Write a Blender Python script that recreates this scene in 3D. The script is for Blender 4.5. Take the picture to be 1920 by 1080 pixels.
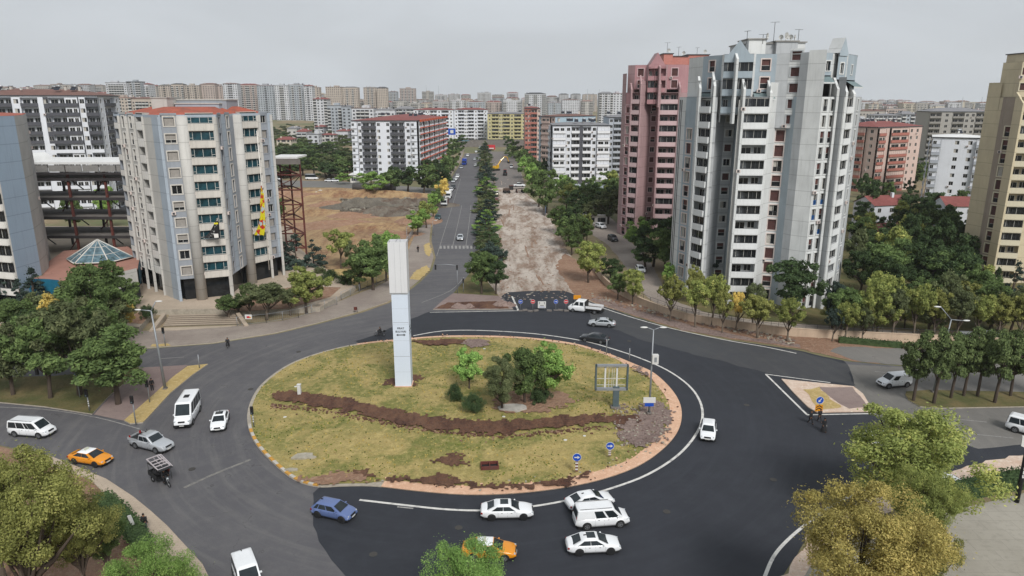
import bpy, math, random
import numpy as np
from mathutils import Vector, Matrix
R = math.radians
for o in list(bpy.data.objects): bpy.data.objects.remove(o)
sc = bpy.context.scene
C = sc.collection
# ---------------- camera, sky, sun, exposure ----------------
FPX = 1331.; PITCH = R(14.85); CH = 38.
cam = bpy.data.cameras.new('camera'); cam.lens = FPX/1920*36; cam.sensor_width = 36
cam.clip_start = 0.5; cam.clip_end = 20000
camo = bpy.data.objects.new('camera', cam); C.objects.link(camo)
camo.location = (0, 0, CH); camo.rotation_euler = (R(90)-PITCH, 0, 0); sc.camera = camo
SUN_EL, SUN_AZ = R(43), R(158)          # azimuth measured clockwise from +Y
w = bpy.data.worlds.new('World'); sc.world = w; w.use_nodes = True
nt = w.node_tree; nt.nodes.clear()
sky = nt.nodes.new('ShaderNodeTexSky'); sky.sky_type = 'NISHITA'; sky.sun_disc = False
sky.sun_elevation = SUN_EL; sky.sun_rotation = SUN_AZ; sky.dust_density = 4; sky.air_density = 1.0
hs = nt.nodes.new('ShaderNodeHueSaturation'); hs.inputs['Saturation'].default_value = 0.10
mx = nt.nodes.new('ShaderNodeMixRGB'); mx.inputs[0].default_value = 0.8; mx.inputs[2].default_value = (6.0, 6.45, 6.95, 1)
tc = nt.nodes.new('ShaderNodeTexCoord'); nz = nt.nodes.new('ShaderNodeTexNoise'); nz.inputs['Scale'].default_value = 3.0
nz.inputs['Detail'].default_value = 5; nz.inputs['Distortion'].default_value = .6
mr = nt.nodes.new('ShaderNodeMapRange'); mr.inputs['From Min'].default_value = .3; mr.inputs['From Max'].default_value = .7
mr.inputs['To Min'].default_value = .90; mr.inputs['To Max'].default_value = 1.06
sxz = nt.nodes.new('ShaderNodeSeparateXYZ'); grd = nt.nodes.new('ShaderNodeMapRange'); grd.inputs['From Min'].default_value = 0; grd.inputs['From Max'].default_value = .3; grd.inputs['To Min'].default_value = 1.04; grd.inputs['To Max'].default_value = .9; mg = nt.nodes.new('ShaderNodeMath'); mg.operation = 'MULTIPLY'
ml = nt.nodes.new('ShaderNodeMixRGB'); ml.blend_type = 'MULTIPLY'; ml.inputs[0].default_value = 1
bg = nt.nodes.new('ShaderNodeBackground'); bg.inputs[1].default_value = 0.090
ou = nt.nodes.new('ShaderNodeOutputWorld')
L = nt.links.new
mpv = nt.nodes.new('ShaderNodeMapping'); mpv.inputs['Scale'].default_value = (1, 1, 3.5)
L(tc.outputs['Generated'], mpv.inputs[0]); L(mpv.outputs[0], nz.inputs['Vector']); L(nz.outputs[0], mr.inputs[0])
L(sky.outputs[0], hs.inputs['Color']); L(hs.outputs[0], mx.inputs[1]); L(mx.outputs[0], ml.inputs[1]); L(tc.outputs['Generated'], sxz.inputs[0]); L(sxz.outputs[2], grd.inputs[0]); L(grd.outputs[0], mg.inputs[0]); L(mr.outputs[0], mg.inputs[1]); L(mg.outputs[0], ml.inputs[2])
L(ml.outputs[0], bg.inputs[0]); L(bg.outputs[0], ou.inputs[0])
sl = bpy.data.lights.new('sun', 'SUN'); sl.energy = 2.5; sl.angle = R(18); sl.color = (1, .97, .93)
so = bpy.data.objects.new('sun', sl); C.objects.link(so)
sd = Vector((math.sin(SUN_AZ)*math.cos(SUN_EL), math.cos(SUN_AZ)*math.cos(SUN_EL), math.sin(SUN_EL)))
so.rotation_euler = sd.to_track_quat('Z', 'Y').to_euler(); so.location = sd*300
sc.view_settings.view_transform = 'Standard'; sc.view_settings.look = 'None'
sc.view_settings.exposure = 0.32; sc.view_settings.gamma = 1; sc.view_settings.use_curve_mapping = False
sc.render.engine = 'CYCLES'
sc.cycles.max_bounces = 5; sc.cycles.diffuse_bounces = 3; sc.cycles.glossy_bounces = 2; sc.cycles.transmission_bounces = 3
sc.cycles.transparent_max_bounces = 6; sc.cycles.volume_bounces = 1; sc.cycles.volume_step_rate = 4
sc.cycles.use_denoising = True; sc.cycles.caustics_reflective = False; sc.cycles.caustics_refractive = False

# ---------------- measuring: a point of the ground plane (or of the plane at depth Y) seen in direction (px,py) -------
cP, sP = math.cos(PITCH), math.sin(PITCH)
def G(px, py, z=0.):
    x = (px-960)/FPX; u = (540-py)/FPX; t = (z-CH)/(-sP+cP*u)
    return (x*t, (cP+sP*u)*t)
def PY(px, py, Y):
    x = (px-960)/FPX; u = (540-py)/FPX; t = Y/(cP+sP*u)
    return (x*t, Y, CH+t*(-sP+cP*u))
def RAT(px, row): return ((px-960)/FPX)/(cP+sP*(540-row)/FPX)
def onseg(a, b, px, row):
    r = RAT(px, row); dx, dy = b[0]-a[0], b[1]-a[1]; den = dx-r*dy
    t = (r*a[1]-a[0])/den; return (a[0]+dx*t, a[1]+dy*t)
def TOPZ(Y, row): return PY(960, row, Y)[2]

# ---------------- materials ----------------
MATS = {}
def lin(c):
    if isinstance(c, str):
        c = [int(c[i:i+2], 16)/255 for i in (0, 2, 4)]
        return tuple(x/12.92 if x <= .04045 else ((x+.055)/1.055)**2.4 for x in c)
    return c
class NT:
    def __init__(s, name):
        s.m = bpy.data.materials.new(name); s.m.use_nodes = True; s.t = s.m.node_tree; s.t.nodes.clear()
        s.out = s.n('ShaderNodeOutputMaterial'); s.b = s.n('ShaderNodeBsdfPrincipled'); s.l(s.b.outputs[0], s.out.inputs[0])
        s.co = s.n('ShaderNodeTexCoord')
    def n(s, t, **k):
        x = s.t.nodes.new(t)
        for a, b in k.items(): setattr(x, a, b)
        return x
    def l(s, a, b): s.t.links.new(a, b)
    def noise(s, scale, detail=4, vec=None, rough=.6, dist=0):
        x = s.n('ShaderNodeTexNoise'); x.inputs['Scale'].default_value = scale; x.inputs['Detail'].default_value = detail
        x.inputs['Roughness'].default_value = rough; x.inputs['Distortion'].default_value = dist
        s.l(vec or s.co.outputs['Object'], x.inputs['Vector']); return x.outputs[0]
    def mapr(s, v, a, b, c=0, d=1):
        x = s.n('ShaderNodeMapRange'); s.l(v, x.inputs[0])
        for i, q in enumerate((a, b, c, d)): x.inputs[i+1].default_value = q
        return x.outputs[0]
    def mix(s, f, a, b, mode='MIX'):
        x = s.n('ShaderNodeMixRGB', blend_type=mode)
        for i, q in enumerate((f, a, b)):
            if isinstance(q, (int, float)): x.inputs[i].default_value = q if i == 0 else (q, q, q, 1)
            elif isinstance(q, (tuple, list, str)): x.inputs[i].default_value = (*lin(q)[:3], 1)
            else: s.l(q, x.inputs[i])
        return x.outputs[0]
    def math(s, op, a, b=None):
        x = s.n('ShaderNodeMath', operation=op)
        for i, q in enumerate((a, b)):
            if q is None: continue
            if isinstance(q, (int, float)): x.inputs[i].default_value = q
            else: s.l(q, x.inputs[i])
        return x.outputs[0]
    def col(s, c): s.l(c, s.b.inputs['Base Color'])
    def rough(s, r): s.b.inputs['Roughness'].default_value = r
    def bump(s, v, dist, st=1.):
        x = s.n('ShaderNodeBump'); x.inputs['Strength'].default_value = st; x.inputs['Distance'].default_value = dist
        s.l(v, x.inputs['Height']); s.l(x.outputs[0], s.b.inputs['Normal'])
def M(name, c, rough=.8, var=.12, scale=1.5, metal=0, bump=0, dirt=None, spec=None, coat=0, panel=0, streak=0):
    if name in MATS: return MATS[name]
    t = NT(name); c = lin(c)
    n1 = t.noise(scale, 5); f = t.mapr(n1, .3, .7)
    col = t.mix(f, tuple(x*(1-var) for x in c), tuple(min(1, x*(1+var)) for x in c))
    if streak:
        mp = t.n('ShaderNodeMapping'); mp.inputs['Scale'].default_value = (1.6, 1.6, .12); t.l(t.co.outputs['Object'], mp.inputs[0])
        s_ = t.noise(1.3, 4, mp.outputs[0]); col = t.mix(t.mapr(s_, .5, .78, 0, streak), col, tuple(x*.45 for x in c))
    if dirt:
        d = t.noise(scale*.35, 6, rough=.7); col = t.mix(t.mapr(d, .5, .7), col, dirt)
    if panel:
        sx = t.n('ShaderNodeSeparateXYZ'); t.l(t.co.outputs['Object'], sx.inputs[0])
        q = t.math('FRACT', t.math('DIVIDE', sx.outputs[2], panel)); a = t.math('LESS_THAN', q, .035)
        col = t.mix(t.math('MULTIPLY', a, .45), col, tuple(x*.3 for x in c))
    t.col(col); t.rough(rough); t.b.inputs['Metallic'].default_value = metal
    if spec is not None: t.b.inputs['Specular IOR Level'].default_value = spec
    if coat: t.b.inputs['Coat Weight'].default_value = coat
    if bump: t.bump(t.noise(scale*8, 3), bump)
    MATS[name] = t.m; return t.m
def glassm(name, c=(.02, .03, .035), rough=.08, var=.5):
    if name in MATS: return MATS[name]
    t = NT(name); oi = t.n('ShaderNodeObjectInfo')
    n1 = t.noise(1.1, 2); f = t.mapr(n1, .35, .65)
    c0 = tuple(x*(1-var) for x in c); c1 = tuple(x*(1+var*1.5) for x in c)
    t.col(t.mix(t.math('MULTIPLY', t.math('ADD', f, oi.outputs['Random']), .5), c0, c1)); t.rough(rough)
    t.b.inputs['Specular IOR Level'].default_value = .32
    MATS[name] = t.m; return t.m

# ---------------- mesh building ----------------
class MB:
    def __init__(s): s.v = []; s.f = []; s.mi = []; s.ms = []; s.sm = []
    def m(s, mat):
        if mat not in s.ms: s.ms.append(mat)
        return s.ms.index(mat)
    def face(s, pts, mat, smooth=False):
        n = len(s.v); s.v += [tuple(p) for p in pts]; s.f.append(tuple(range(n, n+len(pts)))); s.mi.append(s.m(mat)); s.sm.append(smooth)
    def box(s, c, sz, mat, rz=0, M4=None):
        x, y, z = (q/2 for q in sz); ca, sa = math.cos(rz), math.sin(rz); n = len(s.v)
        for dz in (-z, z):
            for dx, dy in ((-x, -y), (x, -y), (x, y), (-x, y)):
                p = Vector((c[0]+dx*ca-dy*sa, c[1]+dx*sa+dy*ca, c[2]+dz))
                s.v.append(tuple(M4 @ p) if M4 else tuple(p))
        for f in ((0, 3, 2, 1), (4, 5, 6, 7), (0, 1, 5, 4), (1, 2, 6, 5), (2, 3, 7, 6), (3, 0, 4, 7)):
            s.f.append(tuple(n+i for i in f)); s.mi.append(s.m(mat)); s.sm.append(False)
    def prism(s, poly, z0, z1, mat, side=None, bottom=False):
        ar = sum(poly[i][0]*poly[(i+1) % len(poly)][1]-poly[(i+1) % len(poly)][0]*poly[i][1] for i in range(len(poly)))
        if ar < 0: poly = poly[::-1]
        n = len(s.v); k = len(poly); side = side or mat
        s.v += [(p[0], p[1], z0) for p in poly]+[(p[0], p[1], z1) for p in poly]
        s.f.append(tuple(range(n+k, n+2*k))); s.mi.append(s.m(mat)); s.sm.append(False)
        if bottom: s.f.append(tuple(range(n+k-1, n-1, -1))); s.mi.append(s.m(mat)); s.sm.append(False)
        for i in range(k):
            j = (i+1) % k; s.f.append((n+i, n+j, n+k+j, n+k+i)); s.mi.append(s.m(side)); s.sm.append(False)
    def tube(s, pts, rs, mat, seg=8, cap=True, smooth=True):
        pts = [Vector(p) for p in pts]
        if isinstance(rs, (int, float)): rs = [rs]*len(pts)
        n0 = len(s.v)
        for i, p in enumerate(pts):
            d = (pts[min(i+1, len(pts)-1)]-pts[max(i-1, 0)])
            d = d.normalized() if d.length > 1e-9 else Vector((0, 0, 1))
            a = d.cross(Vector((0, 0, 1)) if abs(d.z) < .95 else Vector((1, 0, 0))).normalized(); b = d.cross(a)
            for k in range(seg):
                t = 2*math.pi*k/seg; s.v.append(tuple(p+rs[i]*(a*math.cos(t)+b*math.sin(t))))
        for i in range(len(pts)-1):
            for k in range(seg):
                q = (k+1) % seg; A = n0+i*seg
                s.f.append((A+k, A+q, A+seg+q, A+seg+k)); s.mi.append(s.m(mat)); s.sm.append(smooth)
        if cap:
            s.f.append(tuple(n0+k for k in range(seg))[::-1]); s.mi.append(s.m(mat)); s.sm.append(False)
            e = n0+(len(pts)-1)*seg; s.f.append(tuple(e+k for k in range(seg))); s.mi.append(s.m(mat)); s.sm.append(False)
    def grid(s, rows, mat, closed=False, smooth=True):
        n0 = len(s.v); k = len(rows[0])
        for r in rows: s.v += [tuple(p) for p in r]
        for i in range(len(rows)-1):
            for j in range(k if closed else k-1):
                q = (j+1) % k; s.f.append((n0+i*k+j, n0+i*k+q, n0+(i+1)*k+q, n0+(i+1)*k+j)); s.mi.append(s.m(mat)); s.sm.append(smooth)
    def ball(s, c, r, mat, seg=10, rings=6):
        if isinstance(r, (int, float)): r = (r, r, r)
        rows = []
        for i in range(rings+1):
            a = math.pi*i/rings
            rows.append([(c[0]+r[0]*math.sin(a)*math.cos(2*math.pi*j/seg), c[1]+r[1]*math.sin(a)*math.sin(2*math.pi*j/seg), c[2]-r[2]*math.cos(a)) for j in range(seg)])
        s.grid(rows, mat, closed=True)
    def mesh(s, name):
        me = bpy.data.meshes.new(name); me.from_pydata(s.v, [], s.f)
        for m in s.ms: me.materials.append(m)
        if s.f:
            me.polygons.foreach_set('material_index', s.mi); me.polygons.foreach_set('use_smooth', s.sm)
        me.update(); return me
    def build(s, name, parent=None, loc=(0, 0, 0), rz=0):
        return put(s.mesh(name), name, parent, loc, rz)
def put(me, name, parent=None, loc=(0, 0, 0), rz=0, scale=None):
    o = bpy.data.objects.new(name, me); C.objects.link(o); o.location = loc; o.rotation_euler = (0, 0, rz)
    if scale is not None: o.scale = scale
    if parent is not None: o.parent = parent
    return o
def empty(name, loc=(0, 0, 0), rz=0):
    o = bpy.data.objects.new(name, None); C.objects.link(o); o.location = loc; o.rotation_euler = (0, 0, rz); return o
ALL = []
def tag(o, label, cat, group=None):
    o['label'] = label; o['category'] = cat
    if group: o['group'] = group
    return o
def struct(o): o['kind'] = 'structure'; return o
def stuff(o): o['kind'] = 'stuff'; return o
def kidsof(o): return list(o.children)
def copy_tree(o, loc=None, rz=None, parent=None, scale=None):
    c = o.copy(); C.objects.link(c)
    if parent is not None: c.parent = parent
    if loc is not None: c.location = loc
    if rz is not None: c.rotation_euler = (0, 0, rz)
    if scale is not None: c.scale = scale
    for ch in CH_.get(o.name, []): copy_tree(ch, parent=c)
    return c
CH_ = {}
def remember(root):
    def rec(o):
        CH_[o.name] = list(o.children)
        for c in o.children: rec(c)
    rec(root)
ORD = ['first', 'second', 'third', 'fourth', 'fifth', 'sixth', 'seventh', 'eighth', 'ninth', 'tenth', 'eleventh', 'twelfth', 'thirteenth', 'fourteenth',
       'fifteenth', 'sixteenth', 'seventeenth', 'eighteenth', 'nineteenth', 'twentieth']
def ordn(i):
    if i < 20: return ORD[i]
    n = i+1; return '%d%s' % (n, 'th' if n % 100 in (11, 12, 13) else {1: 'st', 2: 'nd', 3: 'rd'}.get(n % 10, 'th'))
def smooth_poly(pts, n=4, closed=True):
    out = []; k = len(pts); rng = range(k) if closed else range(k-1)
    for i in rng:
        if closed: p0, p1, p2, p3 = pts[i-1], pts[i], pts[(i+1) % k], pts[(i+2) % k]
        else: p0, p1, p2, p3 = pts[max(i-1, 0)], pts[i], pts[i+1], pts[min(i+2, k-1)]
        for j in range(n):
            t = j/n
            out.append(tuple(.5*((2*p1[a])+(-p0[a]+p2[a])*t+(2*p0[a]-5*p1[a]+4*p2[a]-p3[a])*t*t+(-p0[a]+3*p1[a]-3*p2[a]+p3[a])*t**3) for a in (0, 1)))
    if not closed: out.append(tuple(pts[-1]))
    return out
def ragged(poly, amp=.3, step=1., seed=1):
    rnd = random.Random(seed); out = []; k = len(poly)
    for i in range(k):
        a, b = poly[i], poly[(i+1) % k]; d = math.dist(a, b)
        if d > 150: out.append(a); continue
        n = max(1, int(d/step))
        for j in range(n):
            t = j/n; out.append((a[0]+(b[0]-a[0])*t+rnd.uniform(-amp, amp), a[1]+(b[1]-a[1])*t+rnd.uniform(-amp, amp)))
    return out
def GP(l, z=0): return [G(x, y, z) for x, y in l]
def offset_line(pts, d):
    out = []
    for i, p in enumerate(pts):
        a = pts[max(i-1, 0)]; b = pts[min(i+1, len(pts)-1)]; l = math.dist(a, b) or 1
        out.append((p[0]-(b[1]-a[1])/l*d, p[1]+(b[0]-a[0])/l*d))
    return out
def band(name, pts, wd, z, mat, off=0, kind='structure', z0=None):
    a = offset_line(pts, off-wd/2); b = offset_line(pts, off+wd/2); mb = MB()
    if z0 is None:
        for i in range(len(pts)-1): mb.face([(*a[i], z), (*a[i+1], z), (*b[i+1], z), (*b[i], z)], mat)
    else:
        mb.prism(a+b[::-1], z0, z, mat)
    o = mb.build(name); o['kind'] = kind; return o
HAZE_D = 0.00009
# ======================= GROUND =======================
def sst(a, b, x):
    t = max(0, min(1, (x-a)/(b-a))); return t*t*(3-2*t)
def TZ(x, Y):
    if Y < 500: return 0.
    r = x/Y; fac = 1-.35*sst(-.3, .0, r)-.55*sst(.15, .5, r)
    return sst(560, 1300, Y)*13*fac+sst(1300, 3200, Y)*16*fac
# materials of the ground
def ground_mat():
    t = NT('ground_soil'); n1 = t.noise(.012, 6, rough=.65); n2 = t.noise(.35, 5)
    c = t.mix(t.mapr(n1, .42, .58), '8a7a60', '5d6340'); c = t.mix(t.mapr(n2, .45, .7, 0, .6), c, '6f5c48')
    t.col(c); t.rough(.95); return t.m
def grass_mat():
    t = NT('dry_lawn'); n1 = t.noise(.13, 6, rough=.62, dist=1.2); n2 = t.noise(1.3, 5, rough=.7); n3 = t.noise(.05, 3)
    c = t.mix(t.mapr(n1, .44, .56), 'a3925c', '6c7035'); c = t.mix(t.mapr(n2, .45, .72, 0, .65), c, 'aa955e')
    c = t.mix(t.mapr(n3, .5, .7, 0, .75), c, '5f6c28'); n4 = t.noise(6, 3); c = t.mix(t.mapr(n4, .3, .75, 0, .45), c, '4f4a26')
    n5 = t.noise(.4, 6, rough=.8, dist=2); c = t.mix(t.mapr(n5, .60, .68, 0, .75), c, '6b4a33'); n6 = t.noise(1.1, 7, rough=.85); c = t.mix(t.mapr(n6, .5, .62, 0, .55), c, 'bda970'); c = t.mix(t.mapr(t.noise(2.4, 6, rough=.85, dist=1), .54, .66, 0, .6), c, '57551f')
    t.col(c); t.rough(.95); t.bump(n2, .25, .8); return t.m
def dark_grass():  # dark olive grass mottled with brown
    t = NT('dark_grass'); n1 = t.noise(.25, 5); n2 = t.noise(2, 4)
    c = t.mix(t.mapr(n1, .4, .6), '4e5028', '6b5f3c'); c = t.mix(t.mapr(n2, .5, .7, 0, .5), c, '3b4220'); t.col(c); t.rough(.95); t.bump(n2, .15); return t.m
def soil_mat(name, a, b, c3, sc_=.5, bd=.5, light=None):
    t = NT(name); n1 = t.noise(sc_*.3, 6, rough=.65, dist=.8); n2 = t.noise(sc_*2.5, 6, rough=.75); n3 = t.noise(sc_*9, 4, rough=.8)
    c = t.mix(t.mapr(n1, .4, .6), a, b); c = t.mix(t.mapr(n2, .5, .66), c, c3); c = t.mix(t.mapr(n3, .45, .75, 0, .45), c, tuple(x*.45 for x in lin(a)))
    if light:
        mp = t.n('ShaderNodeMapping'); mp.inputs['Scale'].default_value = (1, .3, 1); t.l(t.co.outputs['Object'], mp.inputs[0])
        c = t.mix(t.mapr(t.noise(sc_*.5, 8, mp.outputs[0], rough=.78, dist=.3), .41, .58, 0, .9), c, light)
    t.col(c); t.rough(.97); t.bump(n2, bd); return t.m
RC = (-4.8, 87.)                                  # centre of the roundabout
def asphalt_mat(name, a, b, worn, amt, crack=True):
    t = NT(name); n1 = t.noise(.035, 5, dist=.5); n2 = t.noise(.5, 6, rough=.7); n3 = t.noise(18, 2, rough=.9)
    c = t.mix(t.mapr(n1, .38, .62), a, b); c = t.mix(t.mapr(n2, .45, .75, 0, .35), c, worn)
    # tyre tracks: streaks that follow the circle round the island
    geo = t.n('ShaderNodeNewGeometry'); sub = t.n('ShaderNodeVectorMath', operation='SUBTRACT'); t.l(geo.outputs['Position'], sub.inputs[0]); sub.inputs[1].default_value = (RC[0], RC[1], 0)
    ln = t.n('ShaderNodeVectorMath', operation='LENGTH'); t.l(sub.outputs[0], ln.inputs[0]); sx = t.n('ShaderNodeSeparateXYZ'); t.l(sub.outputs[0], sx.inputs[0])
    an = t.math('ARCTAN2', sx.outputs[1], sx.outputs[0]); cm = t.n('ShaderNodeCombineXYZ'); t.l(t.math('MULTIPLY', ln.outputs['Value'], .9), cm.inputs[0]); t.l(t.math('MULTIPLY', an, 2.2), cm.inputs[1])
    st = t.noise(1., 5, cm.outputs[0], rough=.7); c = t.mix(t.mapr(st, .48, .72, 0, amt), c, worn)
    c = t.mix(t.mapr(n3, .35, .7, 0, .4), c, tuple(x*.55 for x in lin(a)))
    if crack:
        v = t.n('ShaderNodeTexVoronoi', feature='DISTANCE_TO_EDGE'); v.inputs['Scale'].default_value = .11
        wv = t.n('ShaderNodeVectorMath', operation='ADD'); t.l(t.co.outputs['Object'], wv.inputs[0]); nn = t.n('ShaderNodeTexNoise'); nn.inputs['Scale'].default_value = .5; nn.inputs['Detail'].default_value = 5
        t.l(t.co.outputs['Object'], nn.inputs['Vector']); ms = t.n('ShaderNodeVectorMath', operation='SCALE'); ms.inputs[3].default_value = 5; t.l(nn.outputs['Color'], ms.inputs[0]); t.l(ms.outputs[0], wv.inputs[1]); t.l(wv.outputs[0], v.inputs['Vector'])
        f = t.math('MULTIPLY', t.math('LESS_THAN', v.outputs['Distance'], .006), t.mapr(n2, .5, .6, 0, .6)); c = t.mix(f, c, tuple(x*.35 for x in lin(a)))
    t.col(c); t.b.inputs['Roughness'].default_value = .82; t.bump(n3, .02); return t.m
def pave_mat(name, a, b, tile=.5, gap=.02):
    t = NT(name); n1 = t.noise(.12, 5); n2 = t.noise(1.4, 6, rough=.7)
    c = t.mix(t.mapr(n1, .4, .6), a, b); c = t.mix(t.mapr(n2, .5, .75, 0, .5), c, tuple(x*.6 for x in lin(a)))
    br = t.n('ShaderNodeTexBrick'); br.inputs['Scale'].default_value = 1/tile; br.inputs['Mortar Size'].default_value = gap; t.l(t.co.outputs['Object'], br.inputs['Vector'])
    c = t.mix(t.math('MULTIPLY', br.outputs['Fac'], .35), c, tuple(x*.4 for x in lin(a))); t.col(c); t.rough(.9); return t.m
m_ground = ground_mat(); m_grass = grass_mat(); m_dgrass = dark_grass()
m_old = asphalt_mat('old_asphalt', '5a595c', '504f53', '777572', .5)
m_new = asphalt_mat('new_asphalt', '292c34', '23262d', '3a3e45', .36, crack=False)
m_mid = asphalt_mat('worn_new_asphalt', '404246', '3a3b3f', '52524f', .4, crack=False)
m_road = asphalt_mat('grey_old_asphalt', '75726e', '696763', '8a8680', .3)
m_pave = pave_mat('pavement_slabs', '857a72', '948a80', .6)
m_plaza = pave_mat('plaza_slabs', 'b3a391', 'a29483', 1.1)
m_lot = pave_mat('lot_concrete', '8f8a7f', '9a958a', 6, .004)
m_redpav = pave_mat('reddish_pavers', '7d6c68', '8a7a74', .4)
m_kerb = M('kerb_concrete', '9d9588', .9, .2, 2)
m_salmon = soil_mat('salmon_concrete', 'd2ab8f', 'c59d81', 'dcbba0', .8, .05)
m_palesal = soil_mat('pale_dusty_concrete', 'cdb9a8', 'c2a894', 'd8cabb', .8, .1)
m_dirt = soil_mat('avenue_dirt', '927a68', 'a58f7e', '6f5849', .5, .8, 'd2c8bd')
m_lotsoil = soil_mat('excavated_soil', '8f694f', 'a58662', '5f4233', .4, 1., 'b89c74')
m_trench = soil_mat('trench_soil', '553628', '6a4636', '3c2720', 1.2, .6, '7d5a44')
m_rubs = soil_mat('mauve_rubble_soil', '8f7b74', 'a18d84', '6b544a', .9, .6)
m_bank = soil_mat('bare_bank_soil', '9a7a64', '8c6b55', 'a98d76', .5, .5)
m_straw = soil_mat('straw', 'bda56e', 'b29960', 'ccb684', .8, .3)
m_white = M('road_paint', 'c9c7c2', .7, .12, 3, dirt='8d8c8a')
m_paintold = M('worn_road_paint', '93918e', .8, .2, 4, dirt='6f6d6c')

# terrain sheet to the horizon
def terrain():
    xs = [-9000, -6000, -4000, -3000]+list(range(-2400, 2401, 100))+[3000, 4000, 6000, 9000]
    ys = [-300, -50, 50, 200, 400]+list(range(500, 3301, 100))+[4000, 5500, 8000, 12000]
    v = [(x, y, TZ(x, y)) for y in ys for x in xs]; n = len(xs)
    f = [(j*n+i, j*n+i+1, (j+1)*n+i+1, (j+1)*n+i) for j in range(len(ys)-1) for i in range(n-1)]
    me = bpy.data.meshes.new('ground'); me.from_pydata(v, [], f); me.materials.append(m_ground)
    for p in me.polygons: p.use_smooth = True
    return struct(put(me, 'ground'))
terrain()
def sheet(name, pts, z, mat, kind='structure', rag=0, step=1.2, z0=None, side=None, px=True):
    p = GP(pts) if px else pts
    if rag: p = ragged(p, rag, step)
    mb = MB()
    if z0 is None: mb.face([(a, b, z) for a, b in (p if sum(p[i][0]*p[(i+1) % len(p)][1]-p[(i+1) % len(p)][0]*p[i][1] for i in range(len(p))) > 0 else p[::-1])], mat)
    else: mb.prism(p, z0, z, mat, side)
    o = mb.build(name); o['kind'] = kind; return o
# whole junction in old asphalt
AVL = [(817, 483), (809, 452), (811, 425), (815, 401), (824, 378), (842, 341), (861, 311), (870, 292), (877, 264)]
AVR = [(903, 264), (900, 300), (896, 350), (895, 400), (896, 440), (898, 470)]
old = [(-700, 656), (0, 657), (150, 657), (283, 654), (400, 645), (520, 626), (600, 607), (680, 586), (730, 568), (773, 541), (790, 527), (810, 507)]+AVL+AVR + \
      [(890, 500), (868, 530), (850, 550), (960, 560), (1080, 562), (1300, 632), (1582, 677), (1700, 688), (1920, 694), (2600, 706), (2600, 850), (1920, 853), (1837, 868), (1780, 886), (1700, 905),
       (1627, 932), (1567, 972), (1517, 1003), (1467, 1080), (1420, 1200), (900, 1400), (520, 1250), (440, 1150), (400, 1100), (380, 1060), (337, 1013), (313, 987), (283, 960), (250, 933), (200, 900), (153, 880), (90, 855), (0, 835), (-300, 800), (-900, 790)]
sheet('asphalt_road', old, .02, m_old)
# grey older carriageways to the right
sheet('east_road', [(1590, 684), (1700, 689), (1920, 695), (2600, 707), (2600, 835), (1920, 835), (1833, 842), (1760, 812), (1643, 781), (1632, 770), (1600, 722), (1592, 700)], .032, m_road, rag=.15)
NEWA = [(667, 640), (707, 627), (737, 612), (807, 584), (967, 584), (955, 570), (940, 556), (953, 548), (993, 546), (1057, 545), (1080, 554), (1107, 566), (1173, 589), (1280, 622), (1256+20, 618), (1360, 637), (1491, 656), (1543, 669), (1582, 676), (1592, 690), (1598, 706), (1603, 724), (1625, 765),
        (1643, 781), (1700, 800), (1770, 822), (1833, 842), (1920, 834), (2300, 836), (2300, 850), (1920, 853), (1837, 868), (1780, 886), (1700, 905), (1627, 932), (1567, 972), (1517, 1003), (1467, 1080), (1430, 1180), (1200, 1400), (800, 1300), (680, 1120), (650, 1080), (620, 1050), (600, 1015), (590, 985), (586, 955), (588, 925), (640, 880), (720, 760), (690, 655)]
del NEWA[14]
sheet('new_asphalt', NEWA, .036, m_new, rag=.12)
sheet('worn_lane', [(1100, 568), (1180, 592), (1280, 624), (1360, 639), (1491, 658), (1543, 671), (1590, 684), (1592, 700), (1600, 722), (1520, 712), (1440, 700), (1330, 672), (1210, 640), (1110, 600)], .042, m_mid, rag=.25)
sheet('paver_ramp', [(972, 582), (945, 556), (956, 549), (993, 547), (1057, 546), (1088, 558), (1120, 580)], .045, m_new)
# far ring road end of the avenue
sheet('far_road', [(600, 262), (877, 256), (1010, 257), (1010, 268), (905, 268), (870, 270), (600, 270)], .024, m_road)
# avenue bed under works
AVD_R = [(1190, 590), (1150, 555), (1107, 500), (1063, 483), (1057, 460), (1040, 425), (1020, 392), (990, 366), (984, 350), (977, 322), (970, 276), (955, 262)]
sheet('avenue_dirt_bed', [(905, 262), (907, 300), (915, 360), (915, 430), (915, 490), (905, 530), (905, 555), (960, 560), (1080, 560)]+AVD_R[:0]+[(1190, 592), (1150, 555), (1117, 530), (1085, 500), (1063, 470), (1045, 430), (1020, 392), (990, 366), (984, 350), (977, 322), (970, 276), (958, 262)], .028, m_dirt)
sheet('works_asphalt', [(906, 262), (908, 290), (917, 330), (918, 352), (983, 352), (977, 322), (970, 276), (956, 262)], .034, M('stripped_asphalt', '6e6864', .9, .2, .6), rag=.4, step=5)
# bare bank between new road and retaining wall
sheet('bare_bank', [(1080, 556), (1107, 564), (1173, 587), (1280, 620), (1360, 634), (1491, 653), (1600, 678), (1680, 684), (1700, 650), (1690, 640), (1600, 637), (1490, 631), (1412, 622), (1308, 606), (1256, 593), (1191, 568), (1140, 540), (1117, 512), (1060, 475), (1040, 500)], .04, m_bank, rag=.3)
sheet('rubble_verge', [(1107, 563), (1173, 586), (1280, 619), (1360, 633), (1500, 652), (1500, 646), (1400, 632), (1290, 608), (1200, 583), (1120, 556)], .05, m_rubs, rag=.3, step=.8)
sheet('gravel_yard', [(1560, 660), (1600, 676), (1700, 687), (1920, 692), (1920, 665), (1700, 655), (1575, 650)], .052, m_road, rag=.3)
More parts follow.
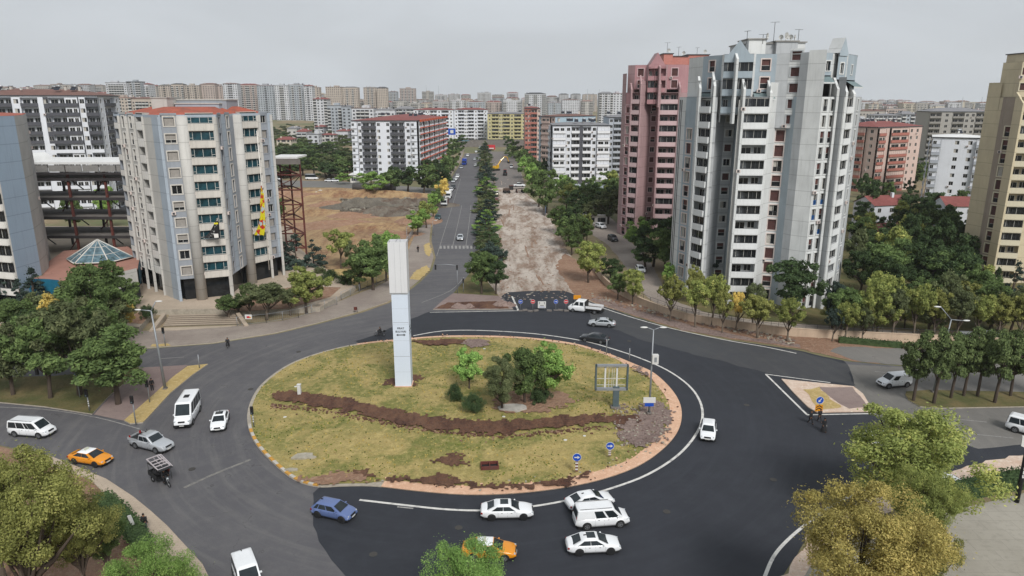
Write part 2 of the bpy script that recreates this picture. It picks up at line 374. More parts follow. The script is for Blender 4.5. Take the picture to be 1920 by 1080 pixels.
# service road and yards behind the wall
sheet('service_road', [(1085, 400), (1130, 396), (1170, 430), (1185, 455), (1215, 480), (1235, 520), (1252, 560), (1320, 585), (1420, 602), (1700, 622), (2100, 650), (2100, 668), (1700, 640), (1500, 618), (1400, 606), (1300, 590), (1235, 570), (1215, 560), (1195, 530), (1165, 490), (1140, 460), (1110, 440)], .03, m_pave, rag=.2)
sheet('garden_ground', [(1235, 560), (1260, 470), (1270, 380), (1700, 380), (2500, 420), (2500, 640), (1700, 618), (1500, 610), (1400, 598), (1300, 582)], .026, m_dgrass)
# vacant lot
LOT = [(515, 352), (640, 352), (700, 356), (790, 362), (835, 376), (818, 395), (806, 430), (785, 440), (765, 470), (730, 500), (640, 505), (520, 505)]
sheet('vacant_lot', LOT, .03, m_lotsoil, rag=.8, step=3)
sheet('lot_street', [(515, 338), (640, 340), (800, 352), (835, 360), (835, 372), (760, 362), (640, 352), (515, 350)], .034, m_road)
def heap(name, pxy, rx, ry, h, mat, seed, label=None, cat=None, kind='structure', grp=None, n=26, z=0):
    rnd = random.Random(seed); x0, y0 = G(*pxy); mb = MB(); rows = []
    for i in range(n+1):
        row = []
        for j in range(n+1):
            u, v = i/n*2-1, j/n*2-1; d = math.hypot(u, v); e = max(0, 1-d)
            q = math.sin(u*5+seed)*.2+math.sin(v*7+seed*2)*.2+rnd.uniform(-.22, .22)
            row.append((x0+u*rx, y0+v*ry, z+(max(0, h*min(1, e*2)*(.75+q)) if e > 0 else -.1)))
        rows.append(row)
    mb.grid(rows, mat, smooth=False); o = mb.build(name); o['kind'] = kind
    if label: tag(o, label, cat, grp)
    return o
m_heapd = soil_mat('dark_heap_soil', '5d4f45', '6d5a4c', '463a33', .5, .8, '7d776c'); m_heapg = soil_mat('grey_heap', '7d776c', '6b655b', '5a554c', .6, .8)
heap('rubble', (690, 388), 18, 9, 2.6, m_heapg, 2, kind='stuff'); heap('dug_soil', (745, 385), 24, 10, 2.6, m_heapd, 5, kind='stuff')
heap('earth_bank', (650, 366), 42, 7, 1.8, m_lotsoil, 7, kind='stuff'); heap('earth_bank', (560, 366), 25, 7, 1.6, m_bank, 9, kind='stuff'); heap('earth_bank', (785, 415), 8, 9, 1.2, m_bank, 11, kind='stuff')
for hx_, hy_, rr_, hh_, mm_, sd_ in ((720, 400, 14, 1.6, m_heapd, 21), (665, 405, 10, 1.0, m_bank, 22), (775, 395, 9, 1.5, m_heapd, 23), (700, 425, 12, .8, m_lotsoil, 24), (640, 420, 12, .9, m_bank, 25), (590, 400, 12, 1.1, m_lotsoil, 26), (620, 385, 9, 1.3, m_bank, 27), (745, 440, 9, .7, m_bank, 28), (560, 425, 12, .9, m_bank, 29), (680, 455, 13, .7, m_lotsoil, 30)): heap('earth_bank', (hx_, hy_), rr_, rr_*.6, hh_, mm_, sd_, kind='stuff')
heap('pale_rubble', (595, 365), 4, 3, 1.6, M('pale_rubble', 'a9a294', .9, .3, 1), 12, kind='stuff', n=12)
# pavements (raised)
KP = .14
def pavement(name, pts, mat, z=KP, rag=0): return sheet(name, pts, z, mat, z0=0, side=m_kerb, rag=rag)
pavement('north_pavement', [(-700, 640), (0, 640), (200, 640), (250, 622), (273, 622), (333, 621), (433, 614), (533, 602), (583, 589), (655, 558), (705, 539), (730, 526), (748, 500), (767, 467), (781, 433), (800, 417), (806, 400), (816, 372), (834, 340), (852, 308), (862, 290), (868, 264), (875, 264), (868, 290), (858, 311), (839, 341), (820, 378), (811, 401), (808, 425), (805, 452), (813, 483), (806, 507), (786, 526), (769, 540), (726, 567), (676, 584), (596, 606), (516, 625), (398, 644), (281, 653), (150, 656), (0, 656), (-700, 655)], m_pave)
sheet('straw_verge', [(785, 527), (808, 506), (800, 498), (780, 508), (768, 524)], .16, m_straw, rag=.3, step=.8)
sheet('straw_verge', [(805, 482), (810, 470), (804, 455), (795, 460), (797, 478)], .16, m_straw, rag=.3, step=.8)
sheet('straw_verge', [(283, 652), (320, 650), (318, 645), (286, 647)], .16, m_straw, rag=.2, step=.8)
PLZ = 1.0
plz = [(150, 612), (262, 624), (275, 610), (283, 598), (293, 591), (318, 590), (440, 588), (455, 592), (600, 586), (640, 562), (668, 545), (600, 505), (560, 470), (545, 430), (200, 430), (-300, 430), (-300, 600)]
sheet('plaza', plz, PLZ, m_plaza, z0=0, side=m_kerb)
sheet('plaza_soil', [(560, 520), (640, 505), (720, 505), (728, 522), (690, 538), (640, 556), (600, 545)], .18, m_straw, rag=.4)
sheet('planting_bed', [(-300, 470), (60, 470), (90, 520), (150, 540), (225, 560), (262, 590), (250, 615), (150, 610), (-300, 606)], PLZ+.02, m_dgrass)
sheet('dry_bed', [(268, 618), (283, 598), (292, 593), (262, 596), (235, 604), (240, 616)], PLZ+.024, m_bank, rag=.15)
sheet('olive_bed', [(430, 590), (455, 594), (545, 588), (620, 566), (640, 548), (560, 545), (460, 562), (425, 575)], PLZ+.02, m_bank)
# stairs down to the pavement, with side ramps
def steps():
    root = empty('stairs'); tag(root, 'wide pale concrete steps going up from the pavement to the tower plaza', 'stairs')
    a0, a1 = G(318, 590, 1), G(440, 588, 1); b0, b1 = G(300, 616, .1), G(452, 611, .1); mb = MB(); n = 6
    for i in range(n):
        t = i/n; t2 = (i+1)/n; zt = PLZ-(i)*.155-.01
        f = lambda p, q, t: (p[0]+(q[0]-p[0])*t, p[1]+(q[1]-p[1])*t)
        mb.prism([f(a0, b0, 0), f(a1, b1, 0), f(a1, b1, t2*.75), f(a0, b0, t2*.75)], .0, zt-i*.004, m_plaza, M('shaded_riser', '6f655a', .9, .15, 2))  # shading of the step fronts is put into a darker riser colour
    mb.build('treads', root)
    for p, q, nm in ((G(308, 590, 1), G(284, 622, .1), 'side_wall'), (G(446, 589, 1), G(462, 612, .1), 'side_wall')):
        mb = MB(); d = Vector((q[0]-p[0], q[1]-p[1])).normalized(); nrm = Vector((-d.y, d.x))*.35
        v = [(p[0]-nrm.x, p[1]-nrm.y, 0), (p[0]+nrm.x, p[1]+nrm.y, 0), (q[0]+nrm.x, q[1]+nrm.y, 0), (q[0]-nrm.x, q[1]-nrm.y, 0)]
        t_ = [(v[0][0], v[0][1], 1.25), (v[1][0], v[1][1], 1.25), (v[2][0], v[2][1], .35), (v[3][0], v[3][1], .35)]
        mb.face(t_, m_plaza)
        for i in range(4):
            j = (i+1) % 4; mb.face([v[i], v[j], t_[j], t_[i]], m_plaza)
        mb.build(nm, root)
steps()
sheet('steps_landing', [(300, 616), (452, 611), (440, 613), (433, 614), (333, 621), (275, 622)], KP+.01, m_plaza)
# islands
def island(name, pts, mat, z=.17, kw=.35, km=None, seed=1, sm=4):
    p = smooth_poly(GP(pts), sm) if sm else GP(pts)
    mb = MB(); ar = sum(p[i][0]*p[(i+1) % len(p)][1]-p[(i+1) % len(p)][0]*p[i][1] for i in range(len(p)))
    if ar < 0: p = p[::-1]
    inner = offset_line(p, kw); inner = inner
    mb.prism(p, 0, z-.02, km or m_kerb); k = mb.build(name+'_kerb'); struct(k)
    mb = MB(); mb.prism(inner, 0, z, mat); o = mb.build(name); struct(o); return p
ISL = [(465, 800), (467, 762), (490, 722), (540, 685), (600, 662), (668, 646), (740, 638), (830, 631), (930, 631), (1010, 636), (1080, 646), (1140, 664), (1190, 684), (1225, 700), (1256, 728), (1274, 756), (1278, 785), (1268, 815), (1240, 846), (1195, 876), (1130, 900), (1050, 917), (960, 927), (870, 929), (780, 922), (700, 913), (640, 913), (595, 914), (550, 900), (510, 868), (480, 835)]
isl = smooth_poly(GP(ISL), 5); ar = 0
if sum(isl[i][0]*isl[(i+1) % len(isl)][1]-isl[(i+1) % len(isl)][0]*isl[i][1] for i in range(len(isl))) < 0: isl = isl[::-1]
def closest(p): return min(range(len(isl)), key=lambda i: math.dist(isl[i], p))
mb = MB(); mb.prism(isl, 0, .12, m_kerb); struct(mb.build('island_base'))
mound = MB()
def inset(poly, d):
    k = len(poly); out = []
    for i in range(k):
        a, b = poly[i-1], poly[(i+1) % k]; l = math.dist(a, b) or 1
        out.append((poly[i][0]-(b[1]-a[1])/l*d, poly[i][1]+(b[0]-a[0])/l*d))
    return out
rnd = random.Random(4)
i_l0 = closest(G(668, 646)); i_l1 = closest(G(595, 914))     # left arc: plain kerb; right arc: wide salmon strip
def arc(i0, i1):
    out = []; i = i0
    while i != i1: out.append(i); i = (i+1) % len(isl)
    return out+[i1]
right_arc = arc(closest(G(720, 914)), i_l0); left_arc = arc(i_l0, closest(G(720, 914)))
if len([i for i in right_arc if isl[i][0] > 15]) == 0: right_arc, left_arc = arc(i_l0, closest(G(720, 914))), arc(closest(G(720, 914)), i_l0)
ra = set(right_arc)
wid = []
for i, p in enumerate(isl):
    if i in ra:
        base = 1.5 if (p[1] < 100 and p[0] > -4) or p[1] < 75 else .9
        if p[1] > 104: base = .8
        wid.append(base+rnd.uniform(-.15, .2))
    else: wid.append(.42)
wid = [(wid[i-1]+wid[i]+wid[(i+1) % len(wid)])/3 for i in range(len(wid))]
inn = []
for i in range(len(isl)):
    a, b = isl[i-1], isl[(i+1) % len(isl)]; l = math.dist(a, b) or 1
    inn.append((isl[i][0]-(b[1]-a[1])/l*wid[i], isl[i][1]+(b[0]-a[0])/l*wid[i]))
# grass top, gently domed
rows = []; cx = sum(p[0] for p in inn)/len(inn); cy = sum(p[1] for p in inn)/len(inn)
def GZ(x, y):
    best = 1e9
    for i in range(0, len(inn), 2):
        best = min(best, math.hypot(inn[i][0]-x, inn[i][1]-y))
    return .17+.55*sst(0, 12, best)
for f in (1, .985, .96, .92, .86, .78, .68, .56, .42, .28, .14, 0.01):
    rows.append([(cx+(p[0]-cx)*f, cy+(p[1]-cy)*f, 0) for p in inn])
rows = [[(x, y, (.14 if k == 0 else GZ(x, y)+rnd.uniform(-.02, .03))) for x, y, _ in r] for k, r in enumerate(rows)]
mb = MB(); mb.grid(rows, m_grass, closed=True); mb.face([rows[-1][i] for i in range(len(inn))], m_grass); struct(mb.build('island_lawn'))
mb = MB(); rl = sorted(ra, key=lambda i: (i-right_arc[0]) % len(isl)) if True else None
for a, b in zip(right_arc[:-1], right_arc[1:]):
    mb.face([(*isl[a], .15), (*isl[b], .15), (*inn[b], .17), (*inn[a], .17)], m_salmon)
    mb.face([(*isl[b], .15), (*isl[a], .15), (*isl[a], 0), (*isl[b], 0)], m_salmon)
struct(mb.build('salmon_kerb_bed'))
# painted kerb stones, white and yellow
m_ky = M('kerb_yellow', 'b98a3c', .8, .2, 3); m_kw = M('kerb_white', 'b0aba2', .8, .2, 3)
ka = min(arc(closest(G(465, 800)), closest(G(595, 914))), arc(closest(G(595, 914)), closest(G(465, 800))), key=len)
kpts = [isl[i] for i in ka]
tot = 0; dense = [kpts[0]]
for a, b in zip(kpts[:-1], kpts[1:]):
    d = math.dist(a, b); n = max(1, int(d/.95))
    for j in range(1, n+1): dense.append((a[0]+(b[0]-a[0])*j/n, a[1]+(b[1]-a[1])*j/n))
mbs = MB()
for i in range(len(dense)-1):
    a, b = dense[i], dense[i+1]; c = ((a[0]+b[0])/2, (a[1]+b[1])/2); an = math.atan2(b[1]-a[1], b[0]-a[0])
    nx, ny = -math.sin(an), math.cos(an); c = (c[0]+nx*.2, c[1]+ny*.2, .12)
    mbs.box(c, (math.dist(a, b)*.97, .34, .26), m_ky if i % 2 else m_kw, an)
struct(mbs.build('painted_kerb'))
def draped(name, pts, mat, z=.03, rag=.25, step=.7, kind='stuff', seed=3, lump=.12, px=True):
    """a lumpy patch lying on the island lawn"""
    p = ragged(GP(pts) if px else pts, rag, step, seed); rnd = random.Random(seed)
    from mathutils.geometry import tessellate_polygon
    from mathutils import noise as mno
    xs = [q[0] for q in p]; ys = [q[1] for q in p]; mb = MB(); st = .32
    def inside(x, y):
        c = False; j = len(p)-1
        for i in range(len(p)):
            if (p[i][1] > y) != (p[j][1] > y) and x < (p[j][0]-p[i][0])*(y-p[i][1])/(p[j][1]-p[i][1])+p[i][0]: c = not c
            j = i
        return c
    nx, ny = int((max(xs)-min(xs))/st)+2, int((max(ys)-min(ys))/st)+2; idx = {}
    def vert(i, j):
        if (i, j) not in idx:
            x, y = min(xs)+i*st, min(ys)+j*st; idx[(i, j)] = len(mb.v)
            mb.v.append((x+rnd.uniform(-.1, .1), y+rnd.uniform(-.1, .1), GZ(x, y)+z+lump*(.5+.5*mno.noise(Vector((x*.9, y*.9, seed))))+rnd.uniform(0, lump*.45)))
        return idx[(i, j)]
    for i in range(nx):
        for j in range(ny):
            cx_, cy_ = min(xs)+(i+.5)*st, min(ys)+(j+.5)*st; q_ = Vector((cx_*.8, cy_*.8, seed)); q2 = Vector((cx_*3, cy_*3, seed))
            if inside(cx_+mno.noise(q_)*.8+mno.noise(q2)*.6, cy_+mno.noise(q_+Vector((9, 3, 1)))*.8+mno.noise(q2+Vector((5, 5, 5)))*.5):
                mb.f.append((vert(i, j), vert(i+1, j), vert(i+1, j+1), vert(i, j+1))); mb.mi.append(mb.m(mat)); mb.sm.append(False)
    o = mb.build(name); o['kind'] = kind; return o
draped('dug_trench_soil', [(510, 742), (530, 738), (580, 745), (640, 757), (700, 771), (760, 786), (810, 793), (880, 799), (960, 800), (1020, 797), (1080, 789), (1150, 786), (1200, 784), (1200, 795), (1150, 800), (1080, 806), (1000, 818), (930, 828), (870, 822), (800, 816), (740, 806), (690, 793), (640, 781), (590, 771), (540, 760), (515, 753)], m_trench, lump=.22)
draped('mauve_rubble', [(1150, 792), (1200, 783), (1200, 765), (1215, 756), (1245, 758), (1256, 775), (1252, 805), (1235, 828), (1205, 842), (1180, 838), (1160, 822)], m_rubs, lump=.14, seed=6)
draped('broken_earth', [(560, 905), (640, 885), (690, 895), (690, 908), (640, 910), (600, 912)], m_bank, seed=8)
draped('broken_earth', [(690, 900), (760, 908), (850, 918), (870, 908), (840, 898), (820, 893), (800, 900)], m_trench, seed=9, lump=.25)
draped('broken_earth', [(820, 862), (870, 858), (875, 868), (858, 880), (835, 876), (800, 872)], m_trench, seed=10, lump=.1, rag=.5)
draped('broken_earth', [(650, 892), (660, 884), (690, 886), (700, 900)], m_trench, seed=12, lump=.15, rag=.4)
draped('broken_earth', [(875, 908), (960, 914), (1060, 903), (1120, 888), (1115, 893), (1060, 910), (960, 921), (880, 920)], m_trench, seed=14, lump=.2)
draped('broken_earth', [(770, 642), (830, 640), (875, 640), (860, 652), (800, 652)], m_trench, seed=16, lump=.2)
draped('broken_earth', [(862, 640), (915, 639), (918, 652), (880, 660)], m_rubs, seed=17, lump=.15)
draped('broken_earth', [(720, 732), (770, 734), (792, 722), (790, 714), (760, 712), (725, 722)], m_trench, seed=18, lump=.06)
draped('broken_earth', [(1180, 686), (1210, 700), (1216, 710), (1196, 702)], m_rubs, seed=19, lump=.25)
draped('broken_earth', [(925, 745), (1060, 745), (1080, 765), (1020, 785), (930, 782)], m_bank, seed=20, lump=.1)
# crossing strip, medians
sheet('left_median', [(-900, 712), (-300, 710), (0, 709), (100, 707), (170, 700), (262, 690), (236, 718), (204, 745), (173, 778), (83, 764), (0, 756), (-300, 745), (-900, 740)], .17, m_dgrass, z0=0, side=m_kerb)
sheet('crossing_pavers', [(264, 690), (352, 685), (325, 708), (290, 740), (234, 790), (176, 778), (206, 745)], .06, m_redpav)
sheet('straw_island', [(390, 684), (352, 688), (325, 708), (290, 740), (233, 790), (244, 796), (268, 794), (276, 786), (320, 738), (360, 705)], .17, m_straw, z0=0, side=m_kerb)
sheet('east_median', [(1697, 742), (1699, 736), (1740, 733), (1920, 737), (2600, 748), (2600, 772), (1920, 764), (1760, 767), (1725, 764), (1703, 752)], .17, m_dgrass, z0=0, side=m_kerb)
sheet('triangle_island', [(1465, 712), (1500, 716), (1600, 726), (1618, 740), (1630, 760), (1640, 773), (1560, 774), (1532, 775), (1515, 765), (1488, 738)], .16, m_palesal, z0=0, side=m_palesal)
sheet('triangle_paving', [(1536, 728), (1598, 728), (1612, 745), (1628, 766), (1590, 768), (1560, 750)], .17, m_redpav, rag=.1)
sheet('triangle_grass', [(1508, 733), (1536, 728), (1556, 750), (1580, 766), (1540, 770), (1528, 760)], .172, m_straw, rag=.2, step=.8)
sheet('median_nose', [(812, 581), (830, 565), (850, 551), (885, 553), (935, 556), (948, 568), (962, 580), (900, 581)], .15, m_redpav, z0=0, side=m_kerb)
sheet('median_soil', [(815, 580), (838, 569), (880, 567), (940, 566), (952, 577), (955, 580), (900, 580)], .17, m_trench, rag=.2, step=.6)
sheet('median_strip', [(850, 551), (868, 530), (890, 500), (899, 470), (897, 440), (896, 400), (897, 350), (901, 300), (904, 264), (906, 264), (908, 300), (912, 360), (912, 430), (912, 490), (915, 530), (935, 556), (885, 553)], .15, m_dgrass, z0=0, side=m_kerb)
for px_, s_ in (((945, 573), 3), ((868, 577), 4)): heap('median_rubble', px_, 2.6, 1.4, .8, m_rubs, s_, kind='stuff', n=10)
# bottom left pavement and soil, bottom right car park
pavement('corner_pavement', [(90, 855), (153, 880), (200, 900), (250, 933), (283, 960), (313, 987), (337, 1013), (380, 1060), (400, 1100), (440, 1150), (520, 1250), (430, 1260), (330, 1100), (255, 998), (213, 947), (170, 900), (140, 890), (80, 870)], m_plaza)
sheet('corner_soil', [(-600, 850), (0, 838), (90, 858), (140, 890), (170, 900), (213, 947), (255, 998), (330, 1100), (430, 1260), (-600, 1400)], .03, m_bank)
sheet('car_park', [(1480, 1120), (1520, 1040), (1620, 985), (1760, 960), (1840, 945), (1920, 925), (2500, 900), (2500, 1400), (1400, 1400)], .03, m_lot)
sheet('salmon_verge', [(1467, 1085), (1517, 1003), (1567, 972), (1627, 932), (1700, 906), (1780, 887), (1837, 868), (1870, 862), (1920, 853), (2400, 851), (2400, 895), (1920, 893), (1850, 900), (1790, 915), (1680, 950), (1590, 990), (1530, 1040), (1490, 1110)], .046, m_palesal, rag=.3, step=.9)
# ---- painted lines ----
def line(px, wd=.18, z=.052, sm=4, mat=m_white, name='lane_line'):
    p = GP(px); p = smooth_poly(p, sm, False) if len(px) > 2 else p
    return band(name, p, wd, z, mat)
line([(674, 938), (760, 948), (840, 956), (915, 957.5), (1000, 950), (1075, 936), (1150, 915), (1215, 890), (1270, 855), (1303, 818), (1317, 785), (1312, 752), (1290, 722), (1250, 694), (1200, 672), (1150, 655), (1090, 639), (1000, 626), (900, 620), (830, 621), (775, 630)], .3)
line([(1433, 1084), (1450, 1045), (1475, 1015), (1510, 985), (1567, 945), (1625, 918)], .3)
line([(806, 586), (900, 584.5), (972, 583)], .22); line([(960, 556), (972, 583)], .35)
line([(1080, 556), (1107, 569), (1173, 592), (1262, 617), (1360, 638), (1430, 650), (1493, 663)], .25)
line([(1435, 702), (1557, 718)], .22, sm=1); line([(1436, 702.5), (1513, 778)], .28); line([(1512, 778.5), (1640, 776)], .25)
line([(745, 951), (775, 954)], .2, mat=m_paintold)
line([(819, 480), (832, 438), (847, 390), (856, 360), (864, 335)], .12, .03, mat=m_paintold)
for q in ([(849, 461), (860, 413), (866, 385)], [(873, 465), (880, 415), (883, 385)]): line(q, .12, .03, mat=m_paintold)
for i in range(10): line([(826+i*7.2, 461), (826.4+i*7.2, 466.5)], .55, .03, mat=m_paintold)
line([(822, 459.6), (898, 460)], .15, .03, mat=m_paintold)
for q in ([(870, 520), (845, 545), (790, 568)], [(300, 673), (345, 670)], [(-50, 762), (80, 768), (180, 783), (262, 805)], [(260, 690), (348, 686)], [(1640, 697), (1700, 702)], [(1760, 783), (1850, 792)], [(1780, 810), (1900, 822)]): line(q, .14, .045, mat=m_paintold)
line([(345, 915), (400, 890), (470, 862)], .35, .03, mat=M('scraped_asphalt', '777570', .9, .3, 4, dirt='5a595c'), name='road_scrape')
for i, (px, py) in enumerate(((470, 730), (360, 880), (1400, 760), (860, 990), (560, 660), (1250, 960), (1450, 900), (700, 1040), (1180, 640))):
    x, y = G(px, py); q = MB(); q.tube([(x, y, .03), (x, y, .058)], .36, M('manhole_iron', '3a3835', .7, .2, 6), 16, smooth=False); o = q.build('manhole_cover'); tag(o, f'round iron manhole cover in the road, {ORD[i]} of nine', 'manhole cover', 'manhole covers in the junction')
# ======================= BUILDINGS =======================
G_dark = glassm('dark_glass', (.012, .014, .016)); G_blue = glassm('blue_green_glass', (.010, .040, .052), .06); G_grey = glassm('grey_glass', (.05, .055, .06), .15)
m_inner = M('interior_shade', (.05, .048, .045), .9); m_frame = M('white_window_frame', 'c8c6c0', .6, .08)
m_shut = M('brown_shutter', '54302c', .7, .25, 3); m_shutg = M('grey_shutter', '8f8a84', .7, .12, 2); m_rail = M('dark_rail', '3a3c40', .6); m_railb = M('blue_rail', '1f5c9c', .6)
m_curt = M('curtain', 'a8a49c', .9, .2, 3); m_yel = M('yellow_cloth', 'd6c81e', .8, .1)
_wm = {}
def winmesh(w, h, st, frame=m_frame, glass=None, dep=.2):
    k = (round(w, 2), round(h, 2), st, frame.name, glass.name if glass else '')
    if k in _wm: return _wm[k]
    mb = MB(); g = glass or G_dark; y = dep; f = .06
    def quad(x0, x1, z0, z1, yy, m): mb.face([(x0, yy, z0), (x1, yy, z0), (x1, yy, z1), (x0, yy, z1)], m)
    def bar(x, z, wx, hz, m=frame, yy=y-.03): mb.box((x, yy, z), (wx, .06, hz), m)
    quad(0, w, 0, h, y, g)
    if st in ('plain', 'curtain'):
        for x in (f/2, w-f/2, w/2): bar(x, h/2, f, h)
        bar(w/2, f/2, w, f); bar(w/2, h-f/2, w, f)
        if st == 'curtain': quad(f, w*.45, f, h-f, y-.01, m_curt)
    elif st == 'shutter': quad(0, w, 0, h, y-.04, m_shut); [bar(w/2, h*i/8, w, .02, m_rail, y-.05) for i in range(1, 8)]
    elif st == 'half':
        quad(0, w, h*.45, h, y-.05, m_shut)
        bar(w/2, h*.45, w, .05)
        for i in range(7): bar(w*(i+.5)/7, h*.2, .025, h*.4, m_rail, y-.12)
        bar(w/2, h*.4, w, .05, m_rail, y-.12)
    elif st in ('balconette', 'balconetteb', 'yellow'):
        for x in (f/2, w-f/2, w/2): bar(x, h/2, f, h)
        mm = {'balconette': m_rail, 'balconetteb': m_railb, 'yellow': m_yel}[st]
        if st == 'yellow': quad(0.02, w-.02, .02, h*.45, y-.2, mm)
        else:
            for i in range(8): bar(w*(i+.5)/8, h*.2, .04, h*.4, mm, y-.14)
            bar(w/2, h*.4, w, .06, mm, y-.14)
        quad(f, w*.4, h*.42, h-f, y-.01, m_curt)
    elif st in ('strip', 'stripd'):
        n = 4
        xs = [0, w*.18, w*.5, w*.82, w]
        for x in xs: bar(min(max(x, f/2), w-f/2), h/2, f, h)
        bar(w/2, f/2, w, f); bar(w/2, h-f/2, w, f, m_rail); bar(w*.09, h*.28, w*.18, f); bar(w*.91, h*.28, w*.18, f)
    elif st == 'blocked':
        quad(0, w, 0, h, y-.05, m_shutg)
        for x in (f, w-f): bar(x, h/2, f, h, m_rail, y-.07)
        bar(w/2, h-f, w, f, m_rail, y-.07)
    elif st == 'blockhalf':
        quad(0, w, h*.4, h, y-.05, m_shutg); bar(w/2, h*.2, f, h*.4); bar(w/2, h*.05, w, f); bar(w/2, h*.4, w, f)
    elif st == 'glazed':
        n = max(3, int(w/.7))
        for i in range(n+1): bar(w*i/n, h/2, .045, h, frame if i % 2 else m_rail)
        bar(w/2, h-.03, w, .06); quad(0, w*.3, 0, h, y-.012, G_grey)
    elif st == 'tiny':
        bar(w/2, h/2, f, h)
    me = mb.mesh('window'); _wm[k] = me; return me
_bm = {}
def balcmesh(w, mat, h=1.05, d=.35, cap=True):
    k = (round(w, 2), mat.name, h, d)
    if k in _bm: return _bm[k]
    mb = MB(); mb.box((w/2, -d/2+.05, h/2), (w, d+.1, h), mat); 
    if cap: mb.box((w/2, -d/2, h+.03), (w*.99, .05, .05), m_rail); mb.box((w/2, -d/2+.05, -.06), (w*.98, d+.06, .12), mat)
    me = mb.mesh('balcony'); _bm[k] = me; return me
class Bld:
    def __init__(s, name, label, cat, loc, group=None, wcap=100, bcap=100):
        s.root = empty(name, (*loc, 0)); tag(s.root, label, cat, group); s.o = loc; s.wall = MB(); s.wins = []; s.bals = []; s.fins = []; s.wcap, s.bcap = wcap, bcap
    def L(s, p): return (p[0]-s.o[0], p[1]-s.o[1])
    def q(s, a, b, z0, z1, mat): s.wall.face([(*a, z0), (*b, z0), (*b, z1), (*a, z1)], mat)
    def strip(s, p0, p1, z0, z1, fh, kind, mat, styles=('plain',), ww=1.4, wh=1.4, sill=.9, mat2=None, dep=.25, off=0, rec=1.3, glass=None, surround=None, ph=1.05, bd=.35, rnd=random, base=None, ptop=.0, frame=m_frame, gl=('glazed', 'open', 'open')):
        a, b = s.L(p0), s.L(p1); l = math.dist(a, b)
        if l < .05: return
        d = ((b[0]-a[0])/l, (b[1]-a[1])/l); n = (d[1], -d[0]); rz = math.atan2(d[1], d[0]); mat2 = mat2 or mat
        if off: a = (a[0]+n[0]*off, a[1]+n[1]*off); b = (b[0]+n[0]*off, b[1]+n[1]*off)
        P = lambda x, y=0: (a[0]+d[0]*x-n[0]*y, a[1]+d[1]*x-n[1]*y)
        if kind == 'blank': s.q(a, b, z0, z1, mat); return
        nf = max(1, round((z1-z0)/fh)); zt = z0+nf*fh
        if kind == 'win' or kind == 'win2':
            m_ = 2 if kind == 'win2' else 1; cell = l/m_; w_ = min(ww, cell*.86)
            for i in range(nf):
                zb = z0+i*fh; s.q(a, b, zb, zb+sill, mat); s.q(a, b, zb+sill+wh, zb+fh, mat)
                x = 0
                for c in range(m_):
                    x0 = c*cell+(cell-w_)/2; x1 = x0+w_
                    s.q(P(x), P(x0), zb+sill, zb+sill+wh, mat); x = x1
                    z_0, z_1 = zb+sill, zb+sill+wh
                    s.wall.face([(*P(x0), z_0), (*P(x0, dep), z_0), (*P(x0, dep), z_1), (*P(x0), z_1)], mat2)
                    s.wall.face([(*P(x1), z_0), (*P(x1), z_1), (*P(x1, dep), z_1), (*P(x1, dep), z_0)], mat2)
                    s.wall.face([(*P(x0), z_1), (*P(x0, dep), z_1), (*P(x1, dep), z_1), (*P(x1), z_1)], mat2)
                    s.wall.face([(*P(x0), z_0), (*P(x1), z_0), (*P(x1, dep), z_0), (*P(x0, dep), z_0)], mat2)
                    if surround:
                        for xx, zz, sx, sz in (((x0+x1)/2, z_1+.1, w_+.4, .2), ((x0+x1)/2, z_0-.08, w_+.4, .16), (x0-.1, (z_0+z_1)/2, .2, wh-.002), (x1+.1, (z_0+z_1)/2, .2, wh-.002)):
                            c2 = P(xx, -.04); s.wall.box((*c2, zz), (sx, .08, sz), surround, rz)
                    st = rnd.choice(styles); s.wins.append((winmesh(w_, wh, st, frame, glass, dep), (*P(x0), z_0), rz))
                s.q(P(x), b, zb+sill, zb+sill+wh, mat)
        elif kind == 'balc':
            for i in range(nf):
                zb = z0+i*fh
                s.wall.box((*P(l/2, rec/2), zb-.09), (l, rec, .18), mat2, rz)
                s.q(P(0, rec), P(l, rec), zb, zb+fh, mat2)
                s.q(P(0, 0), P(0, rec), zb, zb+fh, mat2); s.q(P(l, rec), P(l, 0), zb, zb+fh, mat2)
                s.bals.append((balcmesh(l*.985, mat, ph, bd), (*P(l*.0075), zb), rz))
                g_ = rnd.choice(gl); hh = fh-ph-.3
                if g_ == 'glazed': s.wins.append((winmesh(l*.97, hh, 'glazed', frame, glass), (*P(l*.015, .0), zb+ph+.06), rz))
                elif g_ == 'strip': s.wins.append((winmesh(l*.97, hh, 'strip', frame, glass), (*P(l*.015, -.1), zb+ph+.06), rz))
                else:
                    s.wins.append((winmesh(l*.42, fh*.74, 'plain', frame, glass, .02), (*P(l*.08, rec-.05), zb+.05), rz))
                    if l > 3.2: s.wins.append((winmesh(l*.3, fh*.45, 'plain', frame, glass, .02), (*P(l*.6, rec-.05), zb+.95), rz))
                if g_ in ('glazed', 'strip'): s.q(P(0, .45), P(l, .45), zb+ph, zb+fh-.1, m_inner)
            s.wall.box((*P(l/2, rec/2), zt-.05), (l, rec, .1), mat2, rz)
        if zt < z1-.01: s.q(a, b, zt, z1, mat)
    def fin(s, p, dirn, z0, z1, mat, out=.7, inn=.3, th=.35, slope=0):
        """thin vertical fin at p standing out along dirn; the top slopes down outwards by slope"""
        p = s.L(p); x, y = dirn; mb = MB(); t = (-y*th/2, x*th/2)
        A = (p[0]-x*inn, p[1]-y*inn); B = (p[0]+x*out, p[1]+y*out)
        v = [(A[0]-t[0], A[1]-t[1]), (B[0]-t[0], B[1]-t[1]), (B[0]+t[0], B[1]+t[1]), (A[0]+t[0], A[1]+t[1])]
        tp = [z1, z1-slope, z1-slope, z1]
        mb.face([(*v[i], tp[i]) for i in (0, 1, 2, 3)], mat)
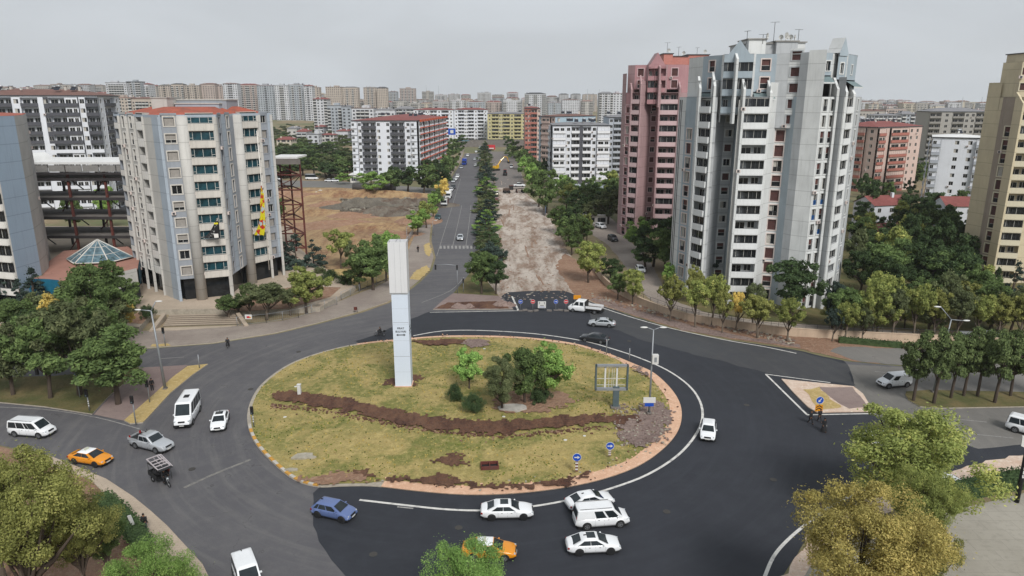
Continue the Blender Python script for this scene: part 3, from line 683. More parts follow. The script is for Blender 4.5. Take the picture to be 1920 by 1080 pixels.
        for i in range(4):
            j = (i+1) % 4; mb.face([(*v[i], z0), (*v[j], z0), (*v[j], tp[j]), (*v[i], tp[i])], mat)
        s.fins.append(mb)
    def roofcap(s, poly, z, mat, name='roof', par=0, pm=None):
        p = [s.L(q) for q in poly]; mb = MB()
        ar = sum(p[i][0]*p[(i+1) % len(p)][1]-p[(i+1) % len(p)][0]*p[i][1] for i in range(len(p)))
        if ar < 0: p = p[::-1]
        mb.face([(*q, z) for q in p], mat)
        return mb.build(name, s.root)
    def finish(s):
        ra = random.Random(len(s.wins))
        for me, loc, rz in ra.sample(s.wins, min(len(s.wins)//5, 26)):
            q = MB(); q.box((0, -.25, 0), (.75, .32, .55), m_sur if 'pinkish_surround' in MATS else m_frame); q.box((0, -.42, 0), (.4, .02, .4), m_rail); put(q.mesh('air_conditioner'), 'air_conditioner', s.root, (loc[0]-.15*math.cos(rz), loc[1]-.15*math.sin(rz), loc[2]-.45), rz)
        s.wall.build('wall', s.root)
        for nm, lst, cap in (('window', s.wins, s.wcap), ('balcony', s.bals, s.bcap)):
            lst.sort(key=lambda t: -max(v.co.x for v in t[0].vertices)*1)
            for me, loc, rz in lst[:cap]: put(me, nm, s.root, loc, rz)
            rest = lst[cap:]
            if rest:
                mb = MB()
                for me, loc, rz in rest:
                    ca, sa = math.cos(rz), math.sin(rz); n = len(mb.v)
                    mb.v += [(loc[0]+v.co.x*ca-v.co.y*sa, loc[1]+v.co.x*sa+v.co.y*ca, loc[2]+v.co.z) for v in me.vertices]
                    for p in me.polygons: mb.f.append(tuple(n+i for i in p.vertices)); mb.mi.append(mb.m(me.materials[p.material_index])); mb.sm.append(False)
                o = mb.build(nm, s.root); o['kind'] = 'stuff'
        for f in s.fins: f.build('fin', s.root)
        remember(s.root); return s.root
def chain(B, pts, spec, z0, z1, fh, row):
    """pts: plan polyline of (px at row, depth Y); spec: {index: kwargs} for each piece, left to right as seen"""
    W = []
    for px, Y in pts:
        r = RAT(px, row); W.append((r*Y, Y))
    for i, sp in enumerate(spec):
        if sp is None: continue
        sp = dict(sp); kd = sp.pop('k'); a = sp.pop('z0', z0); b = sp.pop('z1', z1)
        if b < z1-.05:
            pa, pb = B.L(W[i]), B.L(W[i+1]); nn = nrm(pa, pb); e_ = .04; B.q((pa[0]-nn[0]*e_, pa[1]-nn[1]*e_), (pb[0]-nn[0]*e_, pb[1]-nn[1]*e_), b, z1, sp['m'])
        B.strip(W[i], W[i+1], a, b, sp.pop('fh', fh), kd, sp.pop('m'), **sp)
    return W
def nrm(a, b):
    l = math.dist(a, b); return ((b[1]-a[1])/l, -(b[0]-a[0])/l)
def boxes(name, parent, lst, mat):
    for c, s_, rz in lst:
        mb = MB(); mb.box((0, 0, s_[2]/2), s_, mat); mb.build(name, parent, c, rz)
m_dish = M('dish', 'b8b8b4', .5); m_tank = M('steel_tank', 'a9adb0', .4, .1, metal=.5); m_solar = M('solar_panel', '20242e', .15, .2)
def dish(parent, c, r=.5, rz=0, own=False):
    mb = MB(); rows = []
    for i in range(5):
        t = i/4*1.0; rows.append([(r*t*math.cos(a*math.pi/6), -.35*r*(t*t)+.1, r*t*math.sin(a*math.pi/6)+r+.3) for a in range(12)])
    mb.grid(rows, m_dish, closed=True); mb.tube([(0, 0, 0), (0, 0, r+.3)], .04, m_rail, 5); mb.tube([(0, 0.1, r+.3), (0, -.6*r, r+.3)], .02, m_rail, 4); mb.build('satellite_dish', parent, c, rz)
def aerial(parent, c, h=3):
    mb = MB(); mb.tube([(0, 0, 0), (0, 0, h)], .05, m_rail, 5); mb.box((0, 0, h), (1.6, .05, .05), m_rail)
    for i in range(4): mb.box((-.6+i*.35, 0, h), (.03, .7, .03), m_rail)
    mb.build('antenna', parent, c, random.uniform(0, 3))
# ---------- grey tower ----------
RG = random.Random(11)
m_gc = M('pale_grey_concrete', 'cbcdcc', .85, .1, .25, streak=.35, panel=2.75); m_gc2 = M('mid_grey_concrete', 'abaeb0', .85, .12, .25, streak=.35, panel=2.75)
m_blue = M('blue_grey_paint', '99a5ad', .8, .1, .3, streak=.3); m_bal = M('white_balcony_paint', 'd4d6d6', .8, .08, .5, streak=.25); m_sur = M('pinkish_surround', 'c9bcb6', .8)
m_roofg = M('roof_gravel', '8e8c88', .95, .2, .5); m_canopy = M('green_grey_canopy', '68787a', .8, .15)
def grey_tower():
    B = Bld('apartment_tower', 'tall grey concrete apartment tower with pale blue panels and white balconies', 'tower', (48, 135))
    fh = 2.75; zl = 14*fh; ST = ('shutter', 'half', 'half', 'balconette', 'curtain', 'shutter')
    BL = ('glazed', 'glazed', 'open')
    pts = [(1267, 145), (1280, 142), (1299, 139), (1304, 138), (1327, 134.5), (1353, 139), (1372, 139), (1383, 131.5), (1386, 131), (1433, 130.6), (1449, 133.5), (1468, 133), (1482, 131), (1497, 129.5), (1529, 127.5), (1556, 129.3), (1570, 127.6), (1574, 129.2), (1586, 132), (1590, 133), (1601, 137), (1602, 150)]
    w = dict(ww=1.5, wh=2.0, sill=.35, styles=ST, rnd=RG, surround=m_sur)
    nw = dict(ww=1., wh=2.0, sill=.35, styles=('half', 'balconette', 'balconetteb', 'curtain', 'tiny'), rnd=RG, surround=m_gc)
    spec = [dict(k='blank', m=m_gc, z1=36), dict(k='win', m=m_blue, z1=33, **w), dict(k='blank', m=m_gc, z1=41.5), dict(k='balc', m=m_bal, mat2=m_gc2, rnd=RG, gl=BL), dict(k='blank', m=m_gc2, z1=41.5), dict(k='win', m=m_gc2, z1=38.5, ww=1.3, wh=1.3, sill=.9, styles=('half', 'curtain', 'plain', 'shutter'), rnd=RG, surround=m_gc),
            dict(k='blank', m=m_blue), dict(k='blank', m=m_gc, z1=41), dict(k='balc', m=m_bal, mat2=m_gc2, rnd=RG, gl=BL), dict(k='blank', m=m_gc, z1=41), dict(k='win', m=m_gc, z1=33, **w), dict(k='blank', m=m_blue, z1=35.5), dict(k='blank', m=m_gc2, z1=46), dict(k='blank', m=m_gc, z1=46.3),
            dict(k='win2', m=m_gc, z1=38.5, **nw), dict(k='blank', m=m_gc2, z1=41.8), dict(k='blank', m=m_gc), dict(k='balc', m=m_bal, mat2=m_gc2, rnd=RG, gl=BL), dict(k='blank', m=m_gc2), dict(k='win', m=m_gc2, **{**nw, 'ww': 1.1}), dict(k='blank', m=m_gc2)]
    W = chain(B, pts, spec, 0, zl, fh, 300)
    back = [(W[-1][0]+1, 160), (W[0][0]/W[0][1]*168+2, 168)]
    full = W+back
    for i in range(len(W)-1, len(full)): B.q(B.L(full[i]), B.L(full[(i+1) % len(full)]), 0, zl, m_gc2)
    B.roofcap(full, zl+.02, m_roofg)
    # crown, set back, its own bays: (px, Y) at row 140
    c = [(1291, 147), (1317, 141), (1352, 136.5), (1356, 134.2), (1378, 133.4), (1411, 132.6), (1415, 133.6), (1454, 133.2), (1478, 132.6), (1504, 131.2), (1528, 131), (1530, 131.3), (1558, 131.6), (1568, 133.5), (1569, 131.4), (1585, 132.6), (1587, 133.6), (1604, 138), (1604, 150)]
    zt = 45.9; cw = dict(ww=1.5, wh=1.9, sill=.6, styles=('half', 'shutter', 'curtain'), rnd=RG, surround=m_sur, fh=3.1)
    sp = [dict(k='blank', m=m_gc), dict(k='win', m=m_blue, z0=39.4, **cw), dict(k='blank', m=m_gc, z0=34), dict(k='balc', m=m_blue, z0=35.7, z1=45.0, fh=3.1, mat2=m_blue, rnd=RG, gl=BL), dict(k='balc', m=m_blue, z0=35.7, z1=45.0, fh=3.1, mat2=m_blue, rnd=RG, gl=BL), dict(k='blank', m=m_gc, z0=34), dict(k='win', m=m_blue, z0=39.4, **cw),
          dict(k='blank', m=m_gc2, z0=33), dict(k='win', m=m_gc, z0=33.0, ww=1.7, wh=1.5, sill=.8, fh=2.75, z1=45.8, styles=('shutter',), rnd=RG, surround=m_gc2), dict(k='blank', m=m_gc, z0=33), dict(k='blank', m=m_gc), dict(k='win2', m=m_blue, z0=42.2, z1=46, ww=.8, wh=1.6, sill=.8, fh=3.7, styles=('shutter', 'tiny'), rnd=RG, surround=m_gc), dict(k='blank', m=m_gc), dict(k='blank', m=m_gc), dict(k='win', m=m_blue, z0=41.5, z1=46, fh=4.5, ww=.9, wh=1.8, sill=1., rnd=RG, surround=m_gc), dict(k='blank', m=m_gc), dict(k='win', m=m_blue, z0=41.5, z1=45.6, fh=4.1, ww=.9, wh=1.6, sill=1., rnd=RG, surround=m_gc), dict(k='blank', m=m_gc2)]
    V = chain(B, c, sp, zl, zt, 3.1, 140)
    fv = V+[(V[-1][0], 156), (V[0][0]/V[0][1]*160+2, 160)]
    for i in range(len(V)-1, len(fv)): B.q(B.L(fv[i]), B.L(fv[(i+1) % len(fv)]), zl, zt, m_gc2)
    B.roofcap(fv, zt+.02, m_roofg)
    lo = [B.L(q) for q in V]
    B.wall.prism([lo[3], lo[5], (lo[5][0], lo[5][1]+2), (lo[3][0], lo[3][1]+2)], 35.3, 35.6, m_gc2, bottom=True)
    # gables
    for i, j, zb, zp in ((3, 5, 45.0, 48.3), (14, 15, 46, 48.6)):
        a, b = B.L(V[i]), B.L(V[j]); m = ((a[0]+b[0])/2, (a[1]+b[1])/2); d = 5 if i == 3 else 2.5; n = nrm(a, b); k = (n[0]*-d, n[1]*-d); e = (n[0]*.15, n[1]*.15)
        sh = lambda p, q, s_=1: (p[0]+q[0]*s_, p[1]+q[1]*s_)
        g = MB(); a2, b2, m2 = sh(a, e), sh(b, e), sh(m, e); a3, b3, m3 = sh(a, k), sh(b, k), sh(m, k)
        g.face([(*a2, zb), (*b2, zb), (*m2, zp)], m_blue); g.face([(*b3, zb), (*a3, zb), (*m3, zp)], m_blue)
        g.face([(*a2, zb), (*m2, zp), (*m3, zp), (*a3, zb)], m_gc); g.face([(*m2, zp), (*b2, zb), (*b3, zb), (*m3, zp)], m_gc)
        g.face([(*a2, zb-.5), (*b2, zb-.5), (*b2, zb), (*a2, zb)], m_blue)
        g.build('gable', B.root)
    # fins with sloped tops between bays
    N = (-.1, -1)
    for px, Y, out, zt_, sl in ((1304, 137.8, .5, 42.3, 2.2), (1330, 134.6, .6, 43.0, 2.6), (1385, 131.2, .5, 42.2, 2.4), (1434, 130.8, .5, 41.4, 2.2), (1556, 128.8, .4, 41.8, 2), (1572, 128.3, .5, 41.5, 2.2), (1587, 132.2, .4, 40.6, 1.6)):
        r = RAT(px, 300); B.fin((r*Y, Y), N, 0, zt_, m_gc, out, 2.4, .4, sl)
    r = RAT(1378, 140); B.fin((r*133.2, 133.2), N, 33.8, 46.2, m_gc, 1.6, .5, .4, 1.2)
    # canopies under the crown windows
    for i, j, zz in ((1, 2, 39.2), (6, 7, 39.2), (11, 12, 42.0), (16, 17, 41.3)):
        a, b = B.L(V[i]), B.L(V[j]); n = nrm(a, b); g = MB(); o_ = 1.6
        g.face([(*a, zz), (a[0]+n[0]*o_, a[1]+n[1]*o_, zz-1), (b[0]+n[0]*o_, b[1]+n[1]*o_, zz-1), (*b, zz)], m_canopy)
        g.face([(a[0]+n[0]*o_, a[1]+n[1]*o_, zz-1.25), (b[0]+n[0]*o_, b[1]+n[1]*o_, zz-1.25), (b[0]+n[0]*o_, b[1]+n[1]*o_, zz-1), (a[0]+n[0]*o_, a[1]+n[1]*o_, zz-1)], m_gc)
        g.build('canopy', B.root)
    # downpipes
    for px, Y in ((1377, 131.9), (1379.5, 131.9), (1269, 144.6), (1272, 143.9)):
        r = RAT(px, 300); p = B.L((r*Y, Y-.2)); mb = MB(); mb.tube([(*p, .5), (*p, 38)], .09, m_rail if px < 1300 else m_frame, 6); mb.build('downpipe', B.root)
    # penthouse blocks
    for x0, x1, top, Y, mt in ((1387, 1405, 84, 140, m_gc2), (1404, 1436, 74, 138, m_gc), (1434, 1458, 82, 140, m_gc2), (1456, 1496, 78, 139, m_gc2), (1494, 1510, 80, 141, m_gc)):
        a = RAT(x0, 85)*Y; b = RAT(x1, 85)*Y; z = TOPZ(Y, top); mb = MB(); mb.box((0, 3, (z-45.9)/2), (b-a, 6, z-45.9), mt); mb.box((0, 3, z-45.9+.1), (b-a+.5, 6.5, .2), m_roofg)
        p = B.L(((a+b)/2, Y)); mb.build('penthouse', B.root, (*p, 45.9))
    for px, Y, h in ((1400, 138, 2.2), (1450, 140, 3.8), (1430, 138, 1.6), (1496, 140, 2.5)):
        aerial(B.root, (*B.L((RAT(px, 80)*Y, Y)), TOPZ(Y, 82)), h)
    for px, Y in ((1464, 139), (1473, 139.3), (1482, 139), (1437, 138), (1489, 139)): dish(B.root, (*B.L((RAT(px, 80)*Y, Y)), TOPZ(Y, 78)), RG.uniform(.4, .7), RG.uniform(-1, 1))
    B.finish()
grey_tower()
# ---------- pink tower ----------
def step_tower(name, label, loc, row, pts, mats, crown, zl, zt, fh, seed, backs, pent, gab=None, fins=(), kinds=None, ckinds=None, crow=150):
    rg = random.Random(seed); B = Bld(name, label, 'tower', loc)
    ma, mb_, mbal, mr = mats
    w = dict(ww=1.6, wh=2., sill=.35, styles=('shutter', 'half', 'shutter', 'half', 'curtain'), rnd=rg, surround=mbal)
    def mk(c):
        return {'-': dict(k='blank', m=ma), '=': dict(k='blank', m=mb_), 'B': dict(k='balc', m=mbal, mat2=ma, rnd=rg, gl=('glazed', 'open', 'open')), 'W': dict(k='win', m=ma, **w), 'w': dict(k='win', m=ma, ww=1.2, wh=1.4, sill=.85, styles=('half', 'plain', 'shutter'), rnd=rg, surround=mbal),
                'V': dict(k='win', m=mb_, **{**w, 'surround': mbal})}[c]
    W = chain(B, pts, [{**mk(c), **k} for c, k in kinds], 0, zl, fh, row)
    full = W+backs
    for i in range(len(W)-1, len(full)): B.q(B.L(full[i]), B.L(full[(i+1) % len(full)]), 0, zl, ma)
    B.roofcap(full, zl+.02, m_roofg)
    V = chain(B, crown, [{**mk(c), **k} for c, k in ckinds], zl, zt, 3.1, crow)
    fv = V+[(V[-1][0]+.5, V[-1][1]+16), (V[0][0]/V[0][1]*(V[0][1]+18)+2, V[0][1]+18)]
    for i in range(len(V)-1, len(fv)): B.q(B.L(fv[i]), B.L(fv[(i+1) % len(fv)]), zl, zt, ma)
    B.roofcap(fv, zt+.02, m_roofg)
    if gab:
        i, j, zb, zp = gab; a, b = B.L(V[i]), B.L(V[j]); m = ((a[0]+b[0])/2, (a[1]+b[1])/2); g = MB()
        g.face([(a[0], a[1]-.1, zb), (b[0], b[1]-.1, zb), (m[0], m[1]-.1, zp)], mb_); g.face([(a[0], a[1]-.1, zb), (m[0], m[1]-.1, zp), (m[0], m[1]+5, zp), (a[0], a[1]+5, zb)], ma)
        g.face([(m[0], m[1]-.1, zp), (b[0], b[1]-.1, zb), (b[0], b[1]+5, zb), (m[0], m[1]+5, zp)], ma); g.face([(b[0], b[1]+5, zb), (a[0], a[1]+5, zb), (m[0], m[1]+5, zp)], mb_); g.build('gable', B.root)
    for px, Y, out, z0_, z_, sl in fins: B.fin((RAT(px, row)*Y, Y), (-.05, -1), z0_, z_, ma, out, 2.2, .4, sl)
    for x0, x1, top, Y in pent:
        a = RAT(x0, top)*Y; b = RAT(x1, top)*Y; z = TOPZ(Y, top); mb = MB(); mb.box((0, 3, (z-zt)/2), (b-a, 6, z-zt), mr); mb.box((0, 3, z-zt+.1), (b-a+.5, 6.5, .2), m_rail)
        mb.build('penthouse', B.root, (*B.L(((a+b)/2, Y)), zt))
        aerial(B.root, (*B.L(((a+b)/2, Y+2)), z+.2), rg.uniform(1.5, 4)); dish(B.root, (*B.L((b-1, Y+1)), z+.2), .5, rg.uniform(-1, 1))
    B.finish(); return B
mp1 = M('dusty_pink_concrete', 'a38788', .85, .08, .3, streak=.3, panel=2.8); mp2 = M('strong_pink_paint', 'a98083', .85, .08, .3, streak=.3); mp3 = M('pale_pink_balcony', 'c4aaab', .85, .07, .5, streak=.2); mp4 = M('salmon_paint', 'b07368', .8)
Yp = 200
step_tower('apartment_tower', 'tall dusty pink apartment tower with stepped gabled top behind the grey tower', (45, 205), 300,
    [(1162, 208), (1167, 205), (1169, 204), (1178, 202), (1179, 202), (1195, 200), (1215, 205), (1228, 205), (1231, 200), (1265, 199), (1269, 201), (1300, 203)], (mp1, mp2, mp3, mp4),
    [(1177, 206), (1190, 204), (1212, 203), (1215, 201.5), (1227, 201), (1248, 200.6), (1251, 201.5), (1278, 201), (1295, 204)], 14*2.85, 47.2, 2.85, 21, [(72, 230), (42, 232)],
    [(1245, 1262, 101, 208), (1260, 1290, 106, 210), (1290, 1330, 103, 212)], gab=(3, 5, 46.6, 50.3),
    fins=((1196, 200, .5, 0, 44.5, 2.4), (1231, 199.8, .5, 0, 44.5, 2.4), (1267, 199.8, .5, 0, 43.5, 2.2), (1179, 202, .4, 0, 42.5, 1.8), (1228, 200.4, 1.4, 36, 47.5, 1)),
    kinds=[('-', dict(z1=45)), ('-', dict(z1=45)), ('V', dict(z1=36)), ('-', {}), ('B', {}), ('-', dict(z1=43)), ('w', dict(z1=37)), ('-', {}), ('B', {}), ('-', {}), ('-', {})],
    ckinds=[('-', {}), ('V', dict(z0=40.8)), ('-', {}), ('B', dict(z0=37, z1=46.3, m=mp2, mat2=mp2)), ('B', dict(z0=37, z1=46.3, m=mp2, mat2=mp2)), ('-', dict(z0=36)), ('V', dict(z0=40.8)), ('=', {})])
# ---------- tan tower ----------
mt1 = M('sand_concrete', 'c2b69a', .85, .08, .3, streak=.2, panel=2.75); mt2 = M('brown_grey_paint', '94887b', .85, .08, .3, streak=.2); mt3 = M('cream_balcony', 'c8c0a9', .85, .07, .5, streak=.2)
step_tower('apartment_tower', 'tall sand coloured apartment tower with cream balconies cut by the right border', (118, 160), 330,
    [(1826, 158), (1850, 155), (1856, 154), (1862, 152.5), (1891, 149.5), (1894, 148.5), (1935, 147.5), (1990, 147), (2040, 152)], (mt1, mt2, mt3, mt1),
    [(1876, 156), (1904, 153), (1912, 151.5), (1945, 150.5), (2010, 150)], 14*2.75, 45.5, 2.75, 31, [(150, 175), (119, 178)], [(1925, 1980, 100, 156)],
    fins=((1893, 148.4, .5, 0, 39.5, 2.2),),
    kinds=[('-', dict(z1=41.5)), ('-', dict(z1=36)), ('=', dict(z1=35.6)), ('V', dict(z1=33)), ('=', dict(z1=35)), ('B', {}), ('W', {}), ('-', {})],
    ckinds=[('-', dict(z0=38)), ('-', dict(z0=38)), ('w', dict(z0=36, z1=45.2, fh=3.05, ww=3)), ('-', {})], crow=150)
# ---------- left office-like tower ----------
m_lb = M('light_blue_concrete', '9ca6b0', .85, .08, .3, streak=.3, panel=3.05); m_lg = M('blue_grey_wall', '8e939a', .85, .1, .3, streak=.35); m_be = M('beige_concrete', 'b3b1ac', .85, .1, .3, streak=.3, panel=3.05)
m_bei2 = M('pale_spandrel', 'bfbab2', .85, .1, .4, streak=.4); m_wh2 = M('white_spandrel', 'd8d5cf', .8, .06, .4, streak=.25); m_redroof = M('orange_red_tiles', '98503e', .9, .18, 1.2, dirt='7a4a3c')
def left_tower():
    rg = random.Random(5); B = Bld('office_tower', 'grey blue concrete tower block with dark glazed bays, hung flags and red hipped roof', 'tower', (-60, 142)); fh = 3.05; z0 = 4.2+PLZ; zt = z0+9.5*fh
    zt = 34.9
    A = (-78.0, 142.9); Cc = (-62.9, 129.8); D = (-54.2, 133.6); E = (-54.6, 143); F_ = (-49.8, 150.6)
    sx = lambda a, b, px: onseg(a, b, px, 221)
    l = [A]+[sx(A, Cc, q) for q in (222, 224, 236, 238, 250, 254, 267, 283)]+[Cc]
    r1 = [Cc]+[sx(Cc, D, q) for q in (300, 331)]+[sx(Cc, D, 347)]+[sx(Cc, D, 400)]+[D]
    w = dict(rnd=rg)
    sp = [dict(k='balc', m=m_wh2, mat2=m_lg, gl=('open',), bd=.08, **w), dict(k='blank', m=m_bei2), dict(k='win', m=m_be, ww=1.1, wh=2.1, sill=.2, styles=('balconette', 'blocked', 'half'), surround=m_wh2, **w), dict(k='blank', m=m_bei2),
          dict(k='win', m=m_be, ww=1.1, wh=2.1, sill=.2, styles=('balconette', 'blocked'), surround=m_wh2, **w), dict(k='blank', m=m_be), dict(k='balc', m=m_wh2, mat2=m_be, gl=('open',), ph=1.45, bd=.1, **w), dict(k='blank', m=m_be), dict(k='blank', m=m_lb)]
    def run(P, S, zz0=z0):
        for i, s_ in enumerate(S):
            s_ = dict(s_); k = s_.pop('k'); m = s_.pop('m'); zz = s_.pop('z0', zz0); B.strip(P[i], P[i+1], zz, zt-.0, fh, k, m, **s_)
    for s_ in sp[-2:]: s_['z0'] = PLZ
    run(l, sp)
    sp = [dict(k='blank', m=m_lb, z0=PLZ), dict(k='win', m=m_lg, ww=1.7, wh=1.6, sill=.8, styles=('blocked', 'blocked', 'blockhalf', 'plain'), surround=m_bei2, **w), dict(k='blank', m=m_be, z0=PLZ), dict(k='balc', m=m_bei2, mat2=m_bei2, gl=('strip',), glass=G_blue, ph=1.15, **w), dict(k='blank', m=m_be, z0=PLZ)]
    run(r1, sp)
    r2 = [D]+[sx(D, E, q) for q in (407, 414, 421, 430)]+[E]
    run(r2, [dict(k='blank', m=m_be), dict(k='win', m=m_lg, ww=1., wh=2.2, sill=.2, styles=('blocked', 'tiny'), **w), dict(k='blank', m=m_lb), dict(k='win', m=m_lg, ww=1.1, wh=2.2, sill=.2, styles=('blocked', 'tiny'), surround=m_bei2, **w), dict(k='blank', m=m_lg)])
    r3 = [E]+[sx(E, F_, q) for q in (450, 481, 485, 501)]+[F_]
    run(r3, [dict(k='blank', m=m_be, z0=PLZ), dict(k='balc', m=m_bei2, mat2=m_bei2, gl=('strip',), glass=G_blue, ph=1.15, **w), dict(k='blank', m=m_wh2), dict(k='win', m=m_lg, ww=1.3, wh=1.6, sill=.8, styles=('blocked', 'blocked', 'plain'), surround=m_lg, **w), dict(k='blank', m=m_lb)])
    full = [A, Cc, D, E, F_, (-58.5, 168), (-82, 160)]
    for i in range(4, 7): B.q(B.L(full[i]), B.L(full[(i+1) % 7]), PLZ, zt, m_lg)
    # dark ground floor behind columns
    gf = [B.L(p) for p in full]; g2 = inset(gf if True else gf, 1.2)
    for i in range(7): B.q(g2[i], g2[(i+1) % 7], PLZ, z0+.1, G_dark)
    mb = B.wall; mb.face([(*p, z0) for p in gf][::-1], m_lg)
    # round columns on the front
    for px, S0, S1 in ((340, Cc, D), (443, E, F_)):
        p = B.L(onseg(S0, S1, px, 221)); c = MB(); c.tube([(*p, PLZ), (*p, zt+.3)], 1.0, m_be, 14); c.build('column', B.root)
    for P, zz in ((r1[0], 0), (r1[4], 0), (r3[3], 0), (r3[5], 0), (l[1], 0), (l[3], 0), (l[5], 0), (l[7], 0)):
        p = B.L(P); c = MB(); c.box((*p, (zt+PLZ)/2), (.5, .5, zt-PLZ+.3), m_be if P is not r1[0] else m_lb, .5); c.build('pillar', B.root)
    for a_, b_ in zip(l[1:8:2], l[3:9:2]): pass
    # parapet band and hipped roof
    for i in range(7):
        a, b = gf[i], gf[(i+1) % 7]; B.wall.face([(*a, zt), (*b, zt), (*b, zt+.5), (*a, zt+.5)], m_lb)
    rz_ = zt+.45; cxx = sum(p[0] for p in gf)/7; cyy = sum(p[1] for p in gf)/7; rb = MB(); n = 7
    top = [(cxx+(p[0]-cxx)*.55, cyy+(p[1]-cyy)*.55, rz_+1.35) for p in gf]; bot = [(cxx+(p[0]-cxx)*.93, cyy+(p[1]-cyy)*.93, rz_) for p in gf]
    rb.face([(*p, rz_-.02) for p in gf], m_roofg)
    for i in range(7): rb.face([bot[i], bot[(i+1) % 7], top[(i+1) % 7], top[i]], m_redroof)
    rb.face(top, m_redroof); rb.build('roof', B.root)
    for x0, x1, tp, Y, mt in ((283, 312, 184, 141, m_be), (312, 424, 188, 145, m_lg), (328, 410, 195, 143.6, m_lb)):
        a = RAT(x0, tp)*Y; b = RAT(x1, tp)*Y; z = TOPZ(Y, tp); q = MB(); q.box((0, 3, (z-rz_)/2), (b-a, 6, z-rz_), mt); q.box((0, 3, z-rz_+.1), (b-a+.3, 6.3, .2), m_be); q.build('penthouse', B.root, (*B.L(((a+b)/2, Y)), rz_))
    # long flag pole
    q = MB(); p0 = B.L(onseg(E, F_, 484, 221)); q.tube([(p0[0]-.2, p0[1]-.9, 3), (p0[0]-.2, p0[1]-.9, zt-3)], .09, m_wh2, 6); q.build('flag_pole', B.root)
    B.finish(); return r1, r3
TR1, TR3 = left_tower()
# flags hung on the left tower
def hung(name, pts, mat, label, Y, wob, extra=()):
    mb = MB(); rows = []
    for (xl, xr, row) in pts:
        rows.append([(PY(xl+(xr-xl)*t/6, row, Y)[0], Y+wob*math.sin(t*1.7+row*.13), PY(xl, row, Y)[2]) for t in range(7)])
    mb.grid(rows, mat); o = mb.build(name); tag(o, label, 'flag')
    mm = MB()
    for (cx_, cy_, w_, h_, m_) in extra:
        c_ = PY(cx_, cy_, Y-.25); mm.box((c_[0], c_[1], c_[2]), (w_, .04, h_), m_, .3)
    if extra: mm.build('emblem', o)
m_fy = NT('yellow_flag'); _c = m_fy.mix(m_fy.mapr(m_fy.noise(1.1, 3), .52, .56), 'c9c01c', 'b0241c'); _c = m_fy.mix(m_fy.mapr(m_fy.noise(.7, 2), .60, .62), _c, 'a9b8b8'); m_fy.col(_c); m_fy = m_fy.m
m_fb = NT('black_flag'); _c = m_fb.mix(m_fb.mapr(m_fb.noise(1.3, 3), .57, .6), '1a1a1c', 'b8b8b4'); m_fb.col(_c); m_fb = m_fb.m
hung('flag', [(489, 490.5, 348), (489, 494, 362), (488, 496, 380), (488, 497, 395), (487, 497, 410), (486, 497, 420), (482, 497, 430), (476, 496, 441)], m_fy, 'yellow flag with red and green marks hanging down the glazed bay of the left tower', 144.3, .25)
hung('flag', [(406.5, 408.5, 408), (403, 410, 418), (399, 411, 426), (394, 412, 434), (386, 413, 442), (379, 414, 446)], m_fb, 'black triangular flag with white figure hanging over the glazed bay of the left tower', 131.0, .2, [(405.5, 442, .75, .75, m_wh2), (405, 419, .7, .3, MATS['yellow_cloth'])])
# far left twin tower
def twin():
    rg = random.Random(8); B = Bld('office_tower', 'blue and beige concrete tower with blank blue wall cut by the left border', 'tower', (-95, 140)); fh = 3.05
    a = PY(-40, 400, 126); pts = [(-140, 124), (-60, 122), (12, 123), (14, 123), (54, 131), (74, 137), (82, 141)]
    W = []
    for px, Y in ((-140, 126), (-70, 124), (-25, 122.5), (-22, 122.3), (27, 128), (43, 134), (50, 150)):
        W.append((RAT(px, 221)*Y, Y))
    zt = 35.3
    B.strip(W[0], W[1], PLZ, zt, fh, 'blank', m_lb); B.strip(W[1], W[2], 4.2, zt, fh, 'balc', m_wh2, mat2=m_lg, gl=('glazed',), rnd=rg); B.strip(W[2], W[3], PLZ, zt, fh, 'blank', m_be)
    B.strip(W[3], W[4], PLZ, zt, fh, 'blank', m_lb2); B.strip(W[4], W[5], PLZ, zt, fh, 'blank', m_be); B.strip(W[5], W[6], PLZ, zt, fh, 'win2', m_be, ww=1, wh=1.6, sill=.7, styles=('tiny',), rnd=rg)
    full = W+[(-112, 160), (-140, 155)]
    for i in range(6, 9): B.q(B.L(full[i]), B.L(full[(i+1) % 9]), PLZ, zt, m_lg)
    B.roofcap(full, zt+.02, m_redroof); B.finish()
m_lb2 = M('blue_panel_wall', '8b9bab', .8, .05, .2, streak=.25, panel=3.05)
twin()
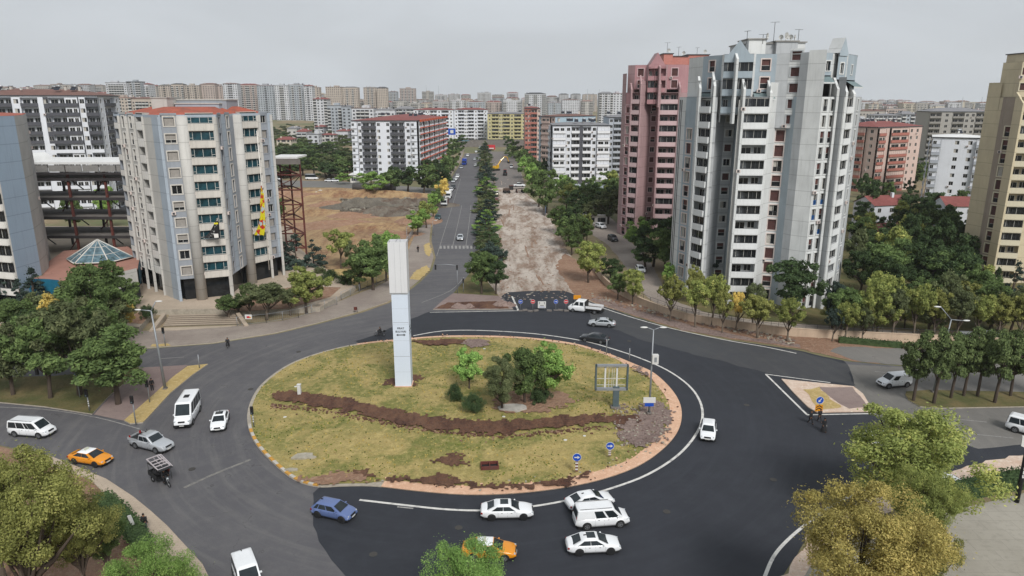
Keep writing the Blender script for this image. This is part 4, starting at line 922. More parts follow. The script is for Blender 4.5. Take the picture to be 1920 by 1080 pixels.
# ---------- steel frame building between and beside the towers ----------
m_rust = M('rust_red_steel', '5e2d25', .8, .3, .8, dirt='4a3a38'); m_dsteel = M('dark_steel', '332f30', .8, .2); m_slab = M('slab_concrete', '6f6a66', .9, .15, .5); m_wroof = M('white_metal_roof', 'd8d8d6', .5, .08, .4)
def steel_frame():
    root = empty('steel_frame_building', (-85, 190, 0)); tag(root, 'rust red steel frame of open floors under a white roof behind the left towers', 'steel frame')
    o = (-85, 190); Yf = 172; x0 = -135; x1 = -62; zs = [1, 6.3, 11.6, 16.9, 22.2]; zr = TOPZ(Yf, 312)
    dz = (zr-1)/4.6; zs = [1+dz*i for i in range(1, 5)]
    for z in zs[:3+1]:
        mb = MB(); mb.box(((x0+x1)/2-o[0], Yf+6.5-o[1], z-.25), (x1-x0, 13, .5), m_slab); mb.box(((x0+x1)/2-o[0], Yf-o[1]-.1, z-.3), (x1-x0+.2, .25, .7), m_dsteel); mb.build('floor_slab', root)
    mb = MB(); mb.box(((x0-14+x1-6)/2-o[0], Yf+7-o[1], zr+.8), (x1-x0+2, 16, .5), m_wroof); mb.build('roof', root)
    mb = MB(); n = 18; wf = (x1-x0)/n
    for i in range(n): mb.box((x0+wf*(i+.5)-o[0], Yf-1-o[1], zr-.4), (wf*.93, .3, 1.5), M('fascia_panel', '84827f', .7))
    mb.box(((x0+x1)/2-o[0], Yf-.8-o[1], zr-1.6), (x1-x0, .4, .5), m_dsteel); mb.build('fascia', root)
    k = 0
    for x in np.linspace(x0+1, x1-.6, 9):
        for y in (Yf+.4, Yf+12.6):
            mb = MB(); mt = m_rust if y < Yf+1 else m_dsteel
            mb.box((0, 0, (zr)/2), (.5 if y < Yf+1 else .45, .5, zr), mt); mb.build('column', root, (x-o[0], y-o[1], 0))
    for i, x in enumerate(np.linspace(x0+1, x1-.6, 9)):
        for z in [0]+zs[:3]:
            if (i+int(z)) % 2:
                mb = MB(); mb.tube([(x-o[0], Yf+.4-o[1], z+dz), (x-6-o[0], Yf+6-o[1], z+.5)], .16, m_rust, 5); mb.build('brace', root); mb = MB(); mb.tube([(x-o[0], Yf+12.6-o[1], z+dz), (x+5-o[0], Yf+12.6-o[1], z+.5)], .16, m_dsteel, 5); mb.build('brace', root)
    mb = MB(); rows = []
    for i in range(7):
        a = math.pi*i/6; rows.append([(x0+7+1.8*math.cos(a)-o[0]+11, Yf+1-o[1], zr+1+1.9*math.sin(a)), (x0+7+1.8*math.cos(a)-o[0]+11, Yf+8-o[1], zr+1+1.9*math.sin(a))])
    mb.grid(rows, m_wroof); mb.face([tuple(r[0]) for r in rows], m_wroof); mb.build('roof_vault', root)
steel_frame()
def lattice():
    root = empty('steel_lattice_tower', (-48, 168, 0)); tag(root, 'rust red open steel lattice end frame with grey roof edge right of the glazed tower', 'steel frame')
    X = [RAT(512, 400)*168, RAT(541, 400)*172, RAT(569, 400)*168]; Yb = 168; zr = TOPZ(168, 300)
    cols = [(X[0], 168), (X[1], 176), (X[2], 168), (X[0], 176)]
    for x, y in cols:
        mb = MB(); mb.box((x+48, y-168, zr/2), (.35, .35, zr), m_rust); mb.build('column', root)
    zs = [zr*i/7 for i in range(8)]
    for z in zs[1:]:
        mb = MB()
        for a, b in ((0, 1), (1, 2), (0, 2), (3, 1)):
            mb = MB(); mb.tube([(cols[a][0]+48, cols[a][1]-168, z), (cols[b][0]+48, cols[b][1]-168, z)], .18, m_rust if z < zr-1 else m_dsteel, 5); mb.build('beam', root)
    for i in range(7):
        mb = MB(); a, b = (0, 2) if i % 2 else (2, 0)
        mb.tube([(cols[a][0]+48, 0, zs[i]), (cols[b][0]+48, 0, zs[i+1])], .1, m_rust, 5); mb.build('brace', root); mb = MB(); mb.tube([(cols[1][0]+48, 8, zs[i]), (cols[b][0]+48, 0, zs[i+1])], .1, m_dsteel, 5); mb.build('brace', root)
    mb = MB(); mb.box(((X[0]+X[2])/2+48, 4, zr+.5), (X[2]-X[0]-1, 8, .4), m_wroof); mb.box(((X[0]+X[2])/2+48, -1.2, zr-.3), (X[2]-X[0]+1, .2, 1.2), m_slab); mb.build('roof', root)
lattice()
# ---------- low podium with teal band and glass pyramid ----------
def podium():
    root = empty('podium_building', (-85, 150, 0)); tag(root, 'low podium with reddish roof terrace and teal fascia band between the left towers', 'building'); o = (-85, 150)
    hz = 6.5; f = [G(95, 526, hz), G(112, 528, hz), G(140, 522, hz), G(150, 530, hz), G(258, 505, hz), G(262, 480, hz), G(240, 462, hz), G(120, 470, hz), G(80, 498, hz), G(-80, 505, hz), G(-80, 520, hz)]
    f = [(x-o[0], y-o[1]) for x, y in f]; mb = MB(); mb.prism(f, PLZ, hz, M('terracotta_terrace', '9a7062', .9, .12, .5), G_dark); mb.build('terrace', root)
    mb = MB(); te = M('teal_fascia', '1c6680', .5, .1)
    for i in (10, 0, 4):
        a, b = f[i], f[(i+1) % len(f)]; n = nrm(a, b); e = .15
        s = 1 if True else -1
        mb.face([(a[0]+n[0]*e, a[1]+n[1]*e, 3.4), (b[0]+n[0]*e, b[1]+n[1]*e, 3.4), (b[0]+n[0]*e, b[1]+n[1]*e, hz+.3), (a[0]+n[0]*e, a[1]+n[1]*e, hz+.3)], te)
    a, b = f[3], f[4]; mb.face([(a[0], a[1]-.3, 3.6), (b[0], b[1]-.3, 3.6), (b[0], b[1]-.3, hz+.3), (a[0], a[1]-.3, hz+.3)], m_be); mb.build('fascia', root)
    c = G(188, 487, hz); c = (c[0]-o[0], c[1]-o[1]); R_ = 6.3; ap = (c[0], c[1], hz+4.2); mb = MB(); fr = MB(); gl = glassm('skylight_glass', (.10, .16, .19), .1, .6)
    P = [(c[0]+R_*math.cos(a), c[1]+R_*.9*math.sin(a), hz+.4) for a in [math.pi/3*i+.2 for i in range(6)]]
    for i in range(6):
        a, b = P[i], P[(i+1) % 6]; mb.face([a, b, ap], gl); fr.tube([a, ap], .13, m_frame, 5); fr.tube([a, b], .12, m_frame, 5)
        for t in (.33, .66):
            q = [tuple(a[j]+(ap[j]-a[j])*t for j in range(3)), tuple(b[j]+(ap[j]-b[j])*t for j in range(3))]; fr.tube(q, .06, m_frame, 4)
        m_ = tuple((a[j]+b[j])/2 for j in range(3)); fr.tube([m_, ap], .06, m_frame, 4)
    sk = mb.build('glass_pyramid', root); fr.build('frame', sk)
podium()
# ---------- mid-distance apartment blocks ----------
def boxpts(px0, px1, Y, depth, row=300, skew=0):
    a = (RAT(px0, row)*Y, Y); b = (RAT(px1, row)*(Y+skew), Y+skew); d = Vector((b[0]-a[0], b[1]-a[1])).normalized(); n = Vector((-d.y, d.x))*depth
    return [a, b, (b[0]+n.x, b[1]+n.y), (a[0]+n.x, a[1]+n.y)]
def hip(B, P, z, mat, h=2.2, over=.5, ridge=.45):
    p = [B.L(q) for q in P]; cx_ = sum(q[0] for q in p)/4; cy_ = sum(q[1] for q in p)/4; mb = MB()
    def ov(q): l = math.hypot(q[0]-cx_, q[1]-cy_); return (cx_+(q[0]-cx_)*(1+over/l), cy_+(q[1]-cy_)*(1+over/l))
    e = [ov(q) for q in p]; L1 = math.dist(p[0], p[1]); L2 = math.dist(p[1], p[2])
    if L1 >= L2: m1 = ((p[0][0]+p[3][0])/2, (p[0][1]+p[3][1])/2); m2 = ((p[1][0]+p[2][0])/2, (p[1][1]+p[2][1])/2)
    else: m1 = ((p[0][0]+p[1][0])/2, (p[0][1]+p[1][1])/2); m2 = ((p[2][0]+p[3][0])/2, (p[2][1]+p[3][1])/2)
    r1 = (m1[0]+(m2[0]-m1[0])*.28, m1[1]+(m2[1]-m1[1])*.28); r2 = (m2[0]+(m1[0]-m2[0])*.28, m2[1]+(m1[1]-m2[1])*.28)
    if L1 >= L2: F = [[(*e[0], z), (*e[1], z), (*r2, z+h), (*r1, z+h)], [(*e[1], z), (*e[2], z), (*r2, z+h)], [(*e[2], z), (*e[3], z), (*r1, z+h), (*r2, z+h)], [(*e[3], z), (*e[0], z), (*r1, z+h)]]
    else: F = [[(*e[0], z), (*e[1], z), (*r1, z+h)], [(*e[1], z), (*e[2], z), (*r2, z+h), (*r1, z+h)], [(*e[2], z), (*e[3], z), (*r2, z+h)], [(*e[3], z), (*e[0], z), (*r1, z+h), (*r2, z+h)]]
    for f in F: mb.face(f, mat)
    mb.face([(*q, z-.02) for q in e][::-1], mat); mb.prism(e, z-.35, z-.01, m_rail, bottom=True)
    return mb.build('roof', B.root)
def rooftop(B, P, z, n, rg):
    a, b, c, d = [B.L(q) for q in P]
    for i in range(n):
        u, v = rg.uniform(.12, .88), rg.uniform(.15, .85); x = a[0]+(b[0]-a[0])*u+(d[0]-a[0])*v; y = a[1]+(b[1]-a[1])*u+(d[1]-a[1])*v; mb = MB(); k = rg.random()
        if k < .6:
            mb.face([(-.9, -.6, .3), (.9, -.6, .3), (.9, .5, 1.3), (-.9, .5, 1.3)], m_solar); mb.tube([(-.8, .6, 1.6), (.8, .6, 1.6)], .28, m_tank, 8); [mb.box((q, .6, .8), (.06, .06, 1.6), m_rail) for q in (-.8, .8)]
            mb.build('solar_heater', B.root, (x, y, z))
        elif k < .85: mb.box((0, 0, .8), (.7, .7, 1.6), m_bei2); mb.box((0, 0, 1.65), (.9, .9, .1), m_rail); mb.build('chimney', B.root, (x, y, z))
        else: dish(B.root, (x, y, z), .5, rg.uniform(-.5, .5))
def facade(B, a, b, z0, nf, fh, patt, mats, rg, wst=('plain', 'curtain'), gl=('open', 'open', 'glazed'), glass=None, surround=None, bmat=None):
    """patt: list of (share, code): - blank, w window, B projecting balcony, R recessed balcony"""
    tot = sum(p[0] for p in patt); x = 0; wall, bal = mats; l = math.dist(a, b)
    for i, (s_, c) in enumerate(patt):
        p = (a[0]+(b[0]-a[0])*x/tot, a[1]+(b[1]-a[1])*x/tot); x += s_; q = (a[0]+(b[0]-a[0])*x/tot, a[1]+(b[1]-a[1])*x/tot); wd = l*s_/tot; z1 = z0+nf*fh
        m = wall[i % len(wall)] if isinstance(wall, (list, tuple)) else wall
        if c == '-': B.strip(p, q, z0, z1, fh, 'blank', m)
        elif c == 'w': B.strip(p, q, z0, z1, fh, 'win', m, ww=1.4, wh=1.4, sill=.9, styles=wst, rnd=rg, dep=.2, glass=glass, surround=surround)
        elif c == 'W': B.strip(p, q, z0, z1, fh, 'win2', m, ww=1.3, wh=1.4, sill=.9, styles=wst, rnd=rg, dep=.2, glass=glass)
        elif c == 'B': B.strip(p, q, z0, z1, fh, 'balc', bal, mat2=m, rec=.15, rnd=rg, off=1.0, gl=gl, ph=1.0, glass=glass)
        elif c == 'b': B.strip(p, q, z0, z1, fh, 'balc', m, mat2=m, rec=.15, rnd=rg, off=1.0, gl=gl, ph=1.0, glass=glass)
        elif c == 'R': B.strip(p, q, z0, z1, fh, 'balc', bal, mat2=m, rec=1.2, rnd=rg, off=.1, gl=gl, ph=1.0, glass=glass)
def block(name, label, P, nf, fh, pf, pr, mats, roofm, seed, low=None, z0=0, cat='apartment block', pl=None, hiph=2, nroof=6, **kw):
    rg = random.Random(seed); cx_ = sum(p[0] for p in P)/4; cy_ = sum(p[1] for p in P)/4; B = Bld(name, label, cat, (cx_, cy_), wcap=100, bcap=100)
    if low: facade(B, P[0], P[1], z0, low[0], fh, pf, low[1], rg, **kw); facade(B, P[0], P[1], z0+low[0]*fh, nf-low[0], fh, pf, mats, rg, **kw)
    else: facade(B, P[0], P[1], z0, nf, fh, pf, mats, rg, **kw)
    z1 = z0+nf*fh; wall = mats[0][0] if isinstance(mats[0], (list, tuple)) else mats[0]
    for i, (a, b) in enumerate(((P[1], P[2]), (P[2], P[3]), (P[3], P[0]))):
        pt = {0: pr, 2: pl}.get(i)
        if pt: facade(B, a, b, z0, nf, fh, pt, mats, rg, **kw)
        else: B.strip(a, b, z0, z1, fh, 'blank', wall)
    for i in range(4):
        a, b = B.L(P[i]), B.L(P[(i+1) % 4]); B.q(a, b, z1, z1+.6, wall)
        if z0 > 0: B.q(a, b, 0, z0, m_be)
    hip(B, P, z1+.6, roofm, hiph); rooftop(B, P, z1+1.1+hiph*.4, nroof, rg); B.finish(); return B
m_tile = M('red_tiles', '7c4642', .9, .2, .8); m_tile2 = M('brown_tiles', '6d5048', .9, .2, .8); m_groof = M('grey_roof', '7b7b7e', .9, .15, .6)
w1 = M('white_render', 'd3d6dc', .85, .05, .3, streak=.15); wd = M('dark_band_render', '4b4c52', .85, .08, .3); wg = M('light_grey_render', 'a6abb3', .85, .06, .3, streak=.2); wo = M('orange_render', 'b05238', .85, .08); wpk = M('pinkish_render', 'c2aca2', .85, .08, .3, streak=.2); wrd = M('red_brown_render', 'a0665a', .85, .08); wyl = M('pale_yellow_render', 'b5ad82', .85, .08, .4, streak=.2)
# dark balconied block far left
P = boxpts(-60, 192, 232, 22, 250, 8)
block('apartment_block', 'grey and white apartment block with dark grey balcony bands behind the steel frame', P, 13, 2.95, [(2, 'w'), (3, 'B'), (2, 'w'), (4, 'R'), (2, 'w'), (4, 'R'), (1.2, '-'), (1.2, 'w'), (4, 'R'), (3, 'B'), (1.5, 'w'), (3, 'R')], [(1, 'w'), (2, 'R'), (1, 'w')], ([w1, w1, w1, wg, w1, w1, w1, wd], wd), m_tile2, 41, z0=.5, nroof=14, low=(8, ([w1, w1, wg, w1, w1, w1], w1)), gl=('open',))
# white / orange block
P = boxpts(661, 783, 345, 75, 270, 0); P[2] = (P[1][0]+9+RAT(836, 270)*0, P[1][1]+78); P[3] = (P[0][0]+9, P[0][1]+78)
P[2] = (RAT(834, 240)*425, 425)
P[3] = (P[2][0]-(P[1][0]-P[0][0]), 425)
block('apartment_block', 'white apartment block with dark balconies and orange trimmed side wing left of the avenue', P, 9, 3.0, [(2, 'b'), (1.3, 'w'), (5, 'R'), (1.6, 'w'), (1.6, '-'), (1.5, 'w'), (5, 'R'), (2.2, 'w'), (2, 'b')], [(2, 'b'), (1, 'w'), (2, 'b'), (1, 'w'), (2, 'b'), (1, 'w'), (2, 'b'), (1, 'w'), (2, 'b'), (1, 'w'), (2, 'b')], (w1, wd), m_tile, 42, z0=1, nroof=10, gl=('open',), glass=G_grey)
# (the trims are the block's awnings)
def trims(P, nf, fh, z0, n, mat):
    root = None
    a, b = P[1], P[2]; d = Vector((b[0]-a[0], b[1]-a[1])); l = d.length; d.normalize(); nn = Vector((d.y, -d.x)); par = [o for o in bpy.data.objects if o.type == 'EMPTY' and 'orange trimmed' in o.get('label', '')][0]
    for f in range(nf+1):
        mb = MB()
        for i in range(n):
            c = Vector(a)+d*(l*(i+.5)/n)+nn*1.6-Vector(par.location[:2]); mb.box((c.x, c.y, z0+f*fh+(.1 if f < nf else .4)), (l/n*.75, .9, .35 if f < nf else 1.0), mat, math.atan2(d.y, d.x))
        mb.build('awning', par)
trims(P, 9, 3., 1, 11, wo)
# right side white block
P = boxpts(1036, 1142, 325, 24, 290, 0)
block('apartment_block', 'white apartment block with grey central strip right of the avenue works', P, 9, 2.95, [(3.4, 'B'), (1.6, 'w'), (2.2, 'R'), (.9, '-'), (2.2, 'R'), (1.6, 'w'), (3.4, 'B')], None, ([w1, w1, w1, wd, w1, w1, w1], M('white_balcony', 'dcdde0', .85, .04)), m_groof, 43, z0=0, pl=[(1, 'w'), (2, 'B'), (1, 'w')], nroof=12, hiph=1)
P = boxpts(1140, 1200, 370, 24, 290, 0)
block('apartment_block', 'grey apartment block half hidden between the white block and pink tower', P, 10, 2.9, [(1, 'w'), (2, 'R'), (1, 'w'), (2, 'R'), (1, 'w')], None, (wg, wg), m_groof, 44, nroof=5, hiph=1)
P = boxpts(1010, 1040, 392, 30, 290, -10)
block('apartment_block', 'pale blue and cream apartment block behind the left edge of the white block', P, 10, 2.9, [(1, 'w'), (2, 'B'), (1, 'w')], None, ([M('pale_blue_render', '9fb2bd', .85, .05), wpk, wpk], wpk), m_tile2, 45, nroof=4, pl=[(1, 'w'), (1.6, 'B'), (1, 'w')], hiph=1)
P = boxpts(984, 1012, 455, 40, 290, 0)
block('apartment_block', 'red brown apartment block with white framed windows beside the avenue trees', P, 11, 2.95, [(1, 'w'), (1, 'w'), (2, 'R'), (1, 'w')], None, ([wrd, wrd, wpk, wpk], wrd), m_tile, 46, pl=[(1, 'w')]*5, nroof=3, hiph=1)
# row closing the avenue
for i, (x0, x1, tp, Y, mt, bm, lab, pat) in enumerate(((776, 850, 205, 640, w1, w1, 'white long apartment block closing the avenue, left of its blue sign', 9), (852, 914, 205, 650, w1, w1, 'white apartment block with dark window bands at the avenue end', 9), (914, 985, 210, 625, wyl, wyl, 'pale yellow green apartment block at the far end of the avenue', 8))):
    z = TOPZ(Y, tp); nf = int((z-2)/3); P = boxpts(x0, x1, Y, 18, 230, 0)
    block('apartment_block', lab, P, nf, 3, [(1, 'w'), (1.6, 'R'), (1, 'W'), (1.6, 'R'), (1, 'w'), (1.6, 'R'), (1, 'w')], None, (mt, bm), m_tile if i < 2 else m_groof, 60+i, z0=2, nroof=3, hiph=1.5)
# pink and red mid blocks on the right
P = boxpts(1640, 1722, 300, 20, 290, 14)
block('apartment_block', 'pink apartment block with red balcony bands and red roof between grey and tan towers', P, 9, 2.95, [(1.5, 'B'), (1.2, '-'), (4, 'B'), (1.5, 'W'), (2, 'w')], None, (wpk, wrd), m_tile, 47, pl=[(1, 'w'), (2, 'B'), (1, 'w')], nroof=8)
P = boxpts(1612, 1655, 325, 22, 290, -6)
block('apartment_block', 'red and pink balconied block directly right of the grey tower', P, 9, 2.9, [(1, 'B'), (1, 'w'), (1.6, 'B'), (1, 'w')], None, (wpk, wrd), m_tile, 48, nroof=4)
P = boxpts(1742, 1838, 272, 18, 310, -8)
block('apartment_block', 'blue white apartment block with small square windows beside the tan tower', P, 8, 3.0, [(1.2, 'B'), (1.2, '-'), (2, 'w'), (1.6, 'w'), (1, 'B')], None, (w1, wg), m_wroof, 49, pl=[(1, 'w'), (1.5, 'B')], nroof=2, hiph=.8)
P = boxpts(1742, 1850, 420, 24, 230, -6)
block('concrete_shell', 'unfinished bare concrete block with empty openings behind the blue white block', P, 10, 3.1, [(1, 'R'), (1, 'w'), (1, 'R'), (1, 'W'), (1, 'R')], None, (M('raw_concrete', '9c9994', .9, .1), M('raw_concrete2', '8a8782', .9, .1)), m_groof, 50, cat='building shell', nroof=0, wst=('tiny',), gl=('open',))
# villas among the trees
def villa(label, px, py, w_, d_, h, rot, seed):
    x, y = G(px, py); root = empty('villa', (x, y, 0), rot); tag(root, label, 'house'); mb = MB(); mb.box((0, 0, h/2), (w_, d_, h), w1); mb.build('wall', root)
    rb = MB(); t = h; rf = m_tile; z1 = h+2.4
    for s in (-1, 1): rb.face([(-w_/2-.4, s*(d_/2+.4), h-.1), (w_/2+.4, s*(d_/2+.4), h-.1), (w_/2+.4, 0, z1), (-w_/2-.4, 0, z1)][::s], rf)
    for s in (-1, 1): rb.face([(s*w_/2, -d_/2, h), (s*w_/2, d_/2, h), (s*w_/2, 0, z1-.3)], w1)
    rb.build('roof', root); mb = MB(); mb.box((w_*.2, -d_*.1, h+2.2), (.8, .8, 2), w1); mb.build('chimney', root)
    for i in range(3): put(winmesh(1.2, 1.3, 'plain', dep=-.05), 'window', root, (-w_/2+w_*(i+.3)/3, -d_/2, h-2.2)); 
    remember(root)
villa('white villa with red pitched roof among trees right of the grey tower', 1648, 422, 13, 9, 7, .25, 1)
villa('white villa with red roof close to the left side of the tan tower', 1800, 425, 14, 9, 7, -.1, 2)
villa('low villa with orange roof and broken gables below the other villas', 1650, 462, 16, 8, 4, .5, 3)
# low pavilion and tunnel by the lot
def shed(name, label, px0, px1, Y, d_, h, mroof, mwall, cat='building', over=1.2, slope=.4):
    P_ = boxpts(px0, px1, Y, d_, 340, 0); cx_ = (P_[0][0]+P_[1][0])/2; root = empty(name, (cx_, Y+d_/2, 0)); tag(root, label, cat); L_ = P_[1][0]-P_[0][0]; mb = MB(); mb.box((0, 0, h/2), (L_, d_, h), mwall); mb.build('wall', root)
    mb = MB(); mb.box((0, 0, h+.2), (L_+over, d_+over, .35), mroof); mb.build('roof', root)
    n = max(2, int(L_/3.5))
    for i in range(n): put(winmesh(L_/n*.7, h*.5, 'glazed', dep=-.05), 'window', root, (-L_/2+L_/n*(i+.15), -d_/2, h*.25))
shed('pavilion', 'low white roofed pavilion in front of the orange trimmed block', 657, 690, 338, 8, 3.6, m_wroof, m_wh2)
shed('market_hall', 'low hall with white and blue roof behind trees below the white block', 1086, 1155, 285, 14, 3.4, M('blue_white_sheet', '9aa0a8', .6, .1), M('blue_sheet', '2c5e9e', .6, .1))
shed('guard_hut', 'flat white roofed booth beside the service road barrier', 1099, 1141, 222, 5, 2.8, m_wroof, m_wh2)
shed('petrol_station', 'teal canopy filling station at the far end of the avenue', 852, 880, 600, 12, 5, M('teal_canopy', '2a7f96', .5), m_wh2)
mb = MB(); a = G(662, 357); b = G(742, 357); mb.tube([(a[0], a[1], 1.4), (b[0], b[1], 1.4)], 1.6, M('dark_pipe', '4f4c4a', .8, .2), 16); tag(mb.build('pipe'), 'long dark pipe lying along the back edge of the excavated lot', 'pipe')
# ---------- far city: each block its own object, roof as part ----------
fw = [M('far_wall_%d' % i, c, .9, .14, .2) for i, c in enumerate(('a5a6a8', 'b4b2ae', 'a39f99', 'bcbec2', 'aca298', '9ca2a8', 'beb6a6', 'aa9d96'))]
fwn = ['grey', 'pale grey', 'taupe', 'white', 'tan', 'blue grey', 'cream', 'brownish']
frf = [m_groof, m_tile, m_tile2, m_rail]; frn = ['grey roof', 'red roof', 'brown roof', 'dark roof']
fbal = M('far_balcony', 'c0c0be', .9, .05); fwin = M('far_window', (.035, .038, .042), .5, .3, .5)
FARL = []
def farblock(px0, px1, top, Y, wi, ri, seed, base=None, depth=None, rot=0, floors=None, dark=None):
    rg = random.Random(seed); x0, x1 = RAT(px0, top)*Y, RAT(px1, top)*Y; wd_ = x1-x0; d_ = depth or rg.uniform(12, 20); cx_ = (x0+x1)/2; zb = TZ(cx_, Y)-1; zt = TOPZ(Y, top); h = zt-zb
    if h < 6: h = 6; zt = zb+h
    mb = MB(); wm = fw[wi]; mb.box((0, 0, h/2), (wd_, d_, h), wm); fh = 3; nf = max(2, int(h/fh)); nb = max(2, int(wd_/3.2)); cw = wd_/nb; pat = [rg.choice('wwbrw') for _ in range(nb)]
    pat = [pat[min(i, nb-1-i)] for i in range(nb)]; bm = rg.choice((fbal, fbal, wm)) if dark is None else dark
    for i in range(nb):
        xa = -wd_/2+cw*i; c = pat[i]
        if c == 'b' or c == 'r':
            mb.box((xa+cw/2, -d_/2-.35, h/2), (cw*.8, .6, .1), bm)
            for f in range(nf):
                z = .5+f*fh; mb.box((xa+cw/2, -d_/2-.6, z+.55), (cw*.92, 1.0, 1.0), bm)
            mb.face([(xa+cw*.06, -d_/2-.12, 1), (xa+cw*.94, -d_/2-.12, 1), (xa+cw*.94, -d_/2-.12, nf*fh), (xa+cw*.06, -d_/2-.12, nf*fh)], fwin)
        else:
            for f in range(nf):
                z = .5+f*fh+1; mb.face([(xa+cw*.28, -d_/2-.1, z), (xa+cw*.72, -d_/2-.1, z), (xa+cw*.72, -d_/2-.1, z+1.4), (xa+cw*.28, -d_/2-.1, z+1.4)], fwin)
    sd_ = 1 if cx_ < 0 else -1; ns = max(2, int(d_/4)); 
    for i in range(ns):
        for f in range(nf):
            z = 1.5+f*fh; y0 = -d_/2+d_*(i+.3)/ns; X = sd_*(wd_/2+.1); q = [(X, y0, z), (X, y0+1.4, z), (X, y0+1.4, z+1.4), (X, y0, z+1.4)]; mb.face(q if sd_ > 0 else q[::-1], fwin)
    o = mb.build('apartment_block', None, (cx_, Y+d_/2, zb), rot)
    rb = MB(); hh = rg.uniform(1, 2.4); e = .6; w2, d2 = wd_/2+e, d_/2+e; rm = frf[ri]
    if rg.random() < .65:
        a = [(-w2, -d2, h), (w2, -d2, h), (w2, d2, h), (-w2, d2, h)]; t = [(-w2*.5, 0, h+hh), (w2*.5, 0, h+hh)]
        for f in ([a[0], a[1], t[1], t[0]], [a[1], a[2], t[1]], [a[2], a[3], t[0], t[1]], [a[3], a[0], t[0]]): rb.face(f, rm)
    else: rb.box((0, 0, h+.15), (wd_+.8, d_+.8, .3), rm); rb.box((rg.uniform(-.2, .2)*wd_, 0, h+1.4), (wd_*.3, d_*.4, 2.4), wm)
    for _ in range(rg.randint(2, 5)):
        x, y = rg.uniform(-.4, .4)*wd_, rg.uniform(-.4, .4)*d_; rb.box((x, y, h+1.3), (.9, .9, 1.8), rg.choice((fbal, wm, m_solar)))
    rb.build('roof', o); FARL.append((o, (px0+px1)/2, Y, fwn[wi], frn[ri], nf, wd_)); return o
sk = [(-5, 22, 164, 1500, 2), (22, 34, 167, 1500, 2), (36, 60, 165, 1480, 0), (62, 92, 160, 1450, 2), (94, 112, 158, 1450, 2), (113, 140, 159, 1430, 2), (142, 168, 159, 1440, 0), (170, 192, 160, 1460, 2), (197, 236, 155, 1000, 3), (236, 262, 153, 1010, 5), (263, 277, 158, 1020, 3), (278, 292, 161, 1200, 2),
      (296, 318, 160, 1100, 4), (320, 343, 158, 1090, 4), (345, 372, 160, 1080, 4), (374, 402, 158, 1090, 7), (404, 416, 161, 1100, 7), (417, 444, 157, 1050, 3), (446, 480, 159, 1080, 7), (481, 513, 160, 1060, 5), (514, 540, 160, 1050, 3), (541, 568, 159, 1050, 5), (569, 584, 161, 1040, 3), (586, 598, 164, 1080, 4),
      (610, 640, 163, 1300, 4), (641, 670, 164, 1300, 4), (681, 706, 164, 1350, 4), (706, 726, 165, 1340, 4), (728, 744, 172, 1500, 5), (749, 778, 166, 1450, 7), (791, 812, 172, 1700, 2), (815, 838, 178, 1900, 0), (840, 862, 177, 2000, 0), (864, 882, 178, 2000, 2), (895, 920, 174, 1700, 0), (922, 945, 178, 1900, 2), (950, 972, 174, 1700, 0), (984, 1024, 176, 1150, 3), (1025, 1045, 181, 1600, 0), (1048, 1066, 177, 1700, 0), (1071, 1089, 177, 1700, 0), (1093, 1120, 177, 1800, 4), (1124, 1150, 175, 950, 3), (1150, 1168, 175, 950, 3),
      (586, 613, 186, 800, 3), (613, 640, 198, 700, 5), (640, 658, 200, 690, 5), (659, 700, 203, 640, 3), (700, 740, 206, 650, 3), (740, 776, 204, 660, 0), (200, 245, 183, 700, 4), (246, 284, 185, 700, 4), (0, 40, 180, 900, 3), (42, 80, 181, 900, 0), (85, 130, 180, 880, 0), (132, 172, 178, 900, 2), (174, 200, 182, 900, 0),
      (1614, 1630, 188, 2600, 0), (1634, 1646, 188, 2600, 3), (1648, 1662, 188, 2600, 0), (1666, 1680, 188, 2600, 3), (1684, 1696, 188, 2600, 0), (1698, 1710, 189, 2600, 3), (1612, 1640, 226, 520, 3), (1640, 1690, 216, 560, 3), (1692, 1716, 214, 600, 5), (1717, 1742, 216, 600, 3), (1745, 1800, 205, 700, 6), (1802, 1845, 207, 700, 0), (1612, 1660, 208, 800, 2), (1662, 1700, 204, 820, 7)]
rg = random.Random(77)
for i, (a, b, t, Y, wi) in enumerate(sk): farblock(a, b, t, Y, wi, rg.choice((0, 1, 2, 2, 3)) if Y > 900 else rg.choice((0, 1, 1, 2)), 100+i)
sk2 = [(518, 545, 262, 505, 6), (556, 574, 247, 600, 3), (576, 597, 252, 560, 3), (602, 626, 253, 570, 1), (630, 652, 246, 640, 3), (538, 556, 241, 690, 1), (590, 606, 238, 700, 3)]
for i, (a, b, t, Y, wi) in enumerate(sk2): farblock(a, b, t, Y, wi, (1, 1, 0)[i % 3], 700+i)
# filling rows of the low city
nfill = 0
for Y, tp, st in ((2600, 188, 26), (2100, 187, 26), (1700, 187, 28), (1400, 190, 30), (1180, 191, 30), (980, 194, 32), (840, 199, 34), (730, 204, 36), (640, 211, 38)):
    px = -20+rg.uniform(0, 30)
    while px < 1860:
        wd_ = st*rg.uniform(.7, 1.25); t = tp+rg.uniform(-4, 4)
        vis = not (1180 < px < 1590) and not (Y < 1150 and (240 < px < 500)) and not (Y < 900 and 515 < px+wd_ and px < 660) and not (Y <= 730 and (px < 230 or 760 < px+wd_ and px < 1030)) and not (Y <= 640 and px > 1150)
        if Y >= 1400 and px < 600: t = tp-14+rg.uniform(-5, 4) if Y < 2000 else tp
        elif px > 1600: t += 4+3*(Y > 1500)
        if vis and rg.random() < .93 and nfill < 225:
            farblock(px, px+wd_*.92, t, Y+rg.uniform(-25, 25), rg.choice((0, 1, 2, 3, 4, 5, 6, 7, 1, 3, 6)), rg.choice((0, 1, 1, 2, 2, 3)), 300+nfill); nfill += 1
        px += wd_
